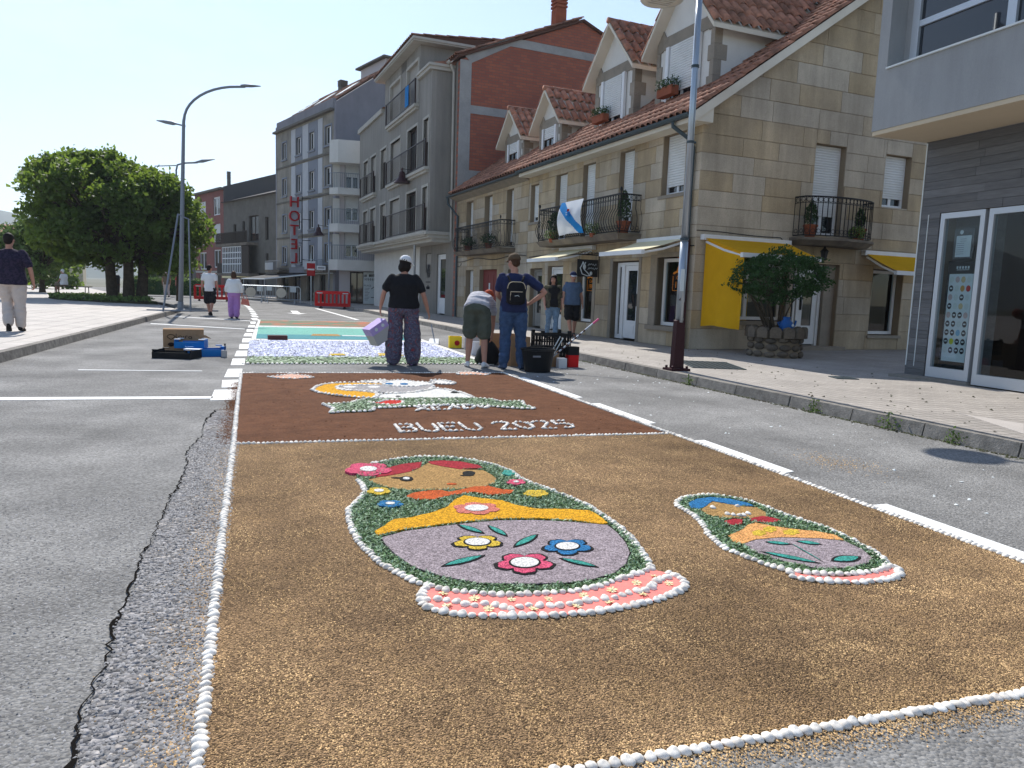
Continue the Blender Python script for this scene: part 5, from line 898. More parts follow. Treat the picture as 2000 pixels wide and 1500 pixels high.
b = MB(); balusters(b, (-.52, 9.8 - U), (-.52, 14.45 - U), 2.64, 3.54, 36, .11); balusters(b, (-.52, 9.8 - U), (0, 9.8 - U), 2.64, 3.54, 4, .09, (0, -1)); balusters(b, (-.52, 14.45 - U), (0, 14.45 - U), 2.64, 3.54, 4, .09, (0, 1)); b.ell((-.52, 9.8 - U, 3.62), (.03, .03, .06), 8, 6); stuff(b.build('railing', 'iron', bal2))
for yy, lab in ((11.4, 'dark potted plant with red blooms in the middle of the farther iron balcony'), (13.6, 'dark potted plant at the far end of the farther iron balcony')): pot_plant('potted_shrub', lab, world(H2, (-.3, yy - U, 2.64)), .13, .22, .4, .3, 420, tall=False, size=.06)
b = MB(); b.tb(FT, 11.3 - U, 13.05 - U, .16, .22, .12, 1.98); rd = b.build('red_door', 'red_door', H2)
b = MB()
for k in range(3): b.tb(FT, 11.42 - U + .55 * k, 11.9 - U + .55 * k, .148, .162, .3, 1.8)
b.build('door_panel', 'red_door', rd); b = MB(); b.tb(FT, 12.3 - U, 12.42 - U, .138, .15, 1.05, 1.5); b.build('paper_notice', 'poster_white', rd)
window(FT, H2, *shop2[0], frame='wood_dark', d=.2, gmat='shop_pane', name='shop_window', mull=0); window(FT, H2, *shop2[2], frame='wood_dark', d=.2, shut=.9, name='shop_window')
b = MB(); b.tube([(-.03, y, 2.36 + .05 * math.sin(y * 1.7)) for y in [k * .4 for k in range(18)]], .012, 5); b.tube([(-.03, 6.3 + .1 * k, 2.25 - .12 * math.sin(k * .45)) for k in range(8)], .010, 5); b.build('cable', 'iron', H2)
b = MB(); b.box(5.9, 6.9, 2.2, 2.8, zridge - .5, zridge + .6); b.build('chimney', 'stone_trim', H2)

# ------------------------------------------------------------------ grey corner building (nearest, right)
D1 = thing('corner_building', 'grey rendered modern building with overhanging upper floor and glazed shop front', 'building', (9.443, 8.806, 0), R(-.5))
b = MB(); b.tb(FT, -7, .06, -1.0, -.72, 3.68, 4.5); b.tb(FT, -.12, .06, -1.0, -.55, 4.5, 6.6); b.tb(FT, -7, -.12, -1.0, -.72, 5.95, 6.6); b.box(-.72, 5, -.12, .06, 3.68, 6.6); up = b.build('upper_storey', 'grey_render', D1)
b = MB(); b.tb(FT, -7, .05, -.99, .02, 3.62, 3.678); b.build('soffit', 'soffit', D1)
b = MB(); b.tb(FT, -7, -.13, -1.03, -.72, 4.502, 4.525); b.build('window_sill', 'poster_white', up)
w = MB(); z0, z1 = 4.53, 5.94
for a in (-.3, -1.75, -3.4): w.tb(FT, a - .06, a + .06, -.74, -.66, z0, z1)
for (a0, a1) in ((-1.69, -.36), (-3.34, -1.81)):
    for z in (z0 + .03, z0 + .55, z1 - .05): w.tb(FT, a0, a1, -.735, -.665, z - .04, z + .04)
wn = w.build('window', 'alu', up); b = MB(); b.tb(FT, -5, -.3, -.70, -.694, z0, z1); b.build('pane', 'glass', wn)
b = MB(); b.tb(FT, -.3, -.12, -.72, -.5, z0, z1); b.build('window_reveal', 'grey_render', up)
# ground floor: board marked concrete
bw = MB(); bw.tb(FT, -7, 0, .03, .3, 2.56, 3.62); bw.tb(FT, -.35, 0, .03, .3, .12, 2.56); bw.box(.3, 5, -.3, 0, .12, 3.62); gwall = bw.build('ground_floor_wall', 'mortar', D1)
z = 2.56; k = 0
while z < 3.6:
    a = -.0; h = min(.117, 3.62 - z)
    while a > -4.2:
        l = random.uniform(.7, 1.6); a1 = max(a - l, -4.2); b = MB(); j = random.uniform(0, .006); b.tb(FT, a1 + .002, a - .002, .005 - j, .029, z + .002, z + h - .002); b.build('board', 'board', gwall); a = a1
    z += .117
z = .14
while z < 2.55:
    b = MB(); j = random.uniform(0, .006); b.tb(FT, -.345, -.004, .005 - j, .029, z + .002, z + .115); b.build('board', 'board', gwall); z += .117
z = .14
while z < 3.6:
    b = MB(); j = random.uniform(0, .006); b.box(.01, 1.6, -.0, .012 + j, z + .002, z + .115); b.build('board', 'board', gwall); z += .117
b = MB(); b.tb(FT, -.015, .0, -.008, .004, .3, 3.6); b.tb(FT, -.16, -.15, -.006, .002, .3, 2.55); b.build('metal_trim', 'poster_white', D1)
b = MB(); b.prism([(-.28, .04, .118), (.3, .04, .118), (.3, -1.15, .118), (-.04, -1.1, .118)], [(-.28, .04, .165), (.3, .04, .165), (.3, -1.15, .165), (-.04, -1.1, .165)]); b.build('door_sill', 'grey_stone', D1)
fr = MB(); zt = 2.55
for (a0, a1, zb) in ((-1.08, -.37, .17), (-1.98, -1.14, .14), (-2.9, -2.04, .14)):
    fr.tb(FT, a0, a0 + .07, .0, .08, zb, zt); fr.tb(FT, a1 - .07, a1, .0, .08, zb, zt); fr.tb(FT, a0 + .07, a1 - .07, .0, .08, zb, zb + .15); fr.tb(FT, a0 + .07, a1 - .07, .0, .08, zt - .08, zt)
sf_ = fr.build('shop_front', 'alu', D1)
for (a0, a1) in ((-1.05, -.4), (-1.95, -1.17), (-2.87, -2.07)): b = MB(); b.tb(FT, a0, a1, .035, .041, .2, 2.5); b.build('pane', 'shop_glass', sf_)
b = MB(); b.tb(FT, -7, -.3, .9, .95, .1, 2.6); b.tb(FT, -7, -.3, .1, .9, .1, .14); b.tb(FT, -7, -.3, .1, .9, 2.57, 2.6); b.build('interior', 'wood_dark', D1)
b = MB(); b.tb(FT, -1.1, -.34, .34, .36, .14, 2.56); b.tb(FT, -1.12, -1.10, .1, .36, .14, 2.56); b.build('display_back', 'board', D1)
b = MB()
for k in range(9): b.tb(FT, -2.6, -1.3, .86, .9, .3 + .2 * k, .4 + .2 * k)
b.build('wood_slats', 'orange_brick', D1)
# posters behind the glass
PT = thing('disc_poster', 'white poster with rows of small coloured discs in a black frame behind the shop glass', 'poster', world(D1, (.10, -.73, 0)), R(-.5))
b = MB(); b.tb(FT, -.25, .25, .012, .03, .34, 1.86); b.build('frame', 'black_plastic', PT); b = MB(); b.tb(FT, -.185, .205, .004, .011, .42, 1.68); b.build('sheet', 'poster_white', PT)
rows = ['...s', 'krkR', 'pbkb', 'kbab', 'ckkp', 'kkbk', 'kkSk', 'kykk', 'bkkk']; cm = {'k': 'print_dark', 'r': 'disc_amber', 'R': 'disc_red', 'p': 'disc_pink', 'b': 'disc_pale', 'a': 'disc_sand', 'c': 'disc_pink', 'S': 'disc_sky', 'y': 'disc_yel', '.': 'disc_sand', 's': 'disc_pale'}
for j, r_ in enumerate(('bpas', 'kbrR', 'pbkb', 'kbab', 'ckkp', 'kkbk', 'kkSk', 'kykk', 'bkkk')):
    for i, ch in enumerate(r_):
        y = .155 - i * .093; z = 1.60 - j * .127; b = MB(); b.add([FT(y + .036 * math.cos(a), .0025, z + .046 * math.sin(a)) for a in [2 * math.pi * k / 14 for k in range(14)]], [tuple(range(14))]); b.build('disc', cm[ch], PT, fix=False)
        if ch == 'k': b = MB(); b.tb(FT, y - .018, y + .018, .0005, .002, z - .008, z + .012); b.build('disc_mark', 'poster_white', PT)
b = MB(); b.tb(FT, -.1, .1, .008, .011, 1.735, 1.742)
for k in range(5): b.tb(FT, -.1 + .045 * k, -.075 + .045 * k, .008, .011, 1.755, 1.79)
b.build('header_print', 'poster_white', PT)
P2 = thing('menu_sheet', 'small printed menu sheet on a dark board above the disc poster', 'poster', world(D1, (.09, -.70, 0)), R(-.5)); b = MB(); b.tb(FT, -.16, .16, .012, .025, 1.86 + .04, 2.32); b.build('board', 'board', P2); b = MB(); b.tb(FT, -.125, .115, .005, .011, 1.92, 2.22); b.build('sheet', 'poster_white', P2)
b = MB()
for k in range(8): b.tb(FT, -.02 if k > 1 else -.05, .10 if k > 1 else .05, .003, .0045, 2.17 - .03 * k, 2.176 - .03 * k)
b.build('print_lines', 'print_grey', P2); b = MB(); b.add([FT(.04 + .03 * math.cos(a), .008, 2.27 + .03 * math.sin(a)) for a in [2 * math.pi * k / 12 for k in range(12)]], [tuple(range(12))]); b.build('round_mark', 'poster_white', P2, fix=False)

# ------------------------------------------------------------------ granite block with the bay and the brick party wall
U3 = 15.9
B3 = thing('apartment_block', 'grey granite apartment block with a projecting bay and a bare brick party wall', 'building', world(H1, (0, U3, 0)), RZ)
LB = 15.1; EZ = 10.2; DB = 10.6; RB = 12.45; BD = -.93
b = MB(); b.prism([(0, .0, 0), (DB, .0, 0), (DB, .0, EZ), (5.3, .0, RB), (0, .0, EZ)], [(0, .25, 0), (DB, .25, 0), (DB, .25, EZ), (5.3, .25, RB), (0, .25, EZ)]); b.build('party_wall', 'brick', B3)
b = MB(); b.box(-.01, .46, -.03, -.002, 0, EZ); b.box(.46, DB, -.025, -.002, 8.2, 8.52)
b.prism([(.46, -.025, 10.12), (2.1, -.025, 11.0), (6.4, -.025, 10.95), (DB, -.025, 10.95), (DB, -.025, 11.25), (6.4, -.025, 11.25), (2.1, -.025, 11.34), (.1, -.025, 10.42)], [(.46, -.002, 10.12), (2.1, -.002, 11.0), (6.4, -.002, 10.95), (DB, -.002, 10.95), (DB, -.002, 11.25), (6.4, -.002, 11.25), (2.1, -.002, 11.34), (.1, -.002, 10.42)]); b.box(.46, 1.0, -.024, -.002, 5.6, 6.0); b.build('concrete_frame', 'conc', B3)
shopB = [(1.3, 2.6, .12, 2.72), (3.45, 4.3, 1.95, 2.8), (5.8, 7.9, 1.3, 2.7)]
fwall = wall(FT, 'front_wall', .26, LB, 0, EZ, shopB, 'grey_stone', B3, .0, .3); b = MB(); b.box(.32, DB, .3, LB, .05, EZ - .1); b.build('interior', 'dark', B3)
b = MB(); b.tb(FT, 5.3, LB, -.02, -.002, .1, 3.3); 
wl = b.build('white_ground_wall', 'white_wall', B3)
door(FT, B3, 1.32, 2.58, .14, 2.70, .1, glass0=.5); window(FT, B3, 3.47, 4.28, 1.97, 2.78, d=.06, mull=0, shut=.98, shut_mat='shutter_grey'); window(FT, B3, 5.82, 7.88, 1.32, 2.68, d=.03, mull=0, gmat='shop_pane', name='shop_window')
for s_, sz, zz in (('VB', .85, 1.98), ('coffee', .26, 1.28)):
    o = link('lettering', text_mesh(s_, sz, .01), 'print_dark', B3); o.matrix_local = Matrix(((0, 0, -1, -.015), (-.55 if s_ == 'VB' else -.8, 0, 0, 3.85), (0, 1, 0, zz), (0, 0, 0, 1)))
b = MB(); b.tb(FT, 3.5, 4.2, -.015, -.003, 1.50, 1.54); b.build('lettering_bar', 'print_dark', B3)
# bay
u0 = .72
q = [(827, 840)]
rows3 = [(6.12, 8.10), (3.56, 5.38)]
wb = [(1.02, 1.78), (2.75, 4.35), (5.65, 7.55), (8.45, 9.65), (10.75, 12.05), (12.75, 13.95)]
holes = [(a0, a1, z0 + .05, z1) for z0, z1 in rows3 for a0, a1 in wb] + [(2.75, 4.6, 8.95, EZ), (5.8, 7.75, 8.95, EZ)]
bay = wall(FT, 'bay', u0, LB, 3.55, 9.86, holes, 'grey_stone', B3, BD, BD + .2)
b = MB(); b.box(BD + .2, -.001, u0, u0 + .2, 3.55, 9.86); b.box(BD + .2, -.001, LB - .2, LB, 3.55, 9.86); b.build('bay_side', 'grey_stone', B3); b = MB(); b.box(BD + .35, 0, u0 + .22, LB - .22, 3.6, 9.8); b.build('bay_interior', 'dark', B3)
b = MB()
for k, (o, z0, z1) in enumerate(((.30, 3.42, 3.55), (.16, 3.28, 3.42), (.0, 3.14, 3.28))): b.box(BD - o + .12, -.001, u0 - o * .5, LB, z0, z1)
b.build('bay_corbel', 'trim_pale', B3)
b = MB(); b.box(BD - .12, 0.1, u0 - .1, 2.5, 9.87, 10.0); b.box(BD - .17, .1, u0 - .16, 2.5, 10.0, 10.1); b.box(BD - .12, 0.1, 9.2, LB + .1, 9.87, 10.1); b.build('bay_cornice', 'trim_pale', B3)
for z0, z1 in rows3:
    for i, (a0, a1) in enumerate(wb):
        b = MB(); b.tb(FT, a0 - .1, a0, BD - .03, BD + .12, z0, z1 + .1); b.tb(FT, a1, a1 + .1, BD - .03, BD + .12, z0, z1 + .1); b.tb(FT, a0, a1, BD - .03, BD + .12, z1, z1 + .1); b.build('window_surround', 'trim_pale', B3)
        window(FT, B3, a0, a1, z0 + .05, z1, d=BD + .13, frame='brown_alu', shut=(.45, 0, .98, .3, .5, .4)[i], shut_mat='shutter_grey', fw=.07)
        if i == 1: b = MB(); b.tb(FT, a0 + .1, a0 + .32, BD + .10, BD + .125, z0 + .2, z1 - .15); b.build('curtain', 'white', B3)
for (a0, a1) in ((2.75, 4.6), (5.8, 7.75)):
    b = MB(); b.tb(FT, a0 - .12, a0, BD - .03, BD + .12, 9.0, 10.85); b.tb(FT, a1, a1 + .12, BD - .03, BD + .12, 9.0, 10.85); b.tb(FT, a0, a1, BD - .03, BD + .12, 10.75, 10.87); b.build('window_surround', 'trim_pale', B3)
    window(FT, B3, a0, a1, 9.0, 10.75, d=BD + .13, frame='brown_alu', shut=.98, shut_mat='shutter_grey')
def rail_panel(a0, a1, z0, z1, nm='railing'):
    b = MB(); x = BD - .16; b.tb(FT, a0, a1, x - .02, x + .02, z1 - .04, z1); b.tb(FT, a0, a1, x - .015, x + .015, z0, z0 + .04); n = int((a1 - a0) / .15)
    for i in range(n + 1): a = a0 + (a1 - a0) * i / n; b.tb(FT, a - .006, a + .006, x - .004, x + .004, z0 + .04, z1 - .04)
    for a in (a0, a1): b.tb(FT, a - .03, a + .03, x - .03, x + .03, z0 - .05, z1)
    stuff(b.build(nm, 'brown_alu', B3)); b = MB(); b.tb(FT, a0 - .05, a1 + .05, BD - .2, BD, z0 - .16, z0 - .04); b.tb(FT, a0 + .02, a1 - .02, BD - .12, BD, z0 - .26, z0 - .16); b.build('balcony_ledge', 'trim_pale', B3)
for z0 in (6.18, 3.62):
    rail_panel(.92, 7.75, z0, z0 + 1.05); rail_panel(10.65, 14.1, z0, z0 + 1.05)
rail_panel(2.65, 7.95, 9.0, 9.98)
# roof dormer storey
b = MB(); b.box(BD + .001, BD + .25, 2.5, 2.63, 9.86, 11.3); b.box(BD + .001, BD + .25, 4.72, 5.68, 9.86, 11.3); b.box(BD + .001, BD + .25, 7.87, 8.9, 9.86, 11.3); b.box(BD + .001, BD + .25, 2.63, 8.0, 10.87, 11.3); b.box(BD + .25, 4, 2.5, 2.7, 9.86, 11.3); b.box(BD + .25, 4, 8.7, 8.9, 9.86, 11.3); b.build('attic_wall', 'grey_stone', B3); b = MB(); b.box(BD + .4, 4, 2.72, 8.68, 9.86, 11.25); b.build('attic_interior', 'dark', B3)
b = MB(); b.box(BD - .42, 4.3, 2.05, 9.3, 11.3, 11.36); b.box(BD - .46, 4.3, 2.0, 9.35, 11.36, 11.46); b.build('attic_eaves', 'trim_pale', B3)
at = MB(); at.prism([(BD - .46, 2.0, 11.465), (5, 2.0, 12.0), (5, 2.0, 11.47), ], [(BD - .46, 9.35, 11.465), (5, 9.35, 12.0), (5, 9.35, 11.47)]); ar = at.build('attic_roof', 'under', B3); tiled(ar, (BD - .5, 9.4, 11.47), (0, -1, 0), (5.5, 0, .56), 7.4, 5.6, .25, .5, 0, .11)
b = MB()
for (x0, z0, x1, z1) in ((-.15, EZ + .02, 5.3, RB), (DB + .3, EZ - .05, 5.3, RB)): b.prism([(x0, -.12, z0), (x1, -.12, z1), (x1, -.12, z1 + .1), (x0, -.12, z0 + .1)], [(x0, LB, z0), (x1, LB, z1), (x1, LB, z1 + .1), (x0, LB, z0 + .1)])
rf = b.build('roof', 'under', B3); up_ = (5.45, 0, RB - EZ); tiled(rf, (-.2, 1.9, EZ + .13), (0, -1, 0), up_, 2.05, 5.9, .25, .45, 0, .11); tiled(rf, (-.2, LB, EZ + .13), (0, -1, 0), up_, LB - 9.3, 5.9, .25, .45, 0, .11)
b = MB(); b.prism([(BD - .1, u0 - .1, 10.1), (.3, u0 - .1, 10.42), (.3, u0 - .1, 10.1)], [(BD - .1, 2.5, 10.1), (.3, 2.5, 10.42), (.3, 2.5, 10.1)]); b.prism([(BD - .1, 8.9, 10.1), (.3, 8.9, 10.42), (.3, 8.9, 10.1)], [(BD - .1, LB, 10.1), (.3, LB, 10.42), (.3, LB, 10.1)]); b.build('bay_roof', 'tile', rf)
gutter(B3, (-.3, .25, EZ), (-.3, .7, EZ), .09, 'trim_pale'); b = MB(); b.tube([(-.25, .45, EZ - .1), (-.1, .5, EZ - .4), (-.06, .5, 3.2)], .05, 8); b.build('downpipe', 'trim_pale', B3)
def chimney(parent, x, y, z, w, h, mat='orange_brick'):
    b = MB(); b.box(x - w, x + w, y - w, y + w, z, z + h * .55)
    for k in range(5): zz = z + h * .55 + k * h * .085; b.box(x - w * 1.12, x + w * 1.12, y - w * 1.12, y + w * 1.12, zz + h * .035, zz + h * .085); b.box(x - w * .9, x + w * .9, y - w * .9, y + w * .9, zz, zz + h * .036)
    return b.build('chimney', mat, parent)
chimney(B3, 4.55, .75, 12.1, .24, 1.7); chimney(B3, .7, 10.5, 10.3, .28, 1.7)
b = MB(); b.box(BD - .19, BD - .165, 4.2, 4.75, 9.05, 9.9); t = b.build('blue_towel', 'flag_blue'); t.location = world(B3, (0, -.5, .04)); t.rotation_euler = (0, 0, RZ); tag(t, 'blue and white towel hanging on the top railing of the granite block', 'towel')

# ------------------------------------------------------------------ white balcony house beyond
E4 = thing('balcony_house', 'white plastered house with stacked corner balconies between the granite block and the hotel', 'building', (4.55, 47.0, 0), R(-6))
ET = GT
sE = 1.13
wallE = wall(ET, 'front_wall', .25, 3.4, 0, 8.9, [(.9, 1.75, .15, 2.1), (2.75, 3.0, .6, 1.9)] + [(.55, 1.4, z, z + 1.9) for z in (2.95, 5.15, 7.0)], 'pink_wall', E4, .0, .3)
b = MB(); b.box(.3, 3.4, .35, 6, .1, 8.8); b.build('interior', 'dark', E4); b = MB(); b.box(.24, .3, .3, 6, 0, 8.9); b.build('side_wall', 'pink_wall', E4)
for z in (2.95, 5.15, 7.0): window(ET, E4, .57, 1.38, z + .02, z + 1.88, d=.12, frame='white', shut=.6)
window(ET, E4, .92, 1.73, .17, 2.08, d=.12, frame='brown_alu', gmat='shop_pane', name='shop_window'); window(ET, E4, 2.77, 2.98, .62, 1.88, d=.05, frame='brown_alu', mull=0)
for z0, z1 in ((2.15, 2.78), (4.42, 4.9), (6.62, 7.0), (8.45, 9.75)):
    P = [(-.35, -.55), (.15, -.95), (2.4, -.95), (2.4, 0), (-.35, 0)]; b = MB(); b.prism([(x, y, z0) for x, y in P], [(x, y, z1) for x, y in P]); b.build('balcony', 'white_wall', E4)
b = MB(); b.prism([(-.3, -.5, 8.45), (.15, -.9, 8.45), (3.0, -.9, 8.45), (3.0, 0, 8.45), (-.3, 0, 8.45)], [(-.3, -.5, 8.47), (.15, -.9, 8.47), (3, -.9, 8.47), (3, 0, 8.47), (-.3, 0, 8.47)])
for z0 in (2.78, 4.9, 7.0):
    b = MB()
    for p, q_ in (((-.33, -.53), (.15, -.92)), ((.15, -.92), (2.38, -.92)), ((-.33, -.53), (-.33, 0))):
        p, q_ = Vector(p), Vector(q_); n = max(3, int((q_ - p).length / .12)); b.tube([(p.x, p.y, z0 + .85), (q_.x, q_.y, z0 + .85)], .02, 5)
        for i in range(n + 1): r_ = p.lerp(q_, i / n); b.tube([(r_.x, r_.y, z0), (r_.x, r_.y, z0 + .85)], .010, 4)
    stuff(b.build('railing', 'lamp_grey', E4)); b = MB(); b.box(-.15, .25, -.06, .0, z0, z0 + 1.55); b.build('pale_pier', 'white_wall', E4)
t = thing('advert_panel', 'white standing advert panel with dark headline print in front of the balcony house', 'sign panel', world(E4, (2.12, -.35, .05)), R(-6))
b = MB(); b.box(-.42, .42, -.03, .03, .12, 2.05); b.build('panel', 'poster_white', t)
b = MB()
for k, w_ in enumerate((.07, .05, .0, .08, .07, .05, .07, .06)): b.box(-.36 + .09 * k, -.36 + .09 * k + w_, -.034, -.031, 1.76 + .004 * k, 1.9 + .008 * k)
for k in range(6): b.box(-.34 + .11 * k, -.34 + .11 * k + .03, -.034, -.031, 1.54, 1.7); b.box(-.34 + .11 * k, -.34 + .11 * k + .075, -.034, -.031, 1.60 + .02 * (k % 2), 1.625 + .02 * (k % 2))
b.build('headline_print', 'print_dark', t)
for s_, sz, x, z, m_ in (('PLACE', .15, -.17, 1.23, 'print_dark'),):
    o = link('lettering', text_mesh(s_, sz, .002), m_, t); o.matrix_local = Matrix.Translation((x, -.035, z)) @ Matrix.Rotation(R(90), 4, 'X')
b = MB()
for k in range(9): b.box(-.34, -.04 - .05 * (k % 3), -.034, -.031, 1.06 - .09 * k, 1.09 - .09 * k)
b.build('print_lines', 'print_grey', t); b = MB(); b.prism([(.05, -.04, 1.05), (.33, -.04, 1.27), (.35, -.04, 1.24), (.07, -.04, 1.02)], [(.05, -.031, 1.05), (.33, -.031, 1.27), (.35, -.031, 1.24), (.07, -.031, 1.02)]); b.box(.32, .345, -.04, -.031, .55, 1.2); b.box(.04, .32, -.04, -.031, .5, .54); b.build('plan_drawing', 'print_dark', t)

# ------------------------------------------------------------------ hotel
HT = thing('hotel', 'five storey grey hotel with pale panel bands, small windows and a red roof', 'building', (4.68, 49.7, 0), R(18))
LH5 = 10.3; zc = 12.15
fl = [(8.55, 9.95), (8.55 - 2.42, 9.95 - 2.42), (8.55 - 4.85, 9.95 - 4.85)]
rowsH = [(10.25, 11.35), (7.65, 8.8), (5.05, 6.2), (2.75, 3.9)]
colsH = [(.35, 1.30), (3.1, 3.95), (5.5, 6.35), (8.3, 9.1)]
holesH = [(a0, a1, z0, z1) for z0, z1 in rowsH for a0, a1 in colsH] + [(1.2, 2.2, .1, 1.9), (3.2, 4.4, .1, 1.85), (5.6, 7, .1, 1.85), (8, 9.4, .1, 1.85)]
fw5 = wall(FT, 'front_wall', 0, LH5, 0, zc, holesH, 'hotel_wall', HT, 0, .3); b = MB(); b.box(.35, 9, .1, LH5 - .05, .05, zc - .1); b.build('interior', 'dark', HT)
b = MB(); b.box(.001, 9.2, -.3, 0, 0, zc + .55); b.prism([(.05, -.3, zc + .55), (9.2, -.3, zc + .55), (9.2, -.3, zc + .9), (3.8, -.3, zc + 3.3)], [(.05, 0, zc + .55), (9.2, 0, zc + .55), (9.2, 0, zc + .9), (3.8, 0, zc + 3.3)]); b.build('side_wall', 'blue_grey', HT)
b = MB(); b.box(-.02, 9.2, LH5, LH5 + .2, 0, zc + .5); b.build('far_side_wall', 'blue_grey', HT)
for a0, a1, m_ in ((1.75, 2.5, 'panel_pale'), (2.55, 4.15, 'panel_grey'), (4.2, 5.2, 'panel_pale'), (5.25, 6.5, 'panel_grey'), (6.55, 7.35, 'panel_pale')):
    for z0, z1 in ((9.75, 12.0), (7.25, 9.5), (4.7, 6.95), (2.45, 4.4)):
        rs = [(a0, a1, z0, z1)]
        for h in holesH: rs = sub_rects(rs, (h[0] - .12, h[1] + .12, h[2] - .12, h[3] + .12))
        b = MB()
        for r_ in rs: b.tb(FT, r_[0], r_[1], -.015, -.001, r_[2], r_[3])
        b.build('facade_panel', m_, HT)
for z in (9.62, 7.1, 4.55, 2.35): b = MB(); b.tb(FT, 0, LH5, -.06, -.016, z - .06, z + .06); b.build('string_course', 'dark_stone', HT)
b = MB(); b.tb(FT, -.1, LH5 + .15, -.28, .3, zc, zc + .14); b.build('cornice', 'dark_stone', HT); b = MB(); b.tb(FT, -.02, LH5 - .1, -.05, .15, zc + .14, zc + .78); b.build('parapet', 'blue_grey', HT)
for z0, z1 in rowsH:
    for a0, a1 in colsH:
        b = MB(); b.tb(FT, a0 - .1, a0, -.035, .1, z0 - .1, z1 + .1); b.tb(FT, a1, a1 + .1, -.035, .1, z0 - .1, z1 + .1); b.tb(FT, a0, a1, -.035, .1, z1, z1 + .1); b.tb(FT, a0 - .15, a1 + .15, -.10, .1, z0 - .2, z0 - .105); b.build('window_surround', 'panel_grey', HT); window(FT, HT, a0, a1, z0, z1, d=.1, frame='white', shut=0)
        b = MB(); b.tb(FT, a0 + .06, a0 + .42, .10, .115, z0 + .05, z1 - .05); b.build('net_curtain', 'white', HT)
for (a0, a1, z0, z1) in holesH[-4:]: window(FT, HT, a0, a1, z0, z1, d=.12, frame='brown_alu', gmat='shop_pane', name='shop_window')
b = MB(); b.prism([(.15, 0, zc + .6), (3.8, 0, zc + 3.3), (9.2, 0, zc + .8), (9.2, 0, zc + .5), (.15, 0, zc + .5)], [(.15, LH5, zc + .6), (3.8, LH5 - 1.0, zc + 3.3), (9.2, LH5, zc + .8), (9.2, LH5, zc + .5), (.15, LH5, zc + .5)]); rf5 = b.build('roof', 'under', HT); tiled(rf5, (.12, LH5 - .1, zc + .65), (0, -1, 0), (3.65, 0, 2.7), LH5 - .6, 4.5, .3, .6, 0, .13)
for a in (1.6, 5.2, 8.2): b = MB(); m = Matrix.Translation((1.7, a, zc + 1.85)) @ Matrix.Rotation(-math.atan(.74), 4, 'Y'); b.hexa([m @ Vector(p) for p in ((-.8, -.45, 0), (.8, -.45, 0), (.8, .45, 0), (-.8, .45, 0), (-.8, -.45, .12), (.8, -.45, .12), (.8, .45, .12), (-.8, .45, .12))]); b.build('skylight', 'poster_white', rf5)
chimney(HT, 3.4, 6.3, zc + 2.7, .25, 1.0, 'dark_stone'); b = MB(); b.box(4.2, 7.6, 1.2, 5.0, zc + 1.0, zc + 4.3); b.build('stair_tower', 'pink_wall', HT); b = MB(); b.box(3.9, 7.9, .9, 5.3, zc + 4.3, zc + 4.42); b.build('stair_tower_roof', 'dark_stone', HT)
for a0, a1 in ((-.5, 2.6), (7.4, 10.4)):
    b = MB(); b.tb(FT, a0, a1, -.9, -.001, 2.05, 2.22); bl = b.build('balcony', 'slab', HT); b = MB(); b.tb(FT, a0 + (1.2 if a0 < 0 else 1.3), a1, -.9, -.86, 2.22, 2.75); b.build('balcony_panel', 'panel_pale', bl); b = MB(); n = 14
    for i in range(n + 1): a = a0 + (a1 - a0) * i / n; b.tube([FT(a, -.88, 2.22), FT(a, -.88, 2.85)], .012, 4)
    b.tube([FT(a0, -.88, 2.85), FT(a1, -.88, 2.85)], .02, 4); stuff(b.build('railing', 'lamp_grey', bl))
b = MB(); b.tb(FT, 3.2, 6.9, -.35, -.001, 2.02, 2.4); b.build('flower_trough', 'blue_grey', HT)
t = thing('awning', 'dark sloping restaurant awning with a pale front edge below the hotel', 'awning', world(HT, (0, 0, 0)), R(18))
b = MB(); b.prism([FT(2.2, -.02, 1.95), FT(10.2, -.02, 1.95), FT(10.4, -2.6, 1.5), FT(5.4, -2.6, 1.5)], [FT(2.2, -.02, 2.0), FT(10.2, -.02, 2.0), FT(10.4, -2.6, 1.54), FT(5.4, -2.6, 1.54)]); b.build('canopy', 'dark_cloth', t); b = MB(); b.tube([FT(5.3, -2.62, 1.5), FT(10.5, -2.62, 1.5)], .05, 6); b.tube([FT(2.2, -.1, 1.98), FT(5.3, -2.6, 1.52)], .05, 6); b.tube([FT(-.2, -.1, 2.0), FT(2.2, -.1, 2.0)], .05, 6); b.build('edge_tube', 'poster_white', t)
for a in (5.6, 10.2): b = MB(); b.tube([FT(a, -2.55, .02), FT(a, -2.55, 1.5)], .03, 6); b.build('post', 'metal', t)
b = MB(); b.tb(FT, 10.3, 13.2, -3.2, -.4, 1.62, 1.66); b.tb(FT, 10.3, 13.2, -3.25, -3.2, 1.5, 1.66); b.build('side_canopy', 'cream_cloth', t)
# vertical hotel sign (it reads from the far side, so it is seen mirrored from here)
t = thing('hotel_sign', 'vertical projecting sign with red letters reading HOTEL, mirrored when seen from behind', 'hotel sign', world(HT, (-1.15, 3.75, 0)), R(18)); zz = 6.9
b = MB(); b.tube([(.55, .0, 7.1), (.55, 0, 2.5)], .03, 5)
for z in (7.0, 5.6, 4.2, 2.9): b.tube([(.55, 0, z), (1.15, 0, z)], .02, 4); b.tube([(.3, 0, z - .2), (.55, 0, z - .2)], .02, 4)
b.build('frame', 'iron', t); b = MB(); b.box(-.26, .26, .04, .06, 2.55, 7.0); b.build('back_plate', 'panel_pale', t)
for i, ch in enumerate('HOTEL'):
    o = link('letter', text_mesh(ch, 1.0, .09), 'sign_red', t); o.matrix_local = Matrix.Translation((0, -.03, 6.65 - i * .93)) @ Matrix(((-1.0, 0, 0, 0), (0, 0, 1, 0), (0, 1.0, 0, 0), (0, 0, 0, 1)))
    for p in o.data.polygons: pass
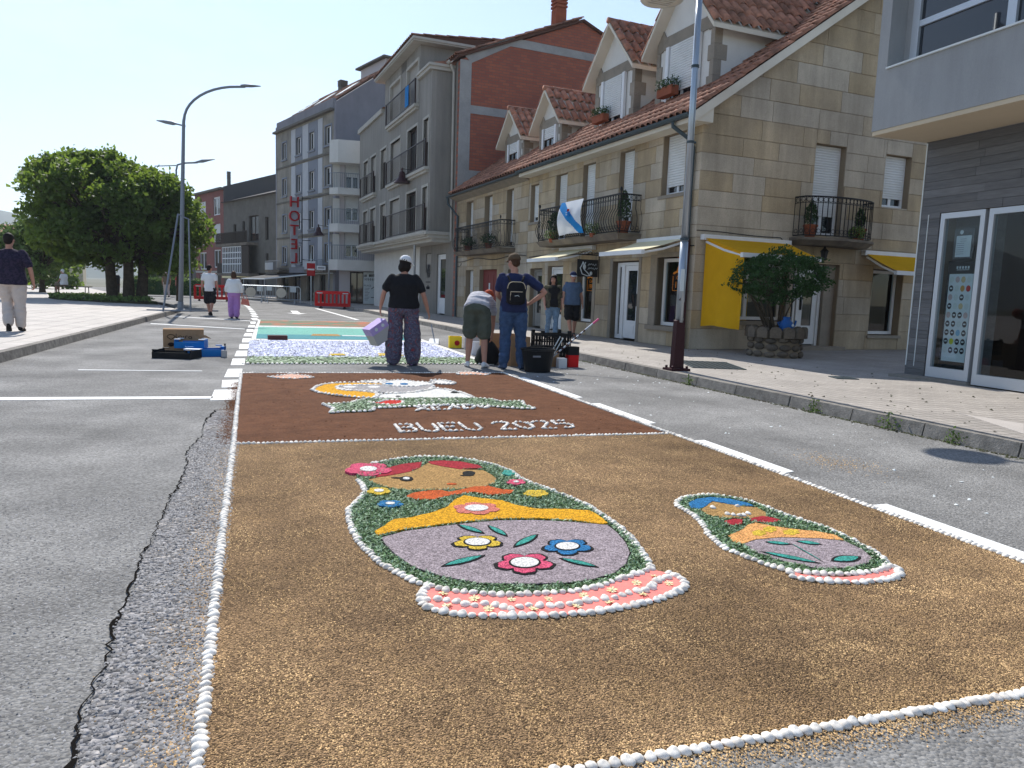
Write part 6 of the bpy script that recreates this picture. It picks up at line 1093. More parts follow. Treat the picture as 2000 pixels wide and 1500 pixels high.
# ------------------------------------------------------------------ farther row
F6 = thing('town_house', 'dark stone three storey house with a glazed gallery and flat balcony left of the hotel', 'building', (1.7, 71.5, 0), R(21))
wf6 = wall(FT, 'front_wall', 0, 13.6, 0, 9.3, [(4.1, 6.6, 5.2, 7.6), (7.6, 8.3, 5.4, 7.2), (10.0, 10.8, 5.4, 7.0), (1.7, 2.5, 5.2, 7.3), (1.8, 2.4, 2.4, 4), (2.5, 5.0, 0.1, 2.2), (6, 9, 0.1, 2.2)], 'dark_stone', F6); b = MB(); b.box(.4, 8, .1, 13.5, 0, 9.2); b.build('interior', 'dark', F6)
b = MB(); b.box(.01, 9, -.35, 0, 0, 9.6); b.build('side_wall', 'soffit', F6)
for h in ((4.1, 6.6, 5.2, 7.6), (7.6, 8.3, 5.4, 7.2), (10.0, 10.8, 5.4, 7.0), (1.7, 2.5, 5.2, 7.3), (1.8, 2.4, 2.4, 4), (2.5, 5.0, 0.1, 2.2), (6, 9, 0.1, 2.2)): window(FT, F6, *h, d=.15, frame='wood_dark', fw=.1)
b = MB(); b.tb(FT, 4.3, 13, -1.1, -.001, 4.75, 5.0); b.build('balcony', 'slab', F6); b = MB(); n = 34
for i in range(n + 1): a = 4.4 + 8.5 * i / n; b.tb(FT, a - .04, a + .04, -1.08, -1.03, 5.0, 6.0)
b.tb(FT, 4.4, 12.9, -1.1, -1.02, 6.0, 6.08); stuff(b.build('railing', 'wood_dark', F6))
b = MB(); b.tb(FT, 4.2, 13, -1.0, -.001, 1.85, 2.1); b.build('gallery_floor', 'slab', F6); b = MB(); n = 11
for i in range(n + 1): a = 6.2 + 5.2 * i / n; b.tb(FT, a - .05, a + .05, -.95, -.88, 2.1, 4.7)
for z in (2.12, 3.0, 3.55, 4.1, 4.66): b.tb(FT, 6.2, 11.4, -.94, -.89, z - .05, z + .05)
ga = b.build('gallery', 'white', F6); b = MB(); b.tb(FT, 6.2, 11.4, -.91, -.90, 2.1, 4.7); b.build('pane', 'glass', ga)
b = MB(); b.tb(FT, 4.2, 6.1, -.95, -.85, 2.1, 4.7); b.tb(FT, 11.5, 13, -.95, -.85, 2.1, 3.1); b.build('dark_gallery_side', 'wood_dark', F6)
b = MB(); b.prism([(-.4, -.4, 9.3), (4.5, -.4, 10.9), (4.5, -.4, 9.3)], [(-.4, 13.6, 9.3), (4.5, 13.6, 10.9), (4.5, 13.6, 9.3)]); b.build('roof', 'slate', F6)
F7 = thing('town_house', 'narrow brick red four storey house with white windows beyond the dark stone house', 'building', world(F6, (0, 13.65, 0)), R(21))
h7 = [(1.0, 3.2, z, z + 1.9) for z in (8.2, 5.4, 2.7)] + [(5.6, 7.9, z, z + 1.9) for z in (8.0, 5.2, 2.5)] + [(1, 4, .1, 2), (5, 8, .1, 2)]
wall(FT, 'front_wall', 0, 9.3, 0, 10.7, h7, 'red_wall', F7); b = MB(); b.box(.4, 8, .1, 9.2, 0, 10.6); b.build('interior', 'dark', F7)
for i, h in enumerate(h7): window(FT, F7, *h, d=.1, frame='white', fw=.12, shut=.9 if i in (1, 3) else .0, bars=0)
b = MB(); b.box(.01, 10, -.3, 0, 0, 10.6); b.prism([(0, -.3, 10.6), (10, -.3, 10.6), (10, -.3, 14.5), (0, -.3, 11.0)], [(0, 0, 10.6), (10, 0, 10.6), (10, 0, 14.5), (0, 0, 11.0)]); b.build('side_wall', 'slate', F7); b = MB(); b.tb(FT, -.2, 9.5, -.4, 8, 10.7, 10.9); b.build('eaves', 'dark_stone', F7); b = MB(); b.tb(FT, 0, 9.3, -.04, -.002, 2.15, 2.35); b.build('string_course', 'trim_pale', F7)
chimney(F7, .8, .6, 10.7, .15, 2.0, 'dark_stone'); chimney(F7, 6.5, -4.2, 13, .7, 2.3, 'dark_stone')
F8 = thing('shed_building', 'low dark building with shop openings just beyond the left barrier', 'building', world(F7, (0, 9.4, 0)), R(25)); wall(FT, 'front_wall', 0, 10, 0, 4.6, [(1, 3, .1, 2.4), (4, 7, .1, 2.4)], 'dark_stone', F8); b = MB(); b.box(.3, 6, .1, 9.9, 0, 4.5); b.build('interior', 'dark', F8); b = MB(); b.box(-.4, 6.4, -.1, 10.2, 4.6, 4.9); b.build('roof', 'tile', F8)
# far left, behind the plaza
for i, (x, y, w, d, h, m_, lab) in enumerate(((-50, 112, 16, 9, 7.5, 'pink_wall', 'pale far house with a brown roof at the left edge, below the hill'), (-34, 118, 11, 8, 6.2, 'soffit', 'small cream far house with a brown roof behind the second tree'), (-60, 84, 22, 7, 3.6, 'dark_stone', 'low brown market building behind the walking man'))):
    t = thing('far_house', lab, 'house', (x, y, .1), R(8)); hs = [(1.5 + 3.2 * k, 2.7 + 3.2 * k, h * .5, h * .5 + 1.2) for k in range(int(w / 3.2))]; wall(GT, 'front_wall', 0, w, 0, h, hs, m_, t)
    for hh in hs: window(GT, t, *hh, d=.1, frame='white', fw=.1)
    b = MB(); b.box(0, w, .35, d, 0, h - .05); b.build('rear_volume', m_, t); b = MB(); b.prism([(-.5, -.5, h), (w + .5, -.5, h), (w + .5, d / 2, h + 1.8), (-.5, d / 2, h + 1.8)], [(-.5, d + .5, h), (w + .5, d + .5, h), (w + .5, d / 2 + .1, h + 1.8), (-.5, d / 2 + .1, h + 1.8)]); b.build('roof', 'tile', t)

# ------------------------------------------------------------------ lamps and street furniture
t = thing('street_lamp', 'tall galvanised lamp on a maroon notched base at the near kerb', 'street lamp', (5.95, 9.68, PZ))
b = MB(); b.box(-.16, .16, -.13, .13, 0, .035)
for x in (-.12, .12):
    for y in (-.09, .09): b.lathe([(.022, .035), (.022, .07), (.01, .075)], (x, y, 0), 6)
b.build('base_plate', 'maroon', t)
b = MB(); b.prism([(-.085, -.06, .036), (.085, -.06, .036), (.085, .06, .036), (-.085, .06, .036)], [(-.07, -.05, .74), (.07, -.05, .74), (.07, .05, .74), (-.07, .05, .74)])
arcp = [(-.07, .74)] + [(-.10 + .13 * math.sin(a) , .90 - .16 * math.cos(a)) for a in [0.25 + 2.5 * i / 12 for i in range(13)]] + [(-.10 + .17 * math.sin(a), .90 - .20 * math.cos(a)) for a in [2.75 - 2.35 * i / 12 for i in range(13)]] + [(.07, .74)]
pts = arcp; b2 = [(x, -.05, z) for x, z in pts]; b3 = [(x, .05, z) for x, z in pts]; n = len(pts); b.add(b2 + b3, [tuple(x) for x in tri_poly([(p[0], p[1]) for p in pts])] + [tuple(i + n for i in x) for x in tri_poly([(p[0], p[1]) for p in pts])] + [(i, (i + 1) % n, n + (i + 1) % n, n + i) for i in range(n)])
b.build('notched_base', 'maroon', t)
b = MB(); b.tube([(.0, 0, .72), (0, 0, 1.9)], .060, 14); b.tube([(0, 0, 1.9), (0, 0, 5.9)], [.052, .042], 14); b.build('pole', 'metal', t, smooth=True)
b = MB()
for z in (1.92, 3.3, 4.35): b = MB(); b.tube([(0, 0, z), (0, 0, z + .035)], .064 if z < 2 else .056, 14); b.build('clamp', 'gutter', t)
b = MB()
b.tube([(.05, 0, 3.32), (.085, 0, 3.32)], .018, 8); b.build('bolt', 'gutter', t)
b = MB(); b.tube([(0, 0, 5.75), (-.12, 0, 5.72), (-.3, 0, 5.42), (-.42, .02, 5.30)], .028, 8); b.build('arm', 'metal', t); b = MB(); b.lathe([(.02, .16), (.12, .14), (.26, .05), (.305, .0), (.29, -.02)], (-.55, .08, 5.22), 28); hd = b.build('lamp_head', 'lamp_shell', t, smooth=True); b = MB(); b.lathe([(.285, -.012), (.22, -.03), (.05, -.04), (.002, -.04)], (-.55, .08, 5.22), 28); b.build('lens', 'cream', hd); b = MB()
for k in range(4): b.box(-.72, -.40, -.03 + .06 * k, .0 + .06 * k, 5.172, 5.18)
stuff(b.build('lens_ribs', 'lamp_shell', hd)); b = MB(); b.tb(lambda a, d, z: (a, d, z), -.061, .0, -.068, -.058, 1.18, 1.5); b.build('sticker', 'poster_white', t)
t = thing('street_lamp', 'tall dark grey lamp with a long curved arm on the left kerb', 'street lamp', (-2.65, 29.95, .13), R(-19))
b = MB(); b.lathe([(.16, 0), (.16, .02), (.11, .04), (.10, .3)], n=12); b.build('base', 'lamp_grey', t)
P = [(0, 0, .04), (.12, 0, 3.4), (.24, 0, 6.7)] + [(.26 + 1.95 * (1 - math.cos(a)), 0, 6.75 + 1.22 * math.sin(a)) for a in [math.pi / 2 * i / 10 for i in range(1, 11)]] + [(2.45, 0, 7.98)]
b = MB(); b.tube(P, [.09, .075, .055] + [.045] * 11, 10); b.build('pole', 'lamp_grey', t, smooth=True); b = MB(); b.loft([[(2.3 + x, .13 * w * math.cos(a), 8.0 + .015 + h * math.sin(a)) for a in [2 * math.pi * k / 8 for k in range(8)]] for x, w, h in ((0, .4, .03), (.15, .9, .05), (.35, 1, .045), (.7, .3, .012))]); b.build('lamp_head', 'lamp_grey', t, smooth=True)
b = MB(); b.tube([(.3, 0, 6.55), (-.05, 0, 6.62)], .03, 6); b.loft([[(-.02 - x, .13 * w * math.cos(a), 6.62 + .13 * x + h * math.sin(a)) for a in [2 * math.pi * k / 8 for k in range(8)]] for x, w, h in ((0, .4, .03), (.12, .9, .07), (.4, 1, .06), (.7, .25, .015))]); b.build('lower_lamp_head', 'lamp_grey', t)
t = thing('street_lamp', 'distant lamp whose thin arm shows above the big tree, behind the curved lamp', 'street lamp', (-5.6, 62, .13), R(-19)); b = MB(); b.tube([(0, 0, 0), (0, 0, 9.2), (.1, 0, 9.6), (.6, 0, 9.75), (1.6, 0, 9.82)], .07, 8); b.build('pole', 'lamp_grey', t); b = MB(); b.tube([(1.4, 0, 9.82), (2.0, 0, 9.95), (2.9, 0, 10.1)], [.05, .13, .02], 8); b.tube([(0, 0, 9.55), (-1.6, 0, 9.45)], .04, 6); b.build('lamp_head', 'lamp_grey', t)
for x, y, h, dz, lab, ang in ((6.70, 33.3, 7.0, 6.05, 'pale post with a maroon bell lamp on a side arm, against the granite block', 19), (4.2, 47.2, 5.1, 4.45, 'pale post with a dark bell lamp in front of the hotel', 10)):
    t = thing('street_lamp', lab, 'street lamp', (x, y, .1), R(-ang)); b = MB(); b.tube([(0, 0, 0), (0, 0, h)], [.06, .045], 8); b.build('pole', 'metal', t, smooth=True); b = MB(); b.tube([(0, 0, dz + .2), (-.62, 0, dz + .28)], .014, 5); b.build('arm', 'iron', t); b = MB(); b.lathe([(.36, -.34), (.33, -.3), (.17, -.1), (.12, .12), (.03, .2), (.05, .27), (.015, .33)], (-.62, 0, dz), 14); b.build('bell_lamp', 'maroon', t)
t = thing('sign_frame', 'thin grey metal frame leaning and standing beside the curved lamp at the left kerb end', 'metal frame', (-2.75, 28.6, .1), R(-19))
b = MB(); b.tube([(-.12, -.6, -.08), (.08, .3, 3.4)], .035, 6); b.tube([(.42, .4, .0), (.36, .5, 3.25)], .03, 6); b.tube([(.08, .3, 3.4), (.36, .5, 3.25)], .025, 6); b.build('posts', 'lamp_grey', t); b = MB(); b.tube([(-1.1, -.9, .02), (1.2, .9, .05)], .03, 6); b.tube([(-.12, -.6, .03), (-.9, -.1, .04), (.42, .4, .04)], .03, 6); b.build('foot_bars', 'lamp_grey', t)
t = thing('road_sign', 'red no entry sign with a pale bar at the hotel corner', 'road sign', (3.1, 46.5, .0), R(-10))
b = MB(); b.tube([(0, 0, 0), (0, 0, 3.1)], .03, 6); b.build('post', 'metal', t); b = MB(); b.box(-.24, .24, -.06, -.032, 1.75, 2.5); b.build('sign_plate', 'sign_red', t); b = MB(); b.box(-.2, .2, -.066, -.061, 2.08, 2.17); b.build('bar', 'sign_white', t); b = MB(); b.box(.33, .85, -.05, -.03, 2.12, 2.36); b.build('name_plate', 'sign_white', t); b = MB(); b.box(.4, .78, -.056, -.051, 2.2, 2.28); b.build('plate_print', 'print_grey', t)
# plastic and steel barriers
def plastic_barrier(label, loc, rz, w, h):
    t = thing('plastic_barrier', label, 'barrier', loc, rz, None); hw = w / 2; y = .09
    b = MB(); b.box(-hw + .06, hw - .06, -y, y, h - .17, h - .05); b.prism([(-hw + .06, -y, h - .05), (hw - .06, -y, h - .05), (hw - .06, y, h - .05), (-hw + .06, y, h - .05)], [(-hw + .12, -y * .5, h), (hw - .12, -y * .5, h), (hw - .12, y * .5, h), (-hw + .12, y * .5, h)]); b.build('top_rail', 'red_plastic', t)
    b = MB(); b.box(-hw + .03, hw - .03, -y, y, .1, .28); b.build('bottom_rail', 'red_plastic', t); n = 8
    for i in range(n + 1): x = -hw + .09 + (w - .18) * i / n; b = MB(); b.box(x - .05, x + .05, -.05, .05, .28, h - .17); b.build('slat', 'red_plastic', t)
    for s in (-1, 1):
        b = MB(); x = s * (hw - .03); b.prism([(x - .04, -.08, .12), (x + .04, -.08, .12), (x + .04, .08, .12), (x - .04, .08, .12)], [(x - .03, -.06, h - .08), (x + .03, -.06, h - .08), (x + .03, .06, h - .08), (x - .03, .06, h - .08)]); b.build('end_post', 'red_plastic', t); b = MB(); x = s * (hw - .3); b.box(x - .06, x + .06, -.25, .25, .0, .06); b.box(x - .05, x + .05, -.05, .05, .06, .1); b.build('foot', 'black_plastic', t)
    b = MB(); b.box(-hw + .1, -hw + .4, -y - .004, -y - .001, h - .14, h - .09); b.box(hw - .4, hw - .1, -y - .004, -y - .001, h - .14, h - .09); b.build('reflector', 'poster_white', t); return t
plastic_barrier('red plastic barrier standing alone in front of the balcony house', (3.85, 40.9, 0), R(-14), 1.85, .92)
plastic_barrier('red plastic barrier behind the two people walking away', (-2.55, 49.9, 0), R(6), 2.2, 1.02)
def steel_barrier(label, loc, rz, w, h):
    t = thing('steel_barrier', label, 'barrier', loc, rz); hw = w / 2; b = MB(); b.tube([(-hw, 0, .05), (-hw, 0, h - .1), (-hw + .1, 0, h), (hw - .1, 0, h), (hw, 0, h - .1), (hw, 0, .05)], .028, 6); b.tube([(-hw, 0, .25), (hw, 0, .25)], .02, 6); b.build('frame', 'metal', t); b = MB(); n = 14
    for i in range(1, n): x = -hw + w * i / n; b.tube([(x, 0, .25), (x, 0, h)], .012, 4)
    stuff(b.build('bars', 'metal', t))
    for s in (-.7, .7): b = MB(); b.tube([(s * hw, -.3, .0), (s * hw, -.15, .12), (s * hw, 0, .25), (s * hw, .15, .12), (s * hw, .3, 0)], .02, 5); b.build('foot', 'metal', t)
    b = MB(); b.lathe([(.30, -.015), (.30, .015), (.001, .016)], n=20); d = b.build('disc', 'cream', t); d.rotation_euler = (R(90), 0, 0); d.location = (0, -.05, h * .62)
    b = MB(); b.box(-hw * .62 - .16, -hw * .62 + .16, -.045, -.035, h - .28, h - .02); b.box(hw * .62 - .18, hw * .62 + .18, -.045, -.035, h - .34, h - .02); b.build('paper_notice', 'poster_white', t)
steel_barrier('grey steel crowd barrier with papers, right half of the pair below the dark awning', (1.45, 48.6, 0), R(-8), 2.3, 1.05); steel_barrier('grey steel crowd barrier partly behind the woman in lilac trousers', (-.35, 48.9, 0), R(2), 1.75, 1.05)
# ------------------------------------------------------------------ planter with its round shrub
t = thing('stone_planter', 'round rubble stone planter with a scalloped rim on the shaded pavement', 'planter', (9.68, 12.18, PZ), 0)
b = MB(); b.lathe([(.50, 0), (.46, .3), (.46, .47), (.002, .47)], n=20); b.build('core', 'mortar', t)
rnd = random.Random(5)
for j, (z, h, cnt, r) in enumerate(((.0, .13, 13, .51), (.13, .14, 12, .49), (.27, .13, 13, .50))):
    for i in range(cnt):
        a = 2 * math.pi * (i + .5 * (j % 2)) / cnt; w = math.pi * r / cnt * .95; b = MB(); hh = h * rnd.uniform(.8, 1); b.ell((0, 0, 0), (.05, w, hh * .54), 8, 5); o = b.build('rubble_stone', 'rubble', t, ((r - .01) * math.cos(a), (r - .01) * math.sin(a), z + h / 2 + rnd.uniform(-.01, .01)), a, True)
for i in range(14):
    a = 2 * math.pi * i / 14; b = MB(); pts = [(-.11, 0), (.11, 0), (.12, .13), (.09, .19), (.0, .22), (-.09, .19), (-.12, .13)]; b.prism([(-.03, x, z) for x, z in pts], [(.05, x * .9, z * .97) for x, z in pts]); b.build('rim_stone', 'rubble', t, (.53 * math.cos(a), .53 * math.sin(a), .38), a)
b = MB(); b.lathe([(.45, .471), (.002, .49)], n=16); b.build('soil', 'soil', t)
sh = thing('round_shrub', 'round dark green shrub with bare branching stems growing in the stone planter', 'shrub', (9.68, 12.18, PZ + .47))
b = MB(); ends = []
for i in range(11):
    a = rnd.uniform(0, 6.28); r0 = rnd.uniform(.03, .2); r1 = rnd.uniform(.25, .72); z1 = rnd.uniform(.62, .95); p0 = Vector((r0 * math.cos(a), r0 * math.sin(a), -.02)); p1 = Vector((r1 * math.cos(a + rnd.uniform(-.3, .3)), r1 * math.sin(a + rnd.uniform(-.3, .3)), z1)); m = p0.lerp(p1, .5) + Vector((rnd.uniform(-.05, .05), rnd.uniform(-.05, .05), .06)); b.tube([p0, m, p1], [.022, .017, .01], 6)
    for k in range(3): q = p1 + Vector((rnd.uniform(-.25, .25), rnd.uniform(-.25, .25), rnd.uniform(.1, .35))); b.tube([m.lerp(p1, .5 + .2 * k), q], [.011, .005], 5)
b.build('stems', 'bark', sh)
n = 15000; A = RNG.normal(size=(n, 3)); A /= np.linalg.norm(A, axis=1)[:, None]; rr = RNG.uniform(.55, 1.0, n) ** .5; lump = np.array([1 + .26 * noise.noise((v[0] * 2.2, v[1] * 2.2, v[2] * 2.2)) + .16 * noise.noise((v[0] * 6, v[1] * 6, v[2] * 6)) for v in A]); Pn = A * (rr * lump)[:, None] * np.array([.96, .90, .52]) + np.array([0, 0, 1.08]); keep = (Pn[:, 2] > .62 + .12 * np.sin(Pn[:, 0] * 5)); keep &= np.array([noise.noise((v[0] * 4, v[1] * 4, v[2] * 5)) > -.16 for v in Pn]); leaf_mesh('crown', Pn[keep], .058, 'leaf_dark', sh)
t = thing('blue_jug', 'small blue enamel jug with a white dot in the stone planter', 'jug', (9.62, 11.82, PZ + .50)); b = MB(); b.lathe([(.09, 0), (.13, .08), (.12, .18), (.06, .25), (.08, .29)], n=12); b.build('body', 'teal_can', t, smooth=True); b = MB(); b.tube([(.11, 0, .05), (.2, 0, .14), (.22, 0, .22)], .02, 6); b.tube([(-.1, 0, .2), (-.2, 0, .18), (-.12, 0, .07)], .014, 6); b.build('spout', 'teal_can', t); b = MB(); b.ell((.06, -.115, .13), (.03, .012, .03), 8, 6); b.build('white_dot', 'poster_white', t)
# weeds along the kerb
for i, (px, y, h) in enumerate(((0, 8.95, .13), (0, 6.55, .15), (0, 5.55, .17), (0, 4.85, .12))):
    t = thing('kerb_weed', ('small weed in the kerb joint right below the maroon lamp base', 'weed in the kerb joint, second to the right of the lamp', 'thin upright weed in the kerb, third to the right of the lamp', 'low weed in the kerb nearest the elliptical lamp shadow')[i], 'weed', (kx(y) - .02, y, .0), 0); n = 60; P = RNG.normal(size=(n, 3)) * np.array([.03, .05, .3]); P[:, 2] = np.abs(P[:, 2]) * h * 1.6; leaf_mesh('foliage', P, .035, 'leaf_light', t); b = MB()
    for k in range(3): b.tube([(0, .01 * k, 0), (.01 * k, .02, h)], .003, 4)
    b.build('stalks', 'leaf_light', t)
# ------------------------------------------------------------------ trees
def tree(name, label, loc, trunk_h, tr, blobs, n_per, leaf, mat, seed, trunks=((0, 0),)):
    t = thing(name, label, 'tree', loc); rng = np.random.default_rng(seed); rd_ = random.Random(seed); b = MB()
    for (dx, dy) in trunks:
        b.tube([(dx, dy, -.1), (dx, dy, .25), (dx * 1.1, dy * 1.1, trunk_h * .5), (dx * 1.2, dy * 1.2, trunk_h)], [tr * 1.35, tr, tr * .85, tr * .8], 10)
    b.build('trunk', 'bark', t, smooth=True); b = MB()
    for i, (x, y, z, r) in enumerate(blobs):
        dx, dy = trunks[i % len(trunks)]; p0 = Vector((dx * 1.2, dy * 1.2, trunk_h * rd_.uniform(.8, 1))); p1 = Vector((x, y, z)); m = p0.lerp(p1, .5) + Vector((0, 0, .25)); b.tube([p0, m, p1], [tr * .42, tr * .22, tr * .08], 6)
    b.build('limbs', 'bark', t, smooth=True); C = []
    for (x, y, z, r) in blobs:
        n = int(n_per * r * r); A = rng.normal(size=(n, 3)); A /= np.linalg.norm(A, axis=1)[:, None]; A *= (rng.uniform(.25, 1.0, n) ** .45)[:, None] * r; A *= 1 + .25 * rng.normal(size=(n, 1)) * .6; A[:, 2] *= .85; C.append(A + np.array([x, y, z]))
    leaf_mesh('crown', np.concatenate(C), leaf, mat, t, rng=rng); return t
rd_ = random.Random(21); bl = []
def env(x):   # crown top and bottom across its width (x to the right, seen from the road)
    top = np.interp(x, [-5.0, -4.4, -3.5, -2.2, -.9, .2, 1.2, 2.3, 3.2, 3.8], [4.0, 5.6, 6.3, 6.7, 6.85, 6.65, 6.15, 6.0, 5.0, 3.4]); bot = np.interp(x, [-5.0, -4.2, -3.2, -2.4, -1.0, 0, 2.0, 3.0, 3.8], [3.2, 2.6, 2.0, 1.2, 1.35, 1.7, 1.3, 1.4, 2.2]); return top, bot
ca, sa = math.cos(R(8.5)), math.sin(R(8.5))
for i in range(190):
    x = rd_.uniform(-3.35, 3.1); d = rd_.uniform(-1, 1); yy = d * 3.0 * math.sqrt(max(.05, 1 - ((x + .6) / 4.9) ** 2)); tp, bt = env(x / .86); k = 1 - .45 * d * d; md = (tp + bt) / 2; q = rd_.random(); z = md + (tp - bt) / 2 * k * (2 * q - 1) * .88; r = rd_.uniform(.40, .78)
    z = min(z, tp - r * .55); bl.append((x * ca - yy * sa, x * sa + yy * ca, z - .1, r))
for i in range(46):
    x = -3.5 + 6.7 * i / 45; tp, bt = env(x / .86); yy = rd_.uniform(-1, 1); r = rd_.uniform(.38, .62); z = tp - r * .8 - .25 * rd_.random(); bl.append((x * ca - yy * sa, x * sa + yy * ca, z - .1, r))
tree('plane_tree', 'big broad plane tree with a dense dark crown and several trunks on the plaza', (-5.75, 38.6, .2), 2.2, .26, bl, 560, .24, 'leaf', 3, trunks=((-.55, .1), (.15, -.1), (.65, .25)))
bl2 = [(rd_.uniform(-2.6, 1.9), rd_.uniform(-1.6, 1.6), rd_.uniform(1.2, 4.2), rd_.uniform(.6, 1.0)) for _ in range(34)]; bl2 = [(x, y, z if abs(x) < 1.4 else min(z, 3.3), r) for x, y, z, r in bl2]
tree('plane_tree', 'smaller bright green tree behind the big one, right of the walking man', (-11.9, 50.5, .2), 1.4, .16, bl2, 260, .30, 'leaf_light', 5)
for i, (x, y, w, h, lab) in enumerate(((-15.5, 66, 4.5, 3.4, 'dark bushy tree far behind the second plane tree'), (-27, 84, 5, 2.3, 'low dark tree at the far left behind the walking man'), (-8.0, 74, 3.2, 2.8, 'dark low tree beyond the big trunks'))):
    bb = [(rd_.uniform(-w, w) * .5, rd_.uniform(-1, 1), rd_.uniform(.5, h), rd_.uniform(.7, 1.2)) for _ in range(16)]; tree('round_tree', lab, (x, y, .1), 1.2, .15, bb, 110, .4, 'leaf', 40 + i)
t = thing('clipped_hedge', 'low clipped pale hedge beyond the tree bed at the road end', 'hedge', (-6.2, 60, .1)); P = RNG.uniform(-1, 1, (1500, 3)) * np.array([2.6, .6, .6]) + np.array([0, 0, .7]); leaf_mesh('foliage', P, .22, 'leaf_light', t); b = MB(); b.box(-2.4, 2.4, -.4, .4, 0, 1.1); b.build('hedge_core', 'leaf_dark', t)
t = thing('thin_tree_trunk', 'thin bare young tree trunk right of the big trunks', 'tree', (-3.85, 42.5, .13)); b = MB(); b.tube([(0, 0, 0), (.03, 0, 1.5), (.05, 0, 3.0)], [.13, .1, .06], 8); b.build('trunk', 'bark', t); P = RNG.normal(size=(700, 3)) * np.array([.5, .5, .5]) + np.array([0, 0, 2.9]); leaf_mesh('crown', P, .22, 'leaf', t)
# weeds and grass in the tree bed
n = 3000; Q = RNG.uniform((-9.2, 34), (-3.2, 45.2), (n, 2)); Q = Q[in_poly(Q, bed)]; o = leaf_mesh('bed_grass', np.column_stack([Q, RNG.uniform(.27, .42, len(Q))]), .16, 'leaf_light'); stuff(o); o['label'] = 'low grass and weeds in the soil bed under the big tree'
t = thing('bench', 'slatted bench under the tree where the man in pale shirt sits', 'bench', (-9.9, 48.2, .22), R(-12))
for k in range(4): b = MB(); b.box(-1.0, 1.0, -.25 + .13 * k, -.14 + .13 * k, .42, .46); b.build('slat', 'wood_dark', t)
for x in (-.8, .8): b = MB(); b.tube([(x, -.22, 0), (x, -.2, .42), (x, .22, .42), (x, .25, 0)], .025, 6); b.build('leg', 'iron', t)
t = thing('litter_bin', 'dark litter bin beside the trunks of the big tree', 'bin', (-7.4, 46.0, .22)); b = MB(); b.lathe([(.26, 0), (.30, .9), (.30, 1.0), (.34, 1.02), (.26, 1.16), (.02, 1.2)], n=14); b.build('body', 'black_plastic', t); b = MB(); b.lathe([(.305, .6), (.31, .66)], n=14, cap=False); b.build('band', 'maroon', t)
# ------------------------------------------------------------------ makers' boxes and tools on the road
def open_box(name, label, loc, rz, sx, sy, h, mat, th=.008, cat='box', flaps=0, inner=None):
    t = thing(name, label, cat, loc, rz); hx, hy = sx / 2, sy / 2; b = MB(); b.box(-hx, hx, -hy, hy, 0, th); b.build('bottom', mat, t)
    for nm, (x0, x1, y0, y1) in zip(('side', 'side', 'end', 'end'), ((-hx, hx, -hy, -hy + th), (-hx, hx, hy - th, hy), (-hx, -hx + th, -hy + th, hy - th), (hx - th, hx, -hy + th, hy - th))): b = MB(); b.box(x0, x1, y0, y1, th, h); b.build(nm, mat, t)
    return t
# cardboard box standing on its side with hand lettering
t = thing('cardboard_box', 'big brown cardboard box with a drawn heart and the word loira, by the trays', 'box', (-1.16, 13.55, 0), R(4)); W, Hh, Dp = .62, .40, .34
b = MB(); b.box(-W / 2, W / 2, -Dp / 2, -Dp / 2 + .008, 0, Hh); b.build('front', 'card', t)
for nm, bx_ in (('top', (-W / 2, W / 2, -Dp / 2 + .008, Dp / 2, Hh - .008, Hh)), ('side', (-W / 2, -W / 2 + .008, -Dp / 2 + .008, Dp / 2, 0, Hh - .008)), ('side', (W / 2 - .008, W / 2, -Dp / 2 + .008, Dp / 2, 0, Hh - .008)), ('bottom', (-W / 2 + .008, W / 2 - .008, -Dp / 2 + .008, Dp / 2, 0, .008))): b = MB(); b.box(*bx_); b.build(nm, 'card', t)
b = MB(); b.prism([(.18, -Dp / 2 - .002, Hh - .08), (.34, -Dp / 2 - .06, Hh - .09), (.42, -Dp / 2 - .10, Hh - .14), (.3, -Dp / 2 - .06, Hh - .12)], [(.18, -Dp / 2 - .005, Hh - .086), (.34, -Dp / 2 - .066, Hh - .096), (.42, -Dp / 2 - .106, Hh - .146), (.3, -Dp / 2 - .066, Hh - .126)]); b.build('torn_flap', 'card', t)
yy = -Dp / 2 - .004; b = MB(); b.tube([(-.19 + .05 * (1 + .15 * math.cos(2 * a)) * math.cos(a), yy, .28 + .035 * math.sin(a) - (.01 if abs(a - 4.71) < .4 else 0)) for a in [2 * math.pi * k / 14 for k in range(15)]], .0055, 5)
for P_ in ([(-.11, .33), (-.115, .27), (-.10, .255), (-.085, .262)], [(-.05 + .026 * math.cos(a), .272 + .022 * math.sin(a)) for a in [2 * math.pi * k / 8 for k in range(9)]], [(.0, .29), (-.002, .255)], [(.03, .29), (.03, .255)], [(.03, .282), (.045, .292), (.06, .287)], [(.10 + .024 * math.cos(a), .268 + .018 * math.sin(a)) for a in [2 * math.pi * k / 8 for k in range(9)]], [(.122, .285), (.122, .25), (.13, .25)]): b.tube([(x, yy, z) for x, z in P_], .0055, 5)
b.build('hand_lettering', 'ink', t); b = MB(); b.ell((-.19, yy, .15), (.05, .004, .035), 10, 5); b.tube([(-.24, yy, .15), (-.14, yy, .16)], .014, 5); b.build('dark_mark', 'ink', t)
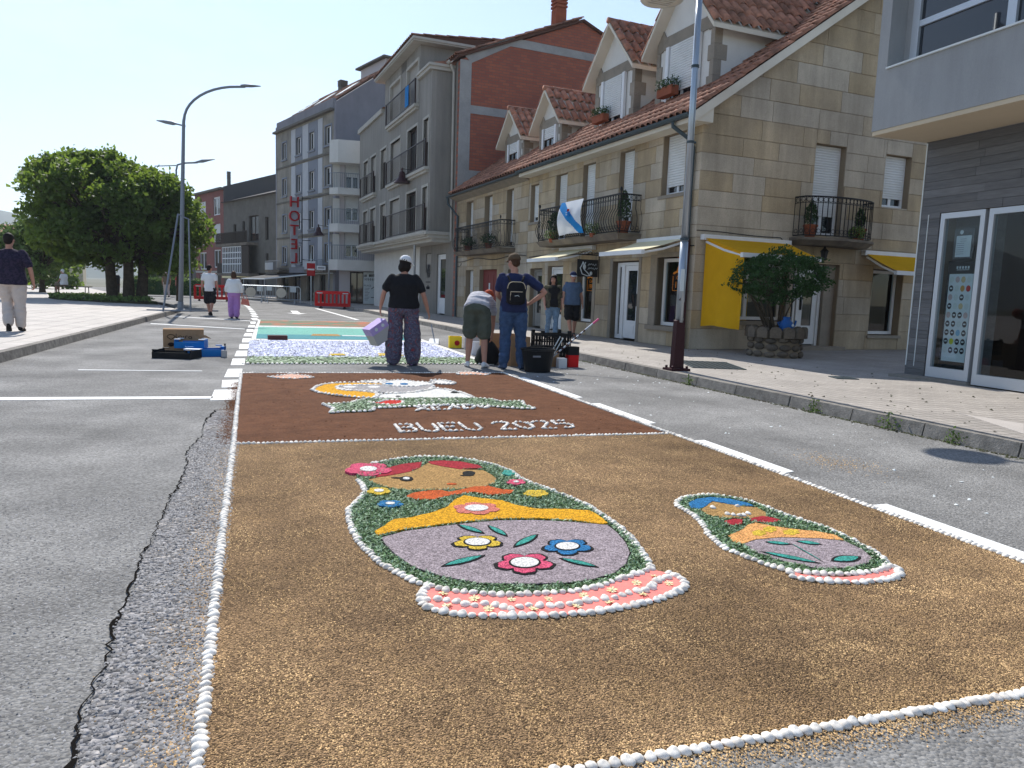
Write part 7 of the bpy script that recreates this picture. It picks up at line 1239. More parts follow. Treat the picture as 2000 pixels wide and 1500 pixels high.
def tray(name, label, loc, rz, sx, sy, h, mat, trim):
    t = thing(name, label, 'tray', loc, rz); hx, hy = sx / 2, sy / 2
    b = MB(); b.box(-hx, hx, -hy, hy, 0, .008); b.build('bottom', mat, t)
    for nm, a, c in (('side', (-hx, -hy), (hx, -hy + .012)), ('side', (-hx, hy - .012), (hx, hy)), ('end', (-hx, -hy + .012), (-hx + .012, hy - .012)), ('end', (hx - .012, -hy + .012), (hx, hy - .012))): b = MB(); b.box(a[0], c[0], a[1], c[1], .008, h if nm == 'end' else h * .75); b.build(nm, mat, t)
    for x in (-hx, hx - .09):
        for y in (-hy, hy - .06): b = MB(); b.box(x, x + .09, y, y + .06, h * .99, h * 1.08); b.build('corner', trim, t)
    return t
tray('fruit_tray', 'dark navy fruit tray with pale corner labels, at the left front of the boxes', (-1.18, 12.62, 0), R(-20), .60, .40, .13, 'black_plastic', 'black_plastic'); tray('fruit_tray', 'bright blue fruit tray lying on the right of the boxes', (-.80, 13.0, .0), R(14), .58, .38, .15, 'blue_plastic', 'blue_plastic'); tray('fruit_tray', 'bright blue fruit tray stacked behind, against the cardboard box', (-1.02, 13.22, .11), R(-8), .46, .30, .14, 'blue_plastic', 'pale_plastic')
b = MB(); b.box(-.12, .12, -.08, .08, 0, .006); o = b.build('foam_board', 'pale_plastic', None, (-.95, 12.58, .14), R(-14)); tag(o, 'white lid lying on the dark navy tray', 'board')  # this flat piece is a loose white lid of the dark tray
t = thing('paint_jar', 'clear paint jar with a brush standing in it right of the trays', 'jar', (-.50, 12.75, 0)); b = MB(); b.lathe([(.04, 0), (.045, .01), (.045, .11), (.04, .115)], n=12); b.build('jar', 'grey_card', t); b = MB(); b.tube([(0, 0, .02), (.015, 0, .17), (.012, 0, .22)], [.008, .008, .016], 6); b.build('brush', 'print_dark', t)
t = thing('brown_card_tray', 'small dark brown card tray lying on the edge of the petal carpet', 'tray', (.42, 16.75, .012), R(2)); b = MB(); b.box(-.2, .2, -.12, .12, 0, .09); b.build('body', 'brick_red', t); b = MB(); b.box(-.17, .17, -.09, .09, .091, .095); b.build('inside', 'print_dark', t)
t = thing('pale_dustpan', 'white dustpan with a long handle left of the yellow box', 'dustpan', (3.68, 16.0, 0), R(-20)); b = MB(); b.prism([(-.12, -.1, 0), (.12, -.1, 0), (.12, .1, 0), (-.12, .1, 0)], [(-.12, -.1, .02), (.12, -.1, .02), (.10, .1, .12), (-.10, .1, .12)]); b.build('pan', 'pale_plastic', t); b = MB(); b.tube([(0, .08, .1), (-.1, .3, .42)], .012, 6); b.build('handle', 'lamp_grey', t)
# row of boxes
t = open_box('carton', 'yellow and red printed carton at the left end of the box row', (3.93, 15.1, 0), R(-10), .26, .30, .24, 'yellow_card'); b = MB(); b.lathe([(.055, 0), (.055, .004), (.001, .005)], n=12); o = b.build('printed_disc', 'sign_red', t, (.03, -.152, .11)); o.rotation_euler = (R(90), 0, 0)
open_box('carton', 'plain grey cardboard box second in the row, behind the white bucket', (4.22, 14.75, 0), R(-12), .36, .42, .25, 'grey_card'); open_box('carton', 'plain brown box third in the row, behind the bending woman', (4.42, 14.0, 0), R(-8), .40, .36, .26, 'card_in')
t = thing('white_bucket', 'small white bucket on the road left of the bending woman', 'bucket', (3.93, 13.5, 0)); b = MB(); b.lathe([(.10, 0), (.125, .24), (.135, .245), (.115, .245), (.10, .05)], n=16); b.build('body', 'pale_plastic', t)
open_box('carton', 'tall brown cardboard box standing behind the legs of the man with the backpack', (4.05, 11.55, 0), R(6), .34, .34, .48, 'card'); open_box('carton', 'flat brown box stacked high behind the man in jeans', (4.0, 12.35, .25), R(-6), .62, .34, .22, 'card'); open_box('carton', 'brown cardboard box under the flat one behind the man in jeans', (4.0, 12.38, 0), R(-2), .5, .34, .245, 'card_in'); open_box('carton', 'low pale carton just behind the black bucket', (4.52, 11.45, 0), R(10), .34, .34, .26, 'card')
t = thing('black_sack', 'black rubbish sack slumped between the bending woman and the man in jeans', 'sack', (3.62, 11.75, 0)); b = MB(); b.loft([[(r * 1.1 * math.cos(a) * (1 + .12 * math.sin(3 * a + z * 9)), r * math.sin(a) * (1 + .1 * math.sin(5 * a)), z) for a in [2 * math.pi * k / 14 for k in range(14)]] for z, r in ((0, .15), (.06, .19), (.22, .17), (.34, .10), (.40, .04), (.44, .055))]); b.build('body', 'black_plastic', t, smooth=True); b = MB(); b.tube([(.03 * math.cos(a) * 1.5, .03 * math.sin(a) * 1.5, .385) for a in [2 * math.pi * k / 8 for k in range(9)]], .012, 5); b.build('knot', 'black_plastic', t)
t = thing('black_bucket', 'large black builders bucket with a grey label in front of the crates', 'bucket', (4.08, 10.62, 0)); b = MB(); b.lathe([(.19, 0), (.20, .01), (.255, .33), (.275, .335), (.275, .355), (.25, .355), (.20, .03), (.002, .03)], n=28); b.build('body', 'black_plastic', t, smooth=False); b = MB(); b.tube([(.268 * math.cos(a), .268 * math.sin(a), .335 - .10 * math.sin(a / 1.0 + 0) * 0 - .09 * (math.sin(a))) for a in [math.pi + math.pi * k / 12 for k in range(13)]], .008, 5); b.build('handle', 'iron', t); b = MB(); b.box(-.17, -.05, -.252, -.235, .24, .265); b.build('label_strip', 'print_grey', t)
def crate(label, loc, rz, mat='black_plastic', sx=.56, sy=.38, h=.27):
    t = thing('plastic_crate', label, 'crate', loc, rz); hx, hy = sx / 2, sy / 2; b = MB(); b.box(-hx, hx, -hy, hy, 0, .012); b.build('bottom', mat, t)
    for nm, f, L_ in (('side', lambda a, z0, z1, w, b_: b_.box(a - w, a + w, -hy, -hy + .012, z0, z1), hx), ('side', lambda a, z0, z1, w, b_: b_.box(a - w, a + w, hy - .012, hy, z0, z1), hx), ('end', lambda a, z0, z1, w, b_: b_.box(-hx, -hx + .012, a - w, a + w, z0, z1), hy), ('end', lambda a, z0, z1, w, b_: b_.box(hx - .012, hx, a - w, a + w, z0, z1), hy)):
        b = MB(); f(0, .012, .05, L_, b); f(0, h - .045, h, L_, b); f(0, h * .5, h * .5 + .02, L_, b); n = int(L_ * 2 / .05)
        for i in range(n + 1): f(-L_ + .012 + (2 * L_ - .024) * i / n, .05, h - .045, .010, b)
        stuff(b.build(nm, mat, t))
    for x in (-hx, hx - .05):
        for y in (-hy, hy - .05): b = MB(); b.box(x, x + .05, y, y + .05, h, h + .05); b.build('corner', mat, t)
    return t
crate('black slatted plastic crate, upper of the two behind the black bucket', (4.66, 11.55, .27), R(8)); crate('black slatted plastic crate at the bottom of the stack behind the bucket', (4.66, 11.56, 0), R(6), sx=.54)
t = thing('red_tin', 'red tin with a black lid beside the crate stack', 'tin', (4.95, 11.30, 0)); b = MB(); b.box(-.09, .09, -.07, .07, 0, .2); b.build('body', 'red_plastic', t); b = MB(); b.box(-.092, .092, -.072, .072, .2, .34); b.build('upper_part', 'black_plastic', t)
t = thing('white_tub', 'white tub between the bucket and the red tin', 'tub', (4.70, 11.15, 0)); b = MB(); b.box(-.07, .07, -.06, .06, 0, .16); b.build('body', 'pale_plastic', t)
t = thing('broom_pole', 'long striped pole with a pink tip leaning out of the black bucket', 'pole', (4.15, 10.68, .06)); P0, P1 = Vector((-.02, -.03, 0)), Vector((.84, -.20, .76)); b = MB(); b.tube([P0, P1], .013, 8); b.build('pole', 'metal', t); b = MB()
for k in range(7): b.tube([P0.lerp(P1, .3 + .075 * k), P0.lerp(P1, .335 + .075 * k)], .0145, 8)
b.build('stripes', 'maroon', t); b = MB(); b.tube([P0.lerp(P1, .92), P1 + (P1 - P0) * .02], .017, 8); b.build('tip', 'pole_pink', t)
t = thing('metal_tongs', 'thin metal tongs standing in the black bucket', 'tongs', (4.2, 10.70, .06)); b = MB(); b.tube([(0, 0, 0), (.26, -.03, .48)], .009, 5); b.tube([(.05, -.02, 0), (.30, -.05, .46)], .009, 5); b.build('bars', 'metal', t)

# ------------------------------------------------------------------ people: bodies grown from lofted limbs, fused by a voxel remesh
PEND = []
def fuse(name, mb, mat, parent, vox=.012, it=4):
    me = bpy.data.meshes.new(name); me.from_pydata(mb.v, [], mb.f); bm = bmesh.new(); bm.from_mesh(me); bmesh.ops.recalc_face_normals(bm, faces=bm.faces); bm.to_mesh(me); bm.free()
    o = link(name, me, mat, parent); m = o.modifiers.new('r', 'REMESH'); m.mode = 'VOXEL'; m.voxel_size = vox; s = o.modifiers.new('s', 'SMOOTH'); s.iterations = it; s.factor = .5; PEND.append(o); return o
def limb(b, pts, rs, n=12, flat=1.0):
    """a tapering limb with rounded ends through the joints"""
    P = [Vector(p) for p in pts]; path = []; rad = []
    d0 = (P[0] - P[1]).normalized(); d1 = (P[-1] - P[-2]).normalized()
    path += [P[0] + d0 * rs[0] * .9, P[0] + d0 * rs[0] * .6]; rad += [rs[0] * .35, rs[0] * .8]
    for i in range(len(P)):
        path.append(P[i]); rad.append(rs[i])
        if i < len(P) - 1: path.append(P[i].lerp(P[i + 1], .5)); rad.append((rs[i] + rs[i + 1]) / 2 * 1.03)
    path += [P[-1] + d1 * rs[-1] * .6, P[-1] + d1 * rs[-1] * .9]; rad += [rs[-1] * .8, rs[-1] * .35]
    b.tube(path, rad, n)
def trunk_loft(b, rings, side, n=18):
    """rings: (centre, half width, half depth); side = unit vector across the shoulders"""
    C = [Vector(r[0]) for r in rings]; S = Vector(side).normalized(); R_ = []
    for i, (c, rx, ry) in enumerate(rings):
        t = (C[min(i + 1, len(C) - 1)] - C[max(i - 1, 0)]).normalized(); f = t.cross(S).normalized(); s = f.cross(t).normalized() * -1
        s = S - t * S.dot(t); s.normalize(); f = s.cross(t)
        R_.append([C[i] + s * rx * math.copysign(abs(math.cos(a)) ** .85, math.cos(a)) + f * ry * math.copysign(abs(math.sin(a)) ** .85, math.sin(a)) for a in [2 * math.pi * k / n for k in range(n)]])
    b.loft(R_)
def hand(b, w, d, up, s=1.0, curl=.5, thumb=1):
    """palm and five bent fingers; w wrist, d hand direction, up back-of-hand normal"""
    w, d = Vector(w), Vector(d).normalized(); up = Vector(up); up = (up - d * up.dot(d)).normalized(); x = d.cross(up).normalized()
    c = w + d * .045 * s; b.loft([[c + d * t * s + x * rx * s * math.cos(a) + up * ry * s * math.sin(a) for a in [2 * math.pi * k / 8 for k in range(8)]] for t, rx, ry in ((-.05, .022, .017), (-.02, .034, .016), (.02, .042, .015), (.045, .040, .012))])
    for k, ln in enumerate((.068, .078, .074, .058)):
        p = c + d * .035 * s + x * (-.031 + .0205 * k) * s; q = p + (d * math.cos(curl * .5) - up * math.sin(curl * .5)) * ln * .5 * s; r = q + (d * math.cos(curl * 1.4) - up * math.sin(curl * 1.4)) * ln * .5 * s; limb(b, [p, q, r], [.0095 * s, .009 * s, .0078 * s], 8)
    p = c + x * -.030 * s * thumb - d * .015 * s; q = p + (x * -.6 * thumb + d * .7 - up * .25).normalized() * .035 * s; r = q + (d * .9 - up * .4).normalized() * .03 * s; limb(b, [p, q, r], [.012 * s, .0105 * s, .0085 * s], 8)
def rotz(a, pitch=0, roll=0): return Matrix.Rotation(a, 3, 'Z') @ Matrix.Rotation(pitch, 3, 'X') @ Matrix.Rotation(roll, 3, 'Y')
def head_mesh(b, c, Q, s=1.0):
    c = Vector(c); f = lambda p: c + Q @ Vector(p) * s
    b.ell(c + Q @ Vector((0, -.008, .022)) * s, (.076 * s, .094 * s, .100 * s), 16, 12, Q); b.ell(c + Q @ Vector((0, .026, -.050)) * s, (.058 * s, .068 * s, .066 * s), 14, 10, Q)
    b.ell(f((0, .062, -.088)), (.024 * s, .020 * s, .020 * s), 10, 8, Q); b.tube([f((0, .086, .012)), f((0, .100, -.018)), f((0, .110, -.034)), f((0, .088, -.046))], [.010 * s, .013 * s, .016 * s, .010 * s], 8)
    for sd in (-1, 1): b.ell(f((sd * .078, -.004, -.006)), (.010 * s, .020 * s, .032 * s), 8, 8, Q); b.ell(f((sd * .032, .082, .030)), (.026 * s, .012 * s, .009 * s), 8, 6, Q); b.ell(f((sd * .040, .060, -.030)), (.026 * s, .024 * s, .024 * s), 8, 6, Q)
    b.ell(f((0, .086, -.060)), (.024 * s, .010 * s, .009 * s), 8, 6, Q)
def person(label, loc, rz, H, P, vox=.012, build_=1.0, shirt=None, trousers=None, shoes='shoe', sleeve=.62, leg_end=1.0, leg_w=1.0, hem=.80, hair=None, cap=None, face=False, group=None, lean_top=None):
    """P overrides the joints of a standing figure 1.72 m tall facing +y"""
    t = thing('person', label, 'person', loc, rz, group); k = H / 1.72
    J = dict(pelvis=(0, 0, .92), waist=(0, .0, 1.08), chest=(0, .0, 1.27), neck=(0, -.012, 1.435), head=(0, .012, 1.585), hL=(-.095, 0, .90), hR=(.095, 0, .90), kL=(-.105, .02, .49), kR=(.105, .02, .49), aL=(-.11, -.02, .085), aR=(.11, -.02, .085),
             sL=(-.185, -.015, 1.385), sR=(.185, -.015, 1.385), eL=(-.235, -.035, 1.11), eR=(.235, -.035, 1.11), wL=(-.24, .03, .87), wR=(.24, .03, .87), tL=(-.02, 1, -.15), tR=(.02, 1, -.15), yaw=0, pitch=0, dL=None, dR=None, curl=.5)
    J.update(P); g = lambda n: Vector(J[n]) * k; w = build_; side = (g('sR') - g('sL')).normalized(); Q = rotz(J['yaw'], J['pitch'])
    pel, wai, che, nek, hd = g('pelvis'), g('waist'), g('chest'), g('neck'), g('head'); up = (nek - che).normalized()
    b = MB()
    trunk_loft(b, [(pel - (wai - pel) * .7, .10 * w, .08 * w), (pel - (wai - pel) * .3, .155 * w, .105 * w), (pel, .165 * w, .115 * w), (wai, .138 * w, .105 * w), (che, .158 * w, .115 * w), (che + (nek - che) * .5, .165, .098), (che + (nek - che) * .82, .11, .07), (nek, .06, .055)], side)
    limb(b, [nek - up * .03 * k, hd - (hd - nek) * .35], [.055 * k, .050 * k]); head_mesh(b, hd, Q, k)
    for s, sg in (('L', -1), ('R', 1)):
        S, E, W_ = g('s' + s), g('e' + s), g('w' + s); limb(b, [S, S.lerp(E, .5), E, E.lerp(W_, .35), W_], [.044 * k * w ** .3, .045 * k * w ** .4, .037 * k, .039 * k, .025 * k])
        d = Vector(J['d' + s]) if J['d' + s] else (W_ - E).normalized(); hand(b, W_, d, side * sg + Vector((0, -.2, 0)), k, J['curl'], sg if True else 1)
        Hh, K, A = g('h' + s), g('k' + s), g('a' + s); limb(b, [Hh, Hh.lerp(K, .5), K, K.lerp(A, .35), K.lerp(A, .7), A], [.085 * k * w ** .5, .074 * k * w ** .5, .056 * k, .057 * k, .044 * k, .036 * k])
        f = Vector(J['t' + s]).normalized(); limb(b, [A - Vector((0, 0, .03 * k)) - f * .03, A - Vector((0, 0, .045 * k)) + f * .13 * k], [.034 * k, .028 * k])
    fuse('body', b, 'skin', t, vox)
    # shoes
    for s in 'LR':
        A = g('a' + s); f = Vector(J['t' + s]).normalized(); x = f.cross(Vector((0, 0, 1))).normalized(); u = x.cross(f); b = MB(); o = A - Vector((0, 0, .04 * k))
        b.loft([[o + f * q * k + x * rx * k * math.cos(a) + u * (dz + rz_ * math.sin(a)) * k for a in [2 * math.pi * i / 12 for i in range(12)]] for q, rx, rz_, dz in ((-.075, .018, .02, -.01), (-.065, .034, .042, .0), (-.02, .040, .050, .008), (.04, .042, .040, .0), (.11, .046, .030, -.012), (.165, .036, .022, -.020), (.185, .015, .010, -.024))]); b.build('shoe', shoes, t, smooth=True)
    # trousers
    if trousers:
        b = MB(); q = 1.09 * w ** .5; trunk_loft(b, [(pel - (wai - pel) * .75, .12 * w, .10 * w), (pel - (wai - pel) * .35, .172 * w, .128 * w), (pel, .176 * w, .130 * w), (pel.lerp(wai, .6), .158 * w, .120 * w), (pel.lerp(wai, .85), .150 * w, .112 * w)], side)
        for s in 'LR':
            Hh, K, A = g('h' + s), g('k' + s), g('a' + s)
            if leg_end >= 1: limb(b, [Hh, Hh.lerp(K, .5), K, K.lerp(A, .5), A + (K - A) * .06], [.100 * k * q, .090 * k * q, .068 * k * leg_w, .068 * k * leg_w, .060 * k * leg_w])
            else: e = Hh.lerp(K, leg_end * 2) if leg_end <= .5 else K.lerp(A, leg_end * 2 - 1); limb(b, [Hh, Hh.lerp(e, .5), e], [.102 * k * q, .098 * k * q, .094 * k * q * leg_w])
        fuse('trousers', b, trousers, t, max(vox, .012), 5)
    if shirt:
        b = MB(); lo = pel + (wai - pel) * ((hem - .92) / .16); trunk_loft(b, [(lo, .192 * w, .146 * w), (pel.lerp(wai, .4), .186 * w, .142 * w), (wai, .168 * w, .132 * w), (che, .180 * w, .134 * w), (che + (nek - che) * .5, .192 * w ** .4, .120), (che + (nek - che) * .74, .158 * w ** .4, .098), (che + (nek - che) * .90, .10, .078), (nek - up * .008, .066, .062)], side)
        for s in 'LR':
            S, E, W_ = g('s' + s), g('e' + s), g('w' + s); e = S.lerp(E, sleeve) if sleeve <= 1 else E.lerp(W_, sleeve - 1); S = S.lerp(che + (nek - che) * .5, .12) - up * .004; mid = [S, S.lerp(E, sleeve * .5) if sleeve <= 1 else E, e]; limb(b, mid, [.061 * k * w ** .4, .066 * k * w ** .4, .061 * k * w ** .3] if sleeve <= 1 else [.066 * k, .058 * k, .045 * k])
        fuse('shirt', b, shirt, t, max(vox, .012), 5)
    hf = lambda p: hd + Q @ Vector(p) * k
    if hair:
        b = MB()
        if hair[1] == 'short': b.ell(hf((0, -.016, .034)), (.083 * k, .097 * k, .096 * k), 14, 10, Q); b.ell(hf((0, -.05, -.02)), (.07 * k, .055 * k, .06 * k), 12, 8, Q)
        elif hair[1] == 'bob': b.ell(hf((0, -.016, .034)), (.088 * k, .102 * k, .10 * k), 14, 10, Q); b.ell(hf((0, -.045, -.06)), (.092 * k, .062 * k, .09 * k), 12, 8, Q); b.ell(hf((-.07, -.0, -.05)), (.03 * k, .05 * k, .085 * k), 10, 8, Q); b.ell(hf((.07, -.0, -.05)), (.03 * k, .05 * k, .085 * k), 10, 8, Q)
        elif hair[1] == 'long':
            b.ell(hf((0, -.018, .036)), (.087 * k, .100 * k, .098 * k), 14, 10, Q); b.tube([hf((0, -.05, .03)), hf((0, -.07, -.10)), hf((0, -.09, -.26))], [.085 * k, .08 * k, .05 * k], 12); b.tube([hf((-.07, .0, .03)), hf((-.085, .02, -.10)), hf((-.08, .05, -.24))], [.03 * k, .035 * k, .02 * k], 8); b.tube([hf((.07, .0, .03)), hf((.085, .02, -.10)), hf((.08, .05, -.24))], [.03 * k, .035 * k, .02 * k], 8)
            b.ell(hf((0, .055, .085)), (.06 * k, .03 * k, .03 * k), 10, 6, Q)
        fuse('hair', b, hair[0], t, .012, 3)
    if cap:
        b = MB(); rg = []
        for q, r in ((.030, 1.0), (.06, .98), (.095, .84), (.122, .55), (.135, .12)): rg.append([hf((.088 * r * math.cos(a), -.012 + .104 * r * math.sin(a), q)) for a in [2 * math.pi * i / 18 for i in range(18)]])
        b.loft(rg); c_ = b.build('cap', cap[0], t, smooth=True); b = MB(); up_, dn = [], []
        for i in range(11):
            a = math.pi * (.12 + .76 * i / 10); up_.append(hf((.088 * math.cos(a), -.012 + .104 * math.sin(a), .036))); dn.append(hf((.080 * math.cos(a), .0 + .17 * math.sin(a) ** .8, .022 - .012 * math.cos(a) ** 2)))
        th = Q @ Vector((0, 0, -.006)); V = up_ + dn + [p + th for p in up_] + [p + th for p in dn]; F = [(i, i + 1, 12 + i, 11 + i) for i in range(10)] + [(22 + i, 33 + i, 34 + i, 23 + i) for i in range(10)] + [(11 + i, 12 + i, 34 + i, 33 + i) for i in range(10)]; b.add(V, F); b.build('cap_brim', cap[1] if len(cap) > 1 else cap[0], t, fix=False)
    if face:
        for sd in (-1, 1): b = MB(); b.ell(hf((sd * .032, .0885, .014)), (.013 * k, .007 * k, .0065 * k), 10, 6, Q); b.build('eye', 'eye', t)
        b = MB(); b.ell(hf((0, .0945, -.062)), (.022 * k, .006 * k, .006 * k), 10, 6, Q); b.build('mouth', 'lip', t)
        for sd in (-1, 1): b = MB(); b.tube([hf((sd * .016, .094, .036)), hf((sd * .034, .093, .041)), hf((sd * .052, .080, .034))], .004 * k, 5); b.build('eyebrow', 'hair', t)
    return t, k, hf
# woman with the white cap
t, k, hf = person('woman in a black T-shirt, patterned trousers and white cap standing with a lilac box', (2.17, 11.56, .0), R(-12), 1.71,
    dict(hL=(-.11, 0, .90), hR=(.11, 0, .90), kL=(-.14, .0, .49), kR=(.14, .0, .49), aL=(-.155, -.02, .085), aR=(.155, -.02, .085), tL=(-.35, 1, -.1), tR=(.3, 1, -.1), sL=(-.20, -.02, 1.37), sR=(.20, -.02, 1.37), eL=(-.31, -.05, 1.12), eR=(.31, -.03, 1.10), wL=(-.36, .02, .90), wR=(.38, .06, .86), head=(.02, .03, 1.585), yaw=R(-48), pitch=R(-14), dL=(-.05, .1, -1)),
    vox=.010, build_=1.27, shirt='cl_black', trousers='cl_pattern', shoes='cl_lilac', sleeve=.66, leg_w=1.9, hem=.90, hair=('hair', 'bob'), cap=('cl_white', 'cl_white'))
t2 = thing('printed_box', 'lilac printed box with grey faces carried in the hand of the woman in black', 'box', (1.80, 11.60, .50), R(20)); b = MB()
m = Matrix.Rotation(R(-32), 4, 'Y'); bx = lambda x0, x1, y0, y1, z0, z1: [m @ Vector(p) for p in ((x0, y0, z0), (x1, y0, z0), (x1, y1, z0), (x0, y1, z0), (x0, y0, z1), (x1, y0, z1), (x1, y1, z1), (x0, y1, z1))]
b.hexa(bx(-.17, .15, -.12, .12, -.13, .05)); b.build('lower_box', 'grey_card', t2); b = MB(); b.hexa(bx(-.171, .151, -.121, .121, .0505, .17)); b.build('lilac_top', 'lilac_card', t2); b = MB()
for x, z in ((-.06, .11), (.07, .10)): b.lathe([(.025, 0), (.025, .003), (.001, .004)], n=10)
b.v = []; b.f = []
for x in (-.07, .06): o_ = len(b.v); b.add([m @ Vector((x + .028 * math.cos(a), -.1225, .11 + .028 * math.sin(a))) for a in [2 * math.pi * i / 12 for i in range(12)]], [tuple(range(12))])
b.build('printed_rings', 'poster_white', t2, fix=False); b = MB(); b.hexa(bx(.1515, .154, -.1, .1, .06, .16)); b.build('dark_panel', 'print_dark', t2)
# bending woman
t, k, hf = person('woman in a grey shirt, olive shorts and orange headscarf bending over boxes', (3.30, 11.30, 0), R(-26), 1.66,
    dict(pelvis=(0, -.06, .93), waist=(0, .05, 1.03), chest=(0, .22, 1.08), neck=(.04, .38, 1.08), head=(.09, .50, 1.14), hL=(-.10, -.05, .90), hR=(.10, -.05, .90), kL=(-.12, -.03, .49), kR=(.12, -.03, .49), aL=(-.14, -.06, .085), aR=(.14, -.06, .085), sL=(-.17, .31, 1.08), sR=(.20, .31, 1.05), eL=(-.19, .40, .80), eR=(.20, .38, .76), wL=(-.15, .50, .58), wR=(.18, .42, .52), tL=(-.3, 1, -.1), tR=(.2, 1, -.1), yaw=R(-6), pitch=R(-62)),
    vox=.010, build_=1.14, shirt='cl_grey', trousers='cl_olive', shoes='shoe_white', sleeve=.55, leg_end=.40, leg_w=1.12, hem=.91)
b = MB(); Q = rotz(R(-6), R(-62)); b.ell(hf((0, -.02, .036)), (.090 * k, .104 * k, .098 * k), 14, 10, Q); b.ell(hf((.0, -.105, -.01)), (.04, .03, .035), 10, 8, Q); b.build('headscarf', 'cl_orange', t, smooth=True); b = MB(); b.ell(hf((0, -.045, -.055)), (.07, .05, .06), 10, 8, Q); b.build('hair', 'hair_brown', t, smooth=True)
# man with the backpack
t, k, hf = person('man in a navy T-shirt, jeans and khaki cap with a black backpack, hand on hip', (3.78, 10.98, 0), R(-14), 1.79,
    dict(aL=(-.12, -.02, .085), aR=(.15, .0, .085), kR=(.125, .03, .49), tL=(-.3, 1, -.1), tR=(.45, 1, -.1), sL=(-.20, -.01, 1.38), sR=(.20, -.02, 1.385), eL=(-.245, .02, 1.12), wL=(-.19, .20, 1.05), eR=(.46, -.08, 1.16), wR=(.235, -.02, .99), dR=(-.6, .5, -.25), head=(-.015, .02, 1.595), yaw=R(38), pitch=R(-6)),
    vox=.010, build_=1.10, shirt='cl_navy', trousers='cl_jean', shoes='shoe_blue', sleeve=.66, leg_w=1.16, hem=.86, hair=('hair_brown', 'short'), cap=('cap_khaki',))
bp = thing('backpack', 'small black backpack with pale piping on the back of the man in navy', 'backpack', (0, 0, 0)); wm = Matrix.Translation((3.78, 10.98, 0)) @ Matrix.Rotation(R(-14), 4, 'Z'); bp.matrix_world = wm @ Matrix.Translation((.015, -.175 * k, 1.14 * k)) 
def rr_(w_, h_, y, n=22, e=.45): return [Vector((w_ * math.copysign(abs(math.cos(a)) ** e, math.cos(a)), y, h_ * math.copysign(abs(math.sin(a)) ** (e if math.sin(a) < 0 else .75), math.sin(a)))) for a in [2 * math.pi * i / n for i in range(n)]]
b = MB(); b.loft([rr_(.145, .175, .06), rr_(.15, .18, .0), rr_(.145, .175, -.06), rr_(.11, .14, -.09)]); b.build('bag', 'cl_black', bp, smooth=True); b = MB(); b.loft([rr_(.11, .09, -.075), rr_(.105, .085, -.12), rr_(.09, .07, -.13)]); o = b.build('front_pocket', 'cl_black', bp, smooth=True); o.location = (0, 0, -.07)
b = MB(); b.tube([p + Vector((0, -.012, 0)) for p in rr_(.14, .17, -.06)[1:11]], .006, 5); b.tube([(-.09, -.125, .02), (.09, -.125, .02)], .006, 5); b.tube([(-.09, -.125, .02), (-.095, -.122, -.11)], .005, 5); b.build('piping', 'soffit', bp); b = MB(); b.tube([(-.03, -.134, -.045), (.02, -.134, -.035), (.04, -.134, -.05)], .005, 5); b.build('emblem', 'poster_white', bp)
for s in (-1, 1): b = MB(); b.tube([(s * .09, .0, .17), (s * .12, .08, .245), (s * .125, .19, .27), (s * .13, .30, .20), (s * .135, .31, .05), (s * .15, .22, -.10), (s * .13, .05, -.14)], .018, 6); b.build('strap', 'cl_black', bp)
# couple walking towards the camera
t, k, hf = person('dark haired woman in an open olive shirt and ripped light jeans walking towards the camera', (6.66, 16.5, PZ), R(176), 1.53,
    dict(kL=(-.09, .05, .49), kR=(.09, -.03, .50), aL=(-.07, .12, .085), aR=(.08, -.16, .10), tL=(0, 1, .0), tR=(0, 1, -.45), eL=(-.24, -.05, 1.12), wL=(-.25, .0, .88), eR=(.24, -.02, 1.12), wR=(.25, .10, .90), yaw=R(-30), pitch=R(-4)),
    vox=.010, build_=.94, shirt='cl_black', trousers='cl_jean2', shoes='shoe', sleeve=.2, leg_w=.9, hem=.86, hair=('hair', 'long'), face=True)
b = MB()
for s in (-1, 1):
    x = s * .11; S = Vector((s * .185, -.015, 1.385)) * k; E = Vector((s * .24, -.04, 1.12)) * k; limb(b, [S, S.lerp(E, .5), S.lerp(E, .92)], [.064 * k, .062 * k, .056 * k]); b.prism([Vector(p) * k for p in ((s * .07, -.14, .84), (s * .19, -.13, .84), (s * .2, .10, .84), (s * .12, .145, .84))], [Vector(p) * k for p in ((s * .05, -.12, 1.42), (s * .19, -.10, 1.40), (s * .19, .08, 1.40), (s * .07, .125, 1.42))])
b.prism([Vector(p) * k for p in ((-.17, -.15, .84), (.17, -.15, .84), (.17, -.10, .84), (-.17, -.10, .84))], [Vector(p) * k for p in ((-.17, -.13, 1.42), (.17, -.13, 1.42), (.17, -.09, 1.42), (-.17, -.09, 1.42))])
fuse('open_overshirt', b, 'cl_checked', t, .013, 4)
t, k, hf = person('man in a grey blue polo shirt, dark shorts and cap beside the dark haired woman', (7.62, 17.55, PZ), R(168), 1.66,
    dict(kL=(-.10, -.02, .49), kR=(.09, .06, .50), aL=(-.10, -.13, .10), aR=(.02, .10, .085), tL=(0, 1, -.4), tR=(.1, 1, 0), eL=(-.25, -.05, 1.11), wL=(-.27, .05, .87), eR=(.25, .02, 1.10), wR=(.26, .10, .88), yaw=R(8), pitch=R(-8)),
    vox=.010, build_=1.08, shirt='cl_blue', trousers='cl_black', sleeve=.6, leg_end=.46, leg_w=1.1, hem=.84, hair=('hair_brown', 'short'), cap=('cl_navy', 'pale_plastic'), face=True)
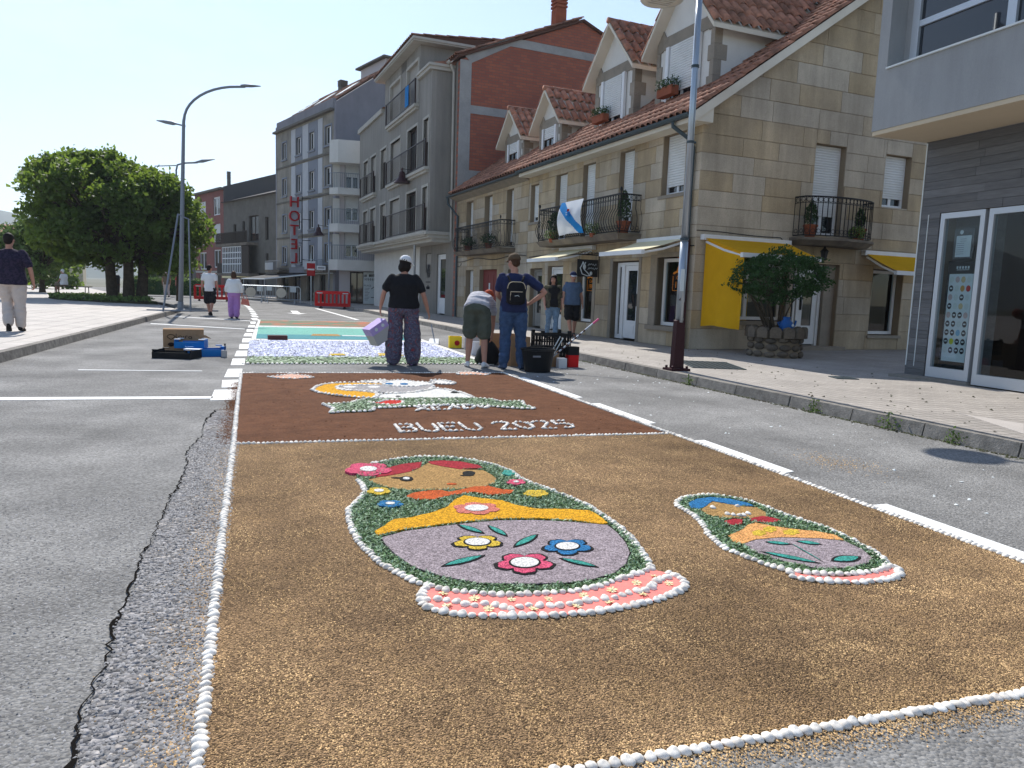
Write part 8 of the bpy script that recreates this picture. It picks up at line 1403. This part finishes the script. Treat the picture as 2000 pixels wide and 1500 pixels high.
# couple walking away
person('man in a white T-shirt and black shorts walking away up the road', (-1.58, 28.7, 0), R(-10), 1.80, dict(kL=(-.09, .06, .49), kR=(.09, -.02, .50), aL=(-.02, .04, .085), aR=(.07, -.18, .12), tR=(0, 1, -.6), tL=(0, 1, -.1), wL=(-.24, -.02, .88), wR=(.26, .02, .88), yaw=R(-25)), vox=.016, shirt='cl_white', trousers='cl_black', sleeve=.6, leg_end=.5, leg_w=1.15, hem=.82, hair=('hair', 'short'))
person('woman in a loose white blouse and wide lilac trousers walking away up the road', (-.72, 26.7, 0), R(-8), 1.58, dict(aL=(-.10, .05, .085), aR=(.10, -.08, .085), eL=(-.27, -.02, 1.1), wL=(-.27, .06, .90), eR=(.28, 0, 1.1), wR=(.27, .05, .88)), vox=.016, build_=1.12, shirt='cl_white', trousers='cl_lilac', shoes='shoe', sleeve=1.6, leg_w=1.55, hem=.93, hair=('hair_brown', 'bob'))
hb = thing('handbag', 'small pinkish handbag carried by the woman in lilac trousers', 'handbag', (-.36, 26.66, .56), R(-8)); b = MB(); b.prism([(-.14, -.04, -.08), (.14, -.04, -.13), (.14, .04, -.13), (-.14, .04, -.08)], [(-.10, -.03, .12), (.10, -.03, .07), (.10, .03, .07), (-.10, .03, .12)]); b.build('bag', 'd_rose', hb); b = MB(); b.tube([(-.07, 0, .11), (-.05, 0, .22), (.04, 0, .22), (.07, 0, .08)], .008, 5); b.build('handle', 'd_rose', hb)
# man at the left edge
person('large man in a dark shirt and pale trousers walking away at the left edge', (-4.27, 16.0, zp(-4.27)), R(2), 1.80, dict(hL=(-.11, 0, .90), hR=(.11, 0, .90), kL=(-.08, .10, .50), kR=(.12, .02, .49), aL=(-.04, -.10, .13), aR=(.12, .02, .085), tL=(-.05, .55, -1), tR=(.05, 1, -.1), sL=(-.22, -.02, 1.37), sR=(.22, -.02, 1.37), eL=(-.32, -.06, 1.10), wL=(-.33, .05, .88), eR=(.31, -.03, 1.09), wR=(.33, .06, .84), curl=1.2, yaw=R(-6)), vox=.012, build_=1.34, shirt='cl_dark', trousers='cl_beige', sleeve=.72, leg_w=1.25, hem=.82, hair=('hair', 'short'))
# seated man and two strollers
person('man in a pale shirt seated on the bench in the tree shade', (-10.25, 48.05, .22 - .32), R(62), 1.72, dict(pelvis=(0, 0, .90), hL=(-.09, .03, .86), hR=(.09, .03, .86), kL=(-.10, .42, .84), kR=(.10, .42, .84), aL=(-.10, .40, .42), aR=(.10, .44, .42), chest=(0, -.02, 1.27), neck=(0, .03, 1.43), head=(0, .08, 1.58), eL=(-.24, .05, 1.12), eR=(.24, .05, 1.12), wL=(-.16, .26, .98), wR=(.16, .26, .98)), vox=.02, build_=1.15, shirt='cl_white', trousers='cl_khaki', leg_end=.5, sleeve=.62, hem=.86, hair=('cl_white', 'short'))
person('stroller in a khaki top and beige trousers right of the big tree trunks', (-5.45, 52.5, .1), R(20), 1.75, dict(kL=(-.09, .06, .49), aR=(.1, -.12, .1)), vox=.022, shirt='cl_khaki', trousers='cl_beige', sleeve=.62, hair=('cl_white', 'short')); person('small stroller in a red top and dark trousers right of the tree trunks', (-4.9, 54.5, .1), R(30), 1.62, dict(kL=(-.09, .06, .49), aR=(.1, -.12, .1)), vox=.022, shirt='cl_red', trousers='cl_navy', sleeve=.62, hair=('hair', 'short')); person('tiny distant person in a red top beyond the second tree', (-25.5, 94, .1), R(20), 1.7, {}, vox=.03, shirt='cl_red', trousers='cl_beige', hair=('hair', 'short'))
# ---- apply all fusions at once
dg = bpy.context.evaluated_depsgraph_get(); dg.update()
for o in PEND:
    me = bpy.data.meshes.new_from_object(o.evaluated_get(dg)); o.modifiers.clear(); o.data = me; me.polygons.foreach_set('use_smooth', [True] * len(me.polygons))
    base = o.name.split('.')[0]
    if base in ('trousers', 'shirt', 'open_overshirt') and len(me.vertices) > 1500:
        n = len(me.vertices); co = np.empty(n * 3); no = np.empty(n * 3); me.vertices.foreach_get('co', co); me.vertices.foreach_get('normal', no); co = co.reshape(-1, 3); no = no.reshape(-1, 3)
        am = .011 if base == 'trousers' else .009; sd = len(o.name) * 3.7 + n * .01
        h = np.array([(1 - 2 * abs(noise.noise((c[0] * 5 + sd, c[1] * 5, c[2] * 9 + 1.5 * noise.noise((c[0] * 3, c[1] * 3, c[2] * 3)))))) + .5 * noise.noise((c[0] * 14, c[1] * 14 + sd, c[2] * 16)) for c in co]); co += no * ((h - .02) * am)[:, None]; me.vertices.foreach_set('co', co.ravel()); me.update()

# ------------------------------------------------------------------ thin summer haze: one closed box of even air round everything
hm = bpy.data.materials.new('haze_air'); hm.use_nodes = True; t_ = hm.node_tree; t_.nodes.clear(); ho = t_.nodes.new('ShaderNodeOutputMaterial'); pv = t_.nodes.new('ShaderNodeVolumePrincipled')
pv.inputs['Color'].default_value = (.80, .90, 1.0, 1); pv.inputs['Density'].default_value = .0003; pv.inputs['Anisotropy'].default_value = .25; t_.links.new(pv.outputs[0], ho.inputs['Volume'])
b = MB(); b.box(-2600, 2600, -500, 3600, -4, 420); hz = b.build('haze', hm); hz['kind'] = 'stuff'; hz.data.materials[0] = hm
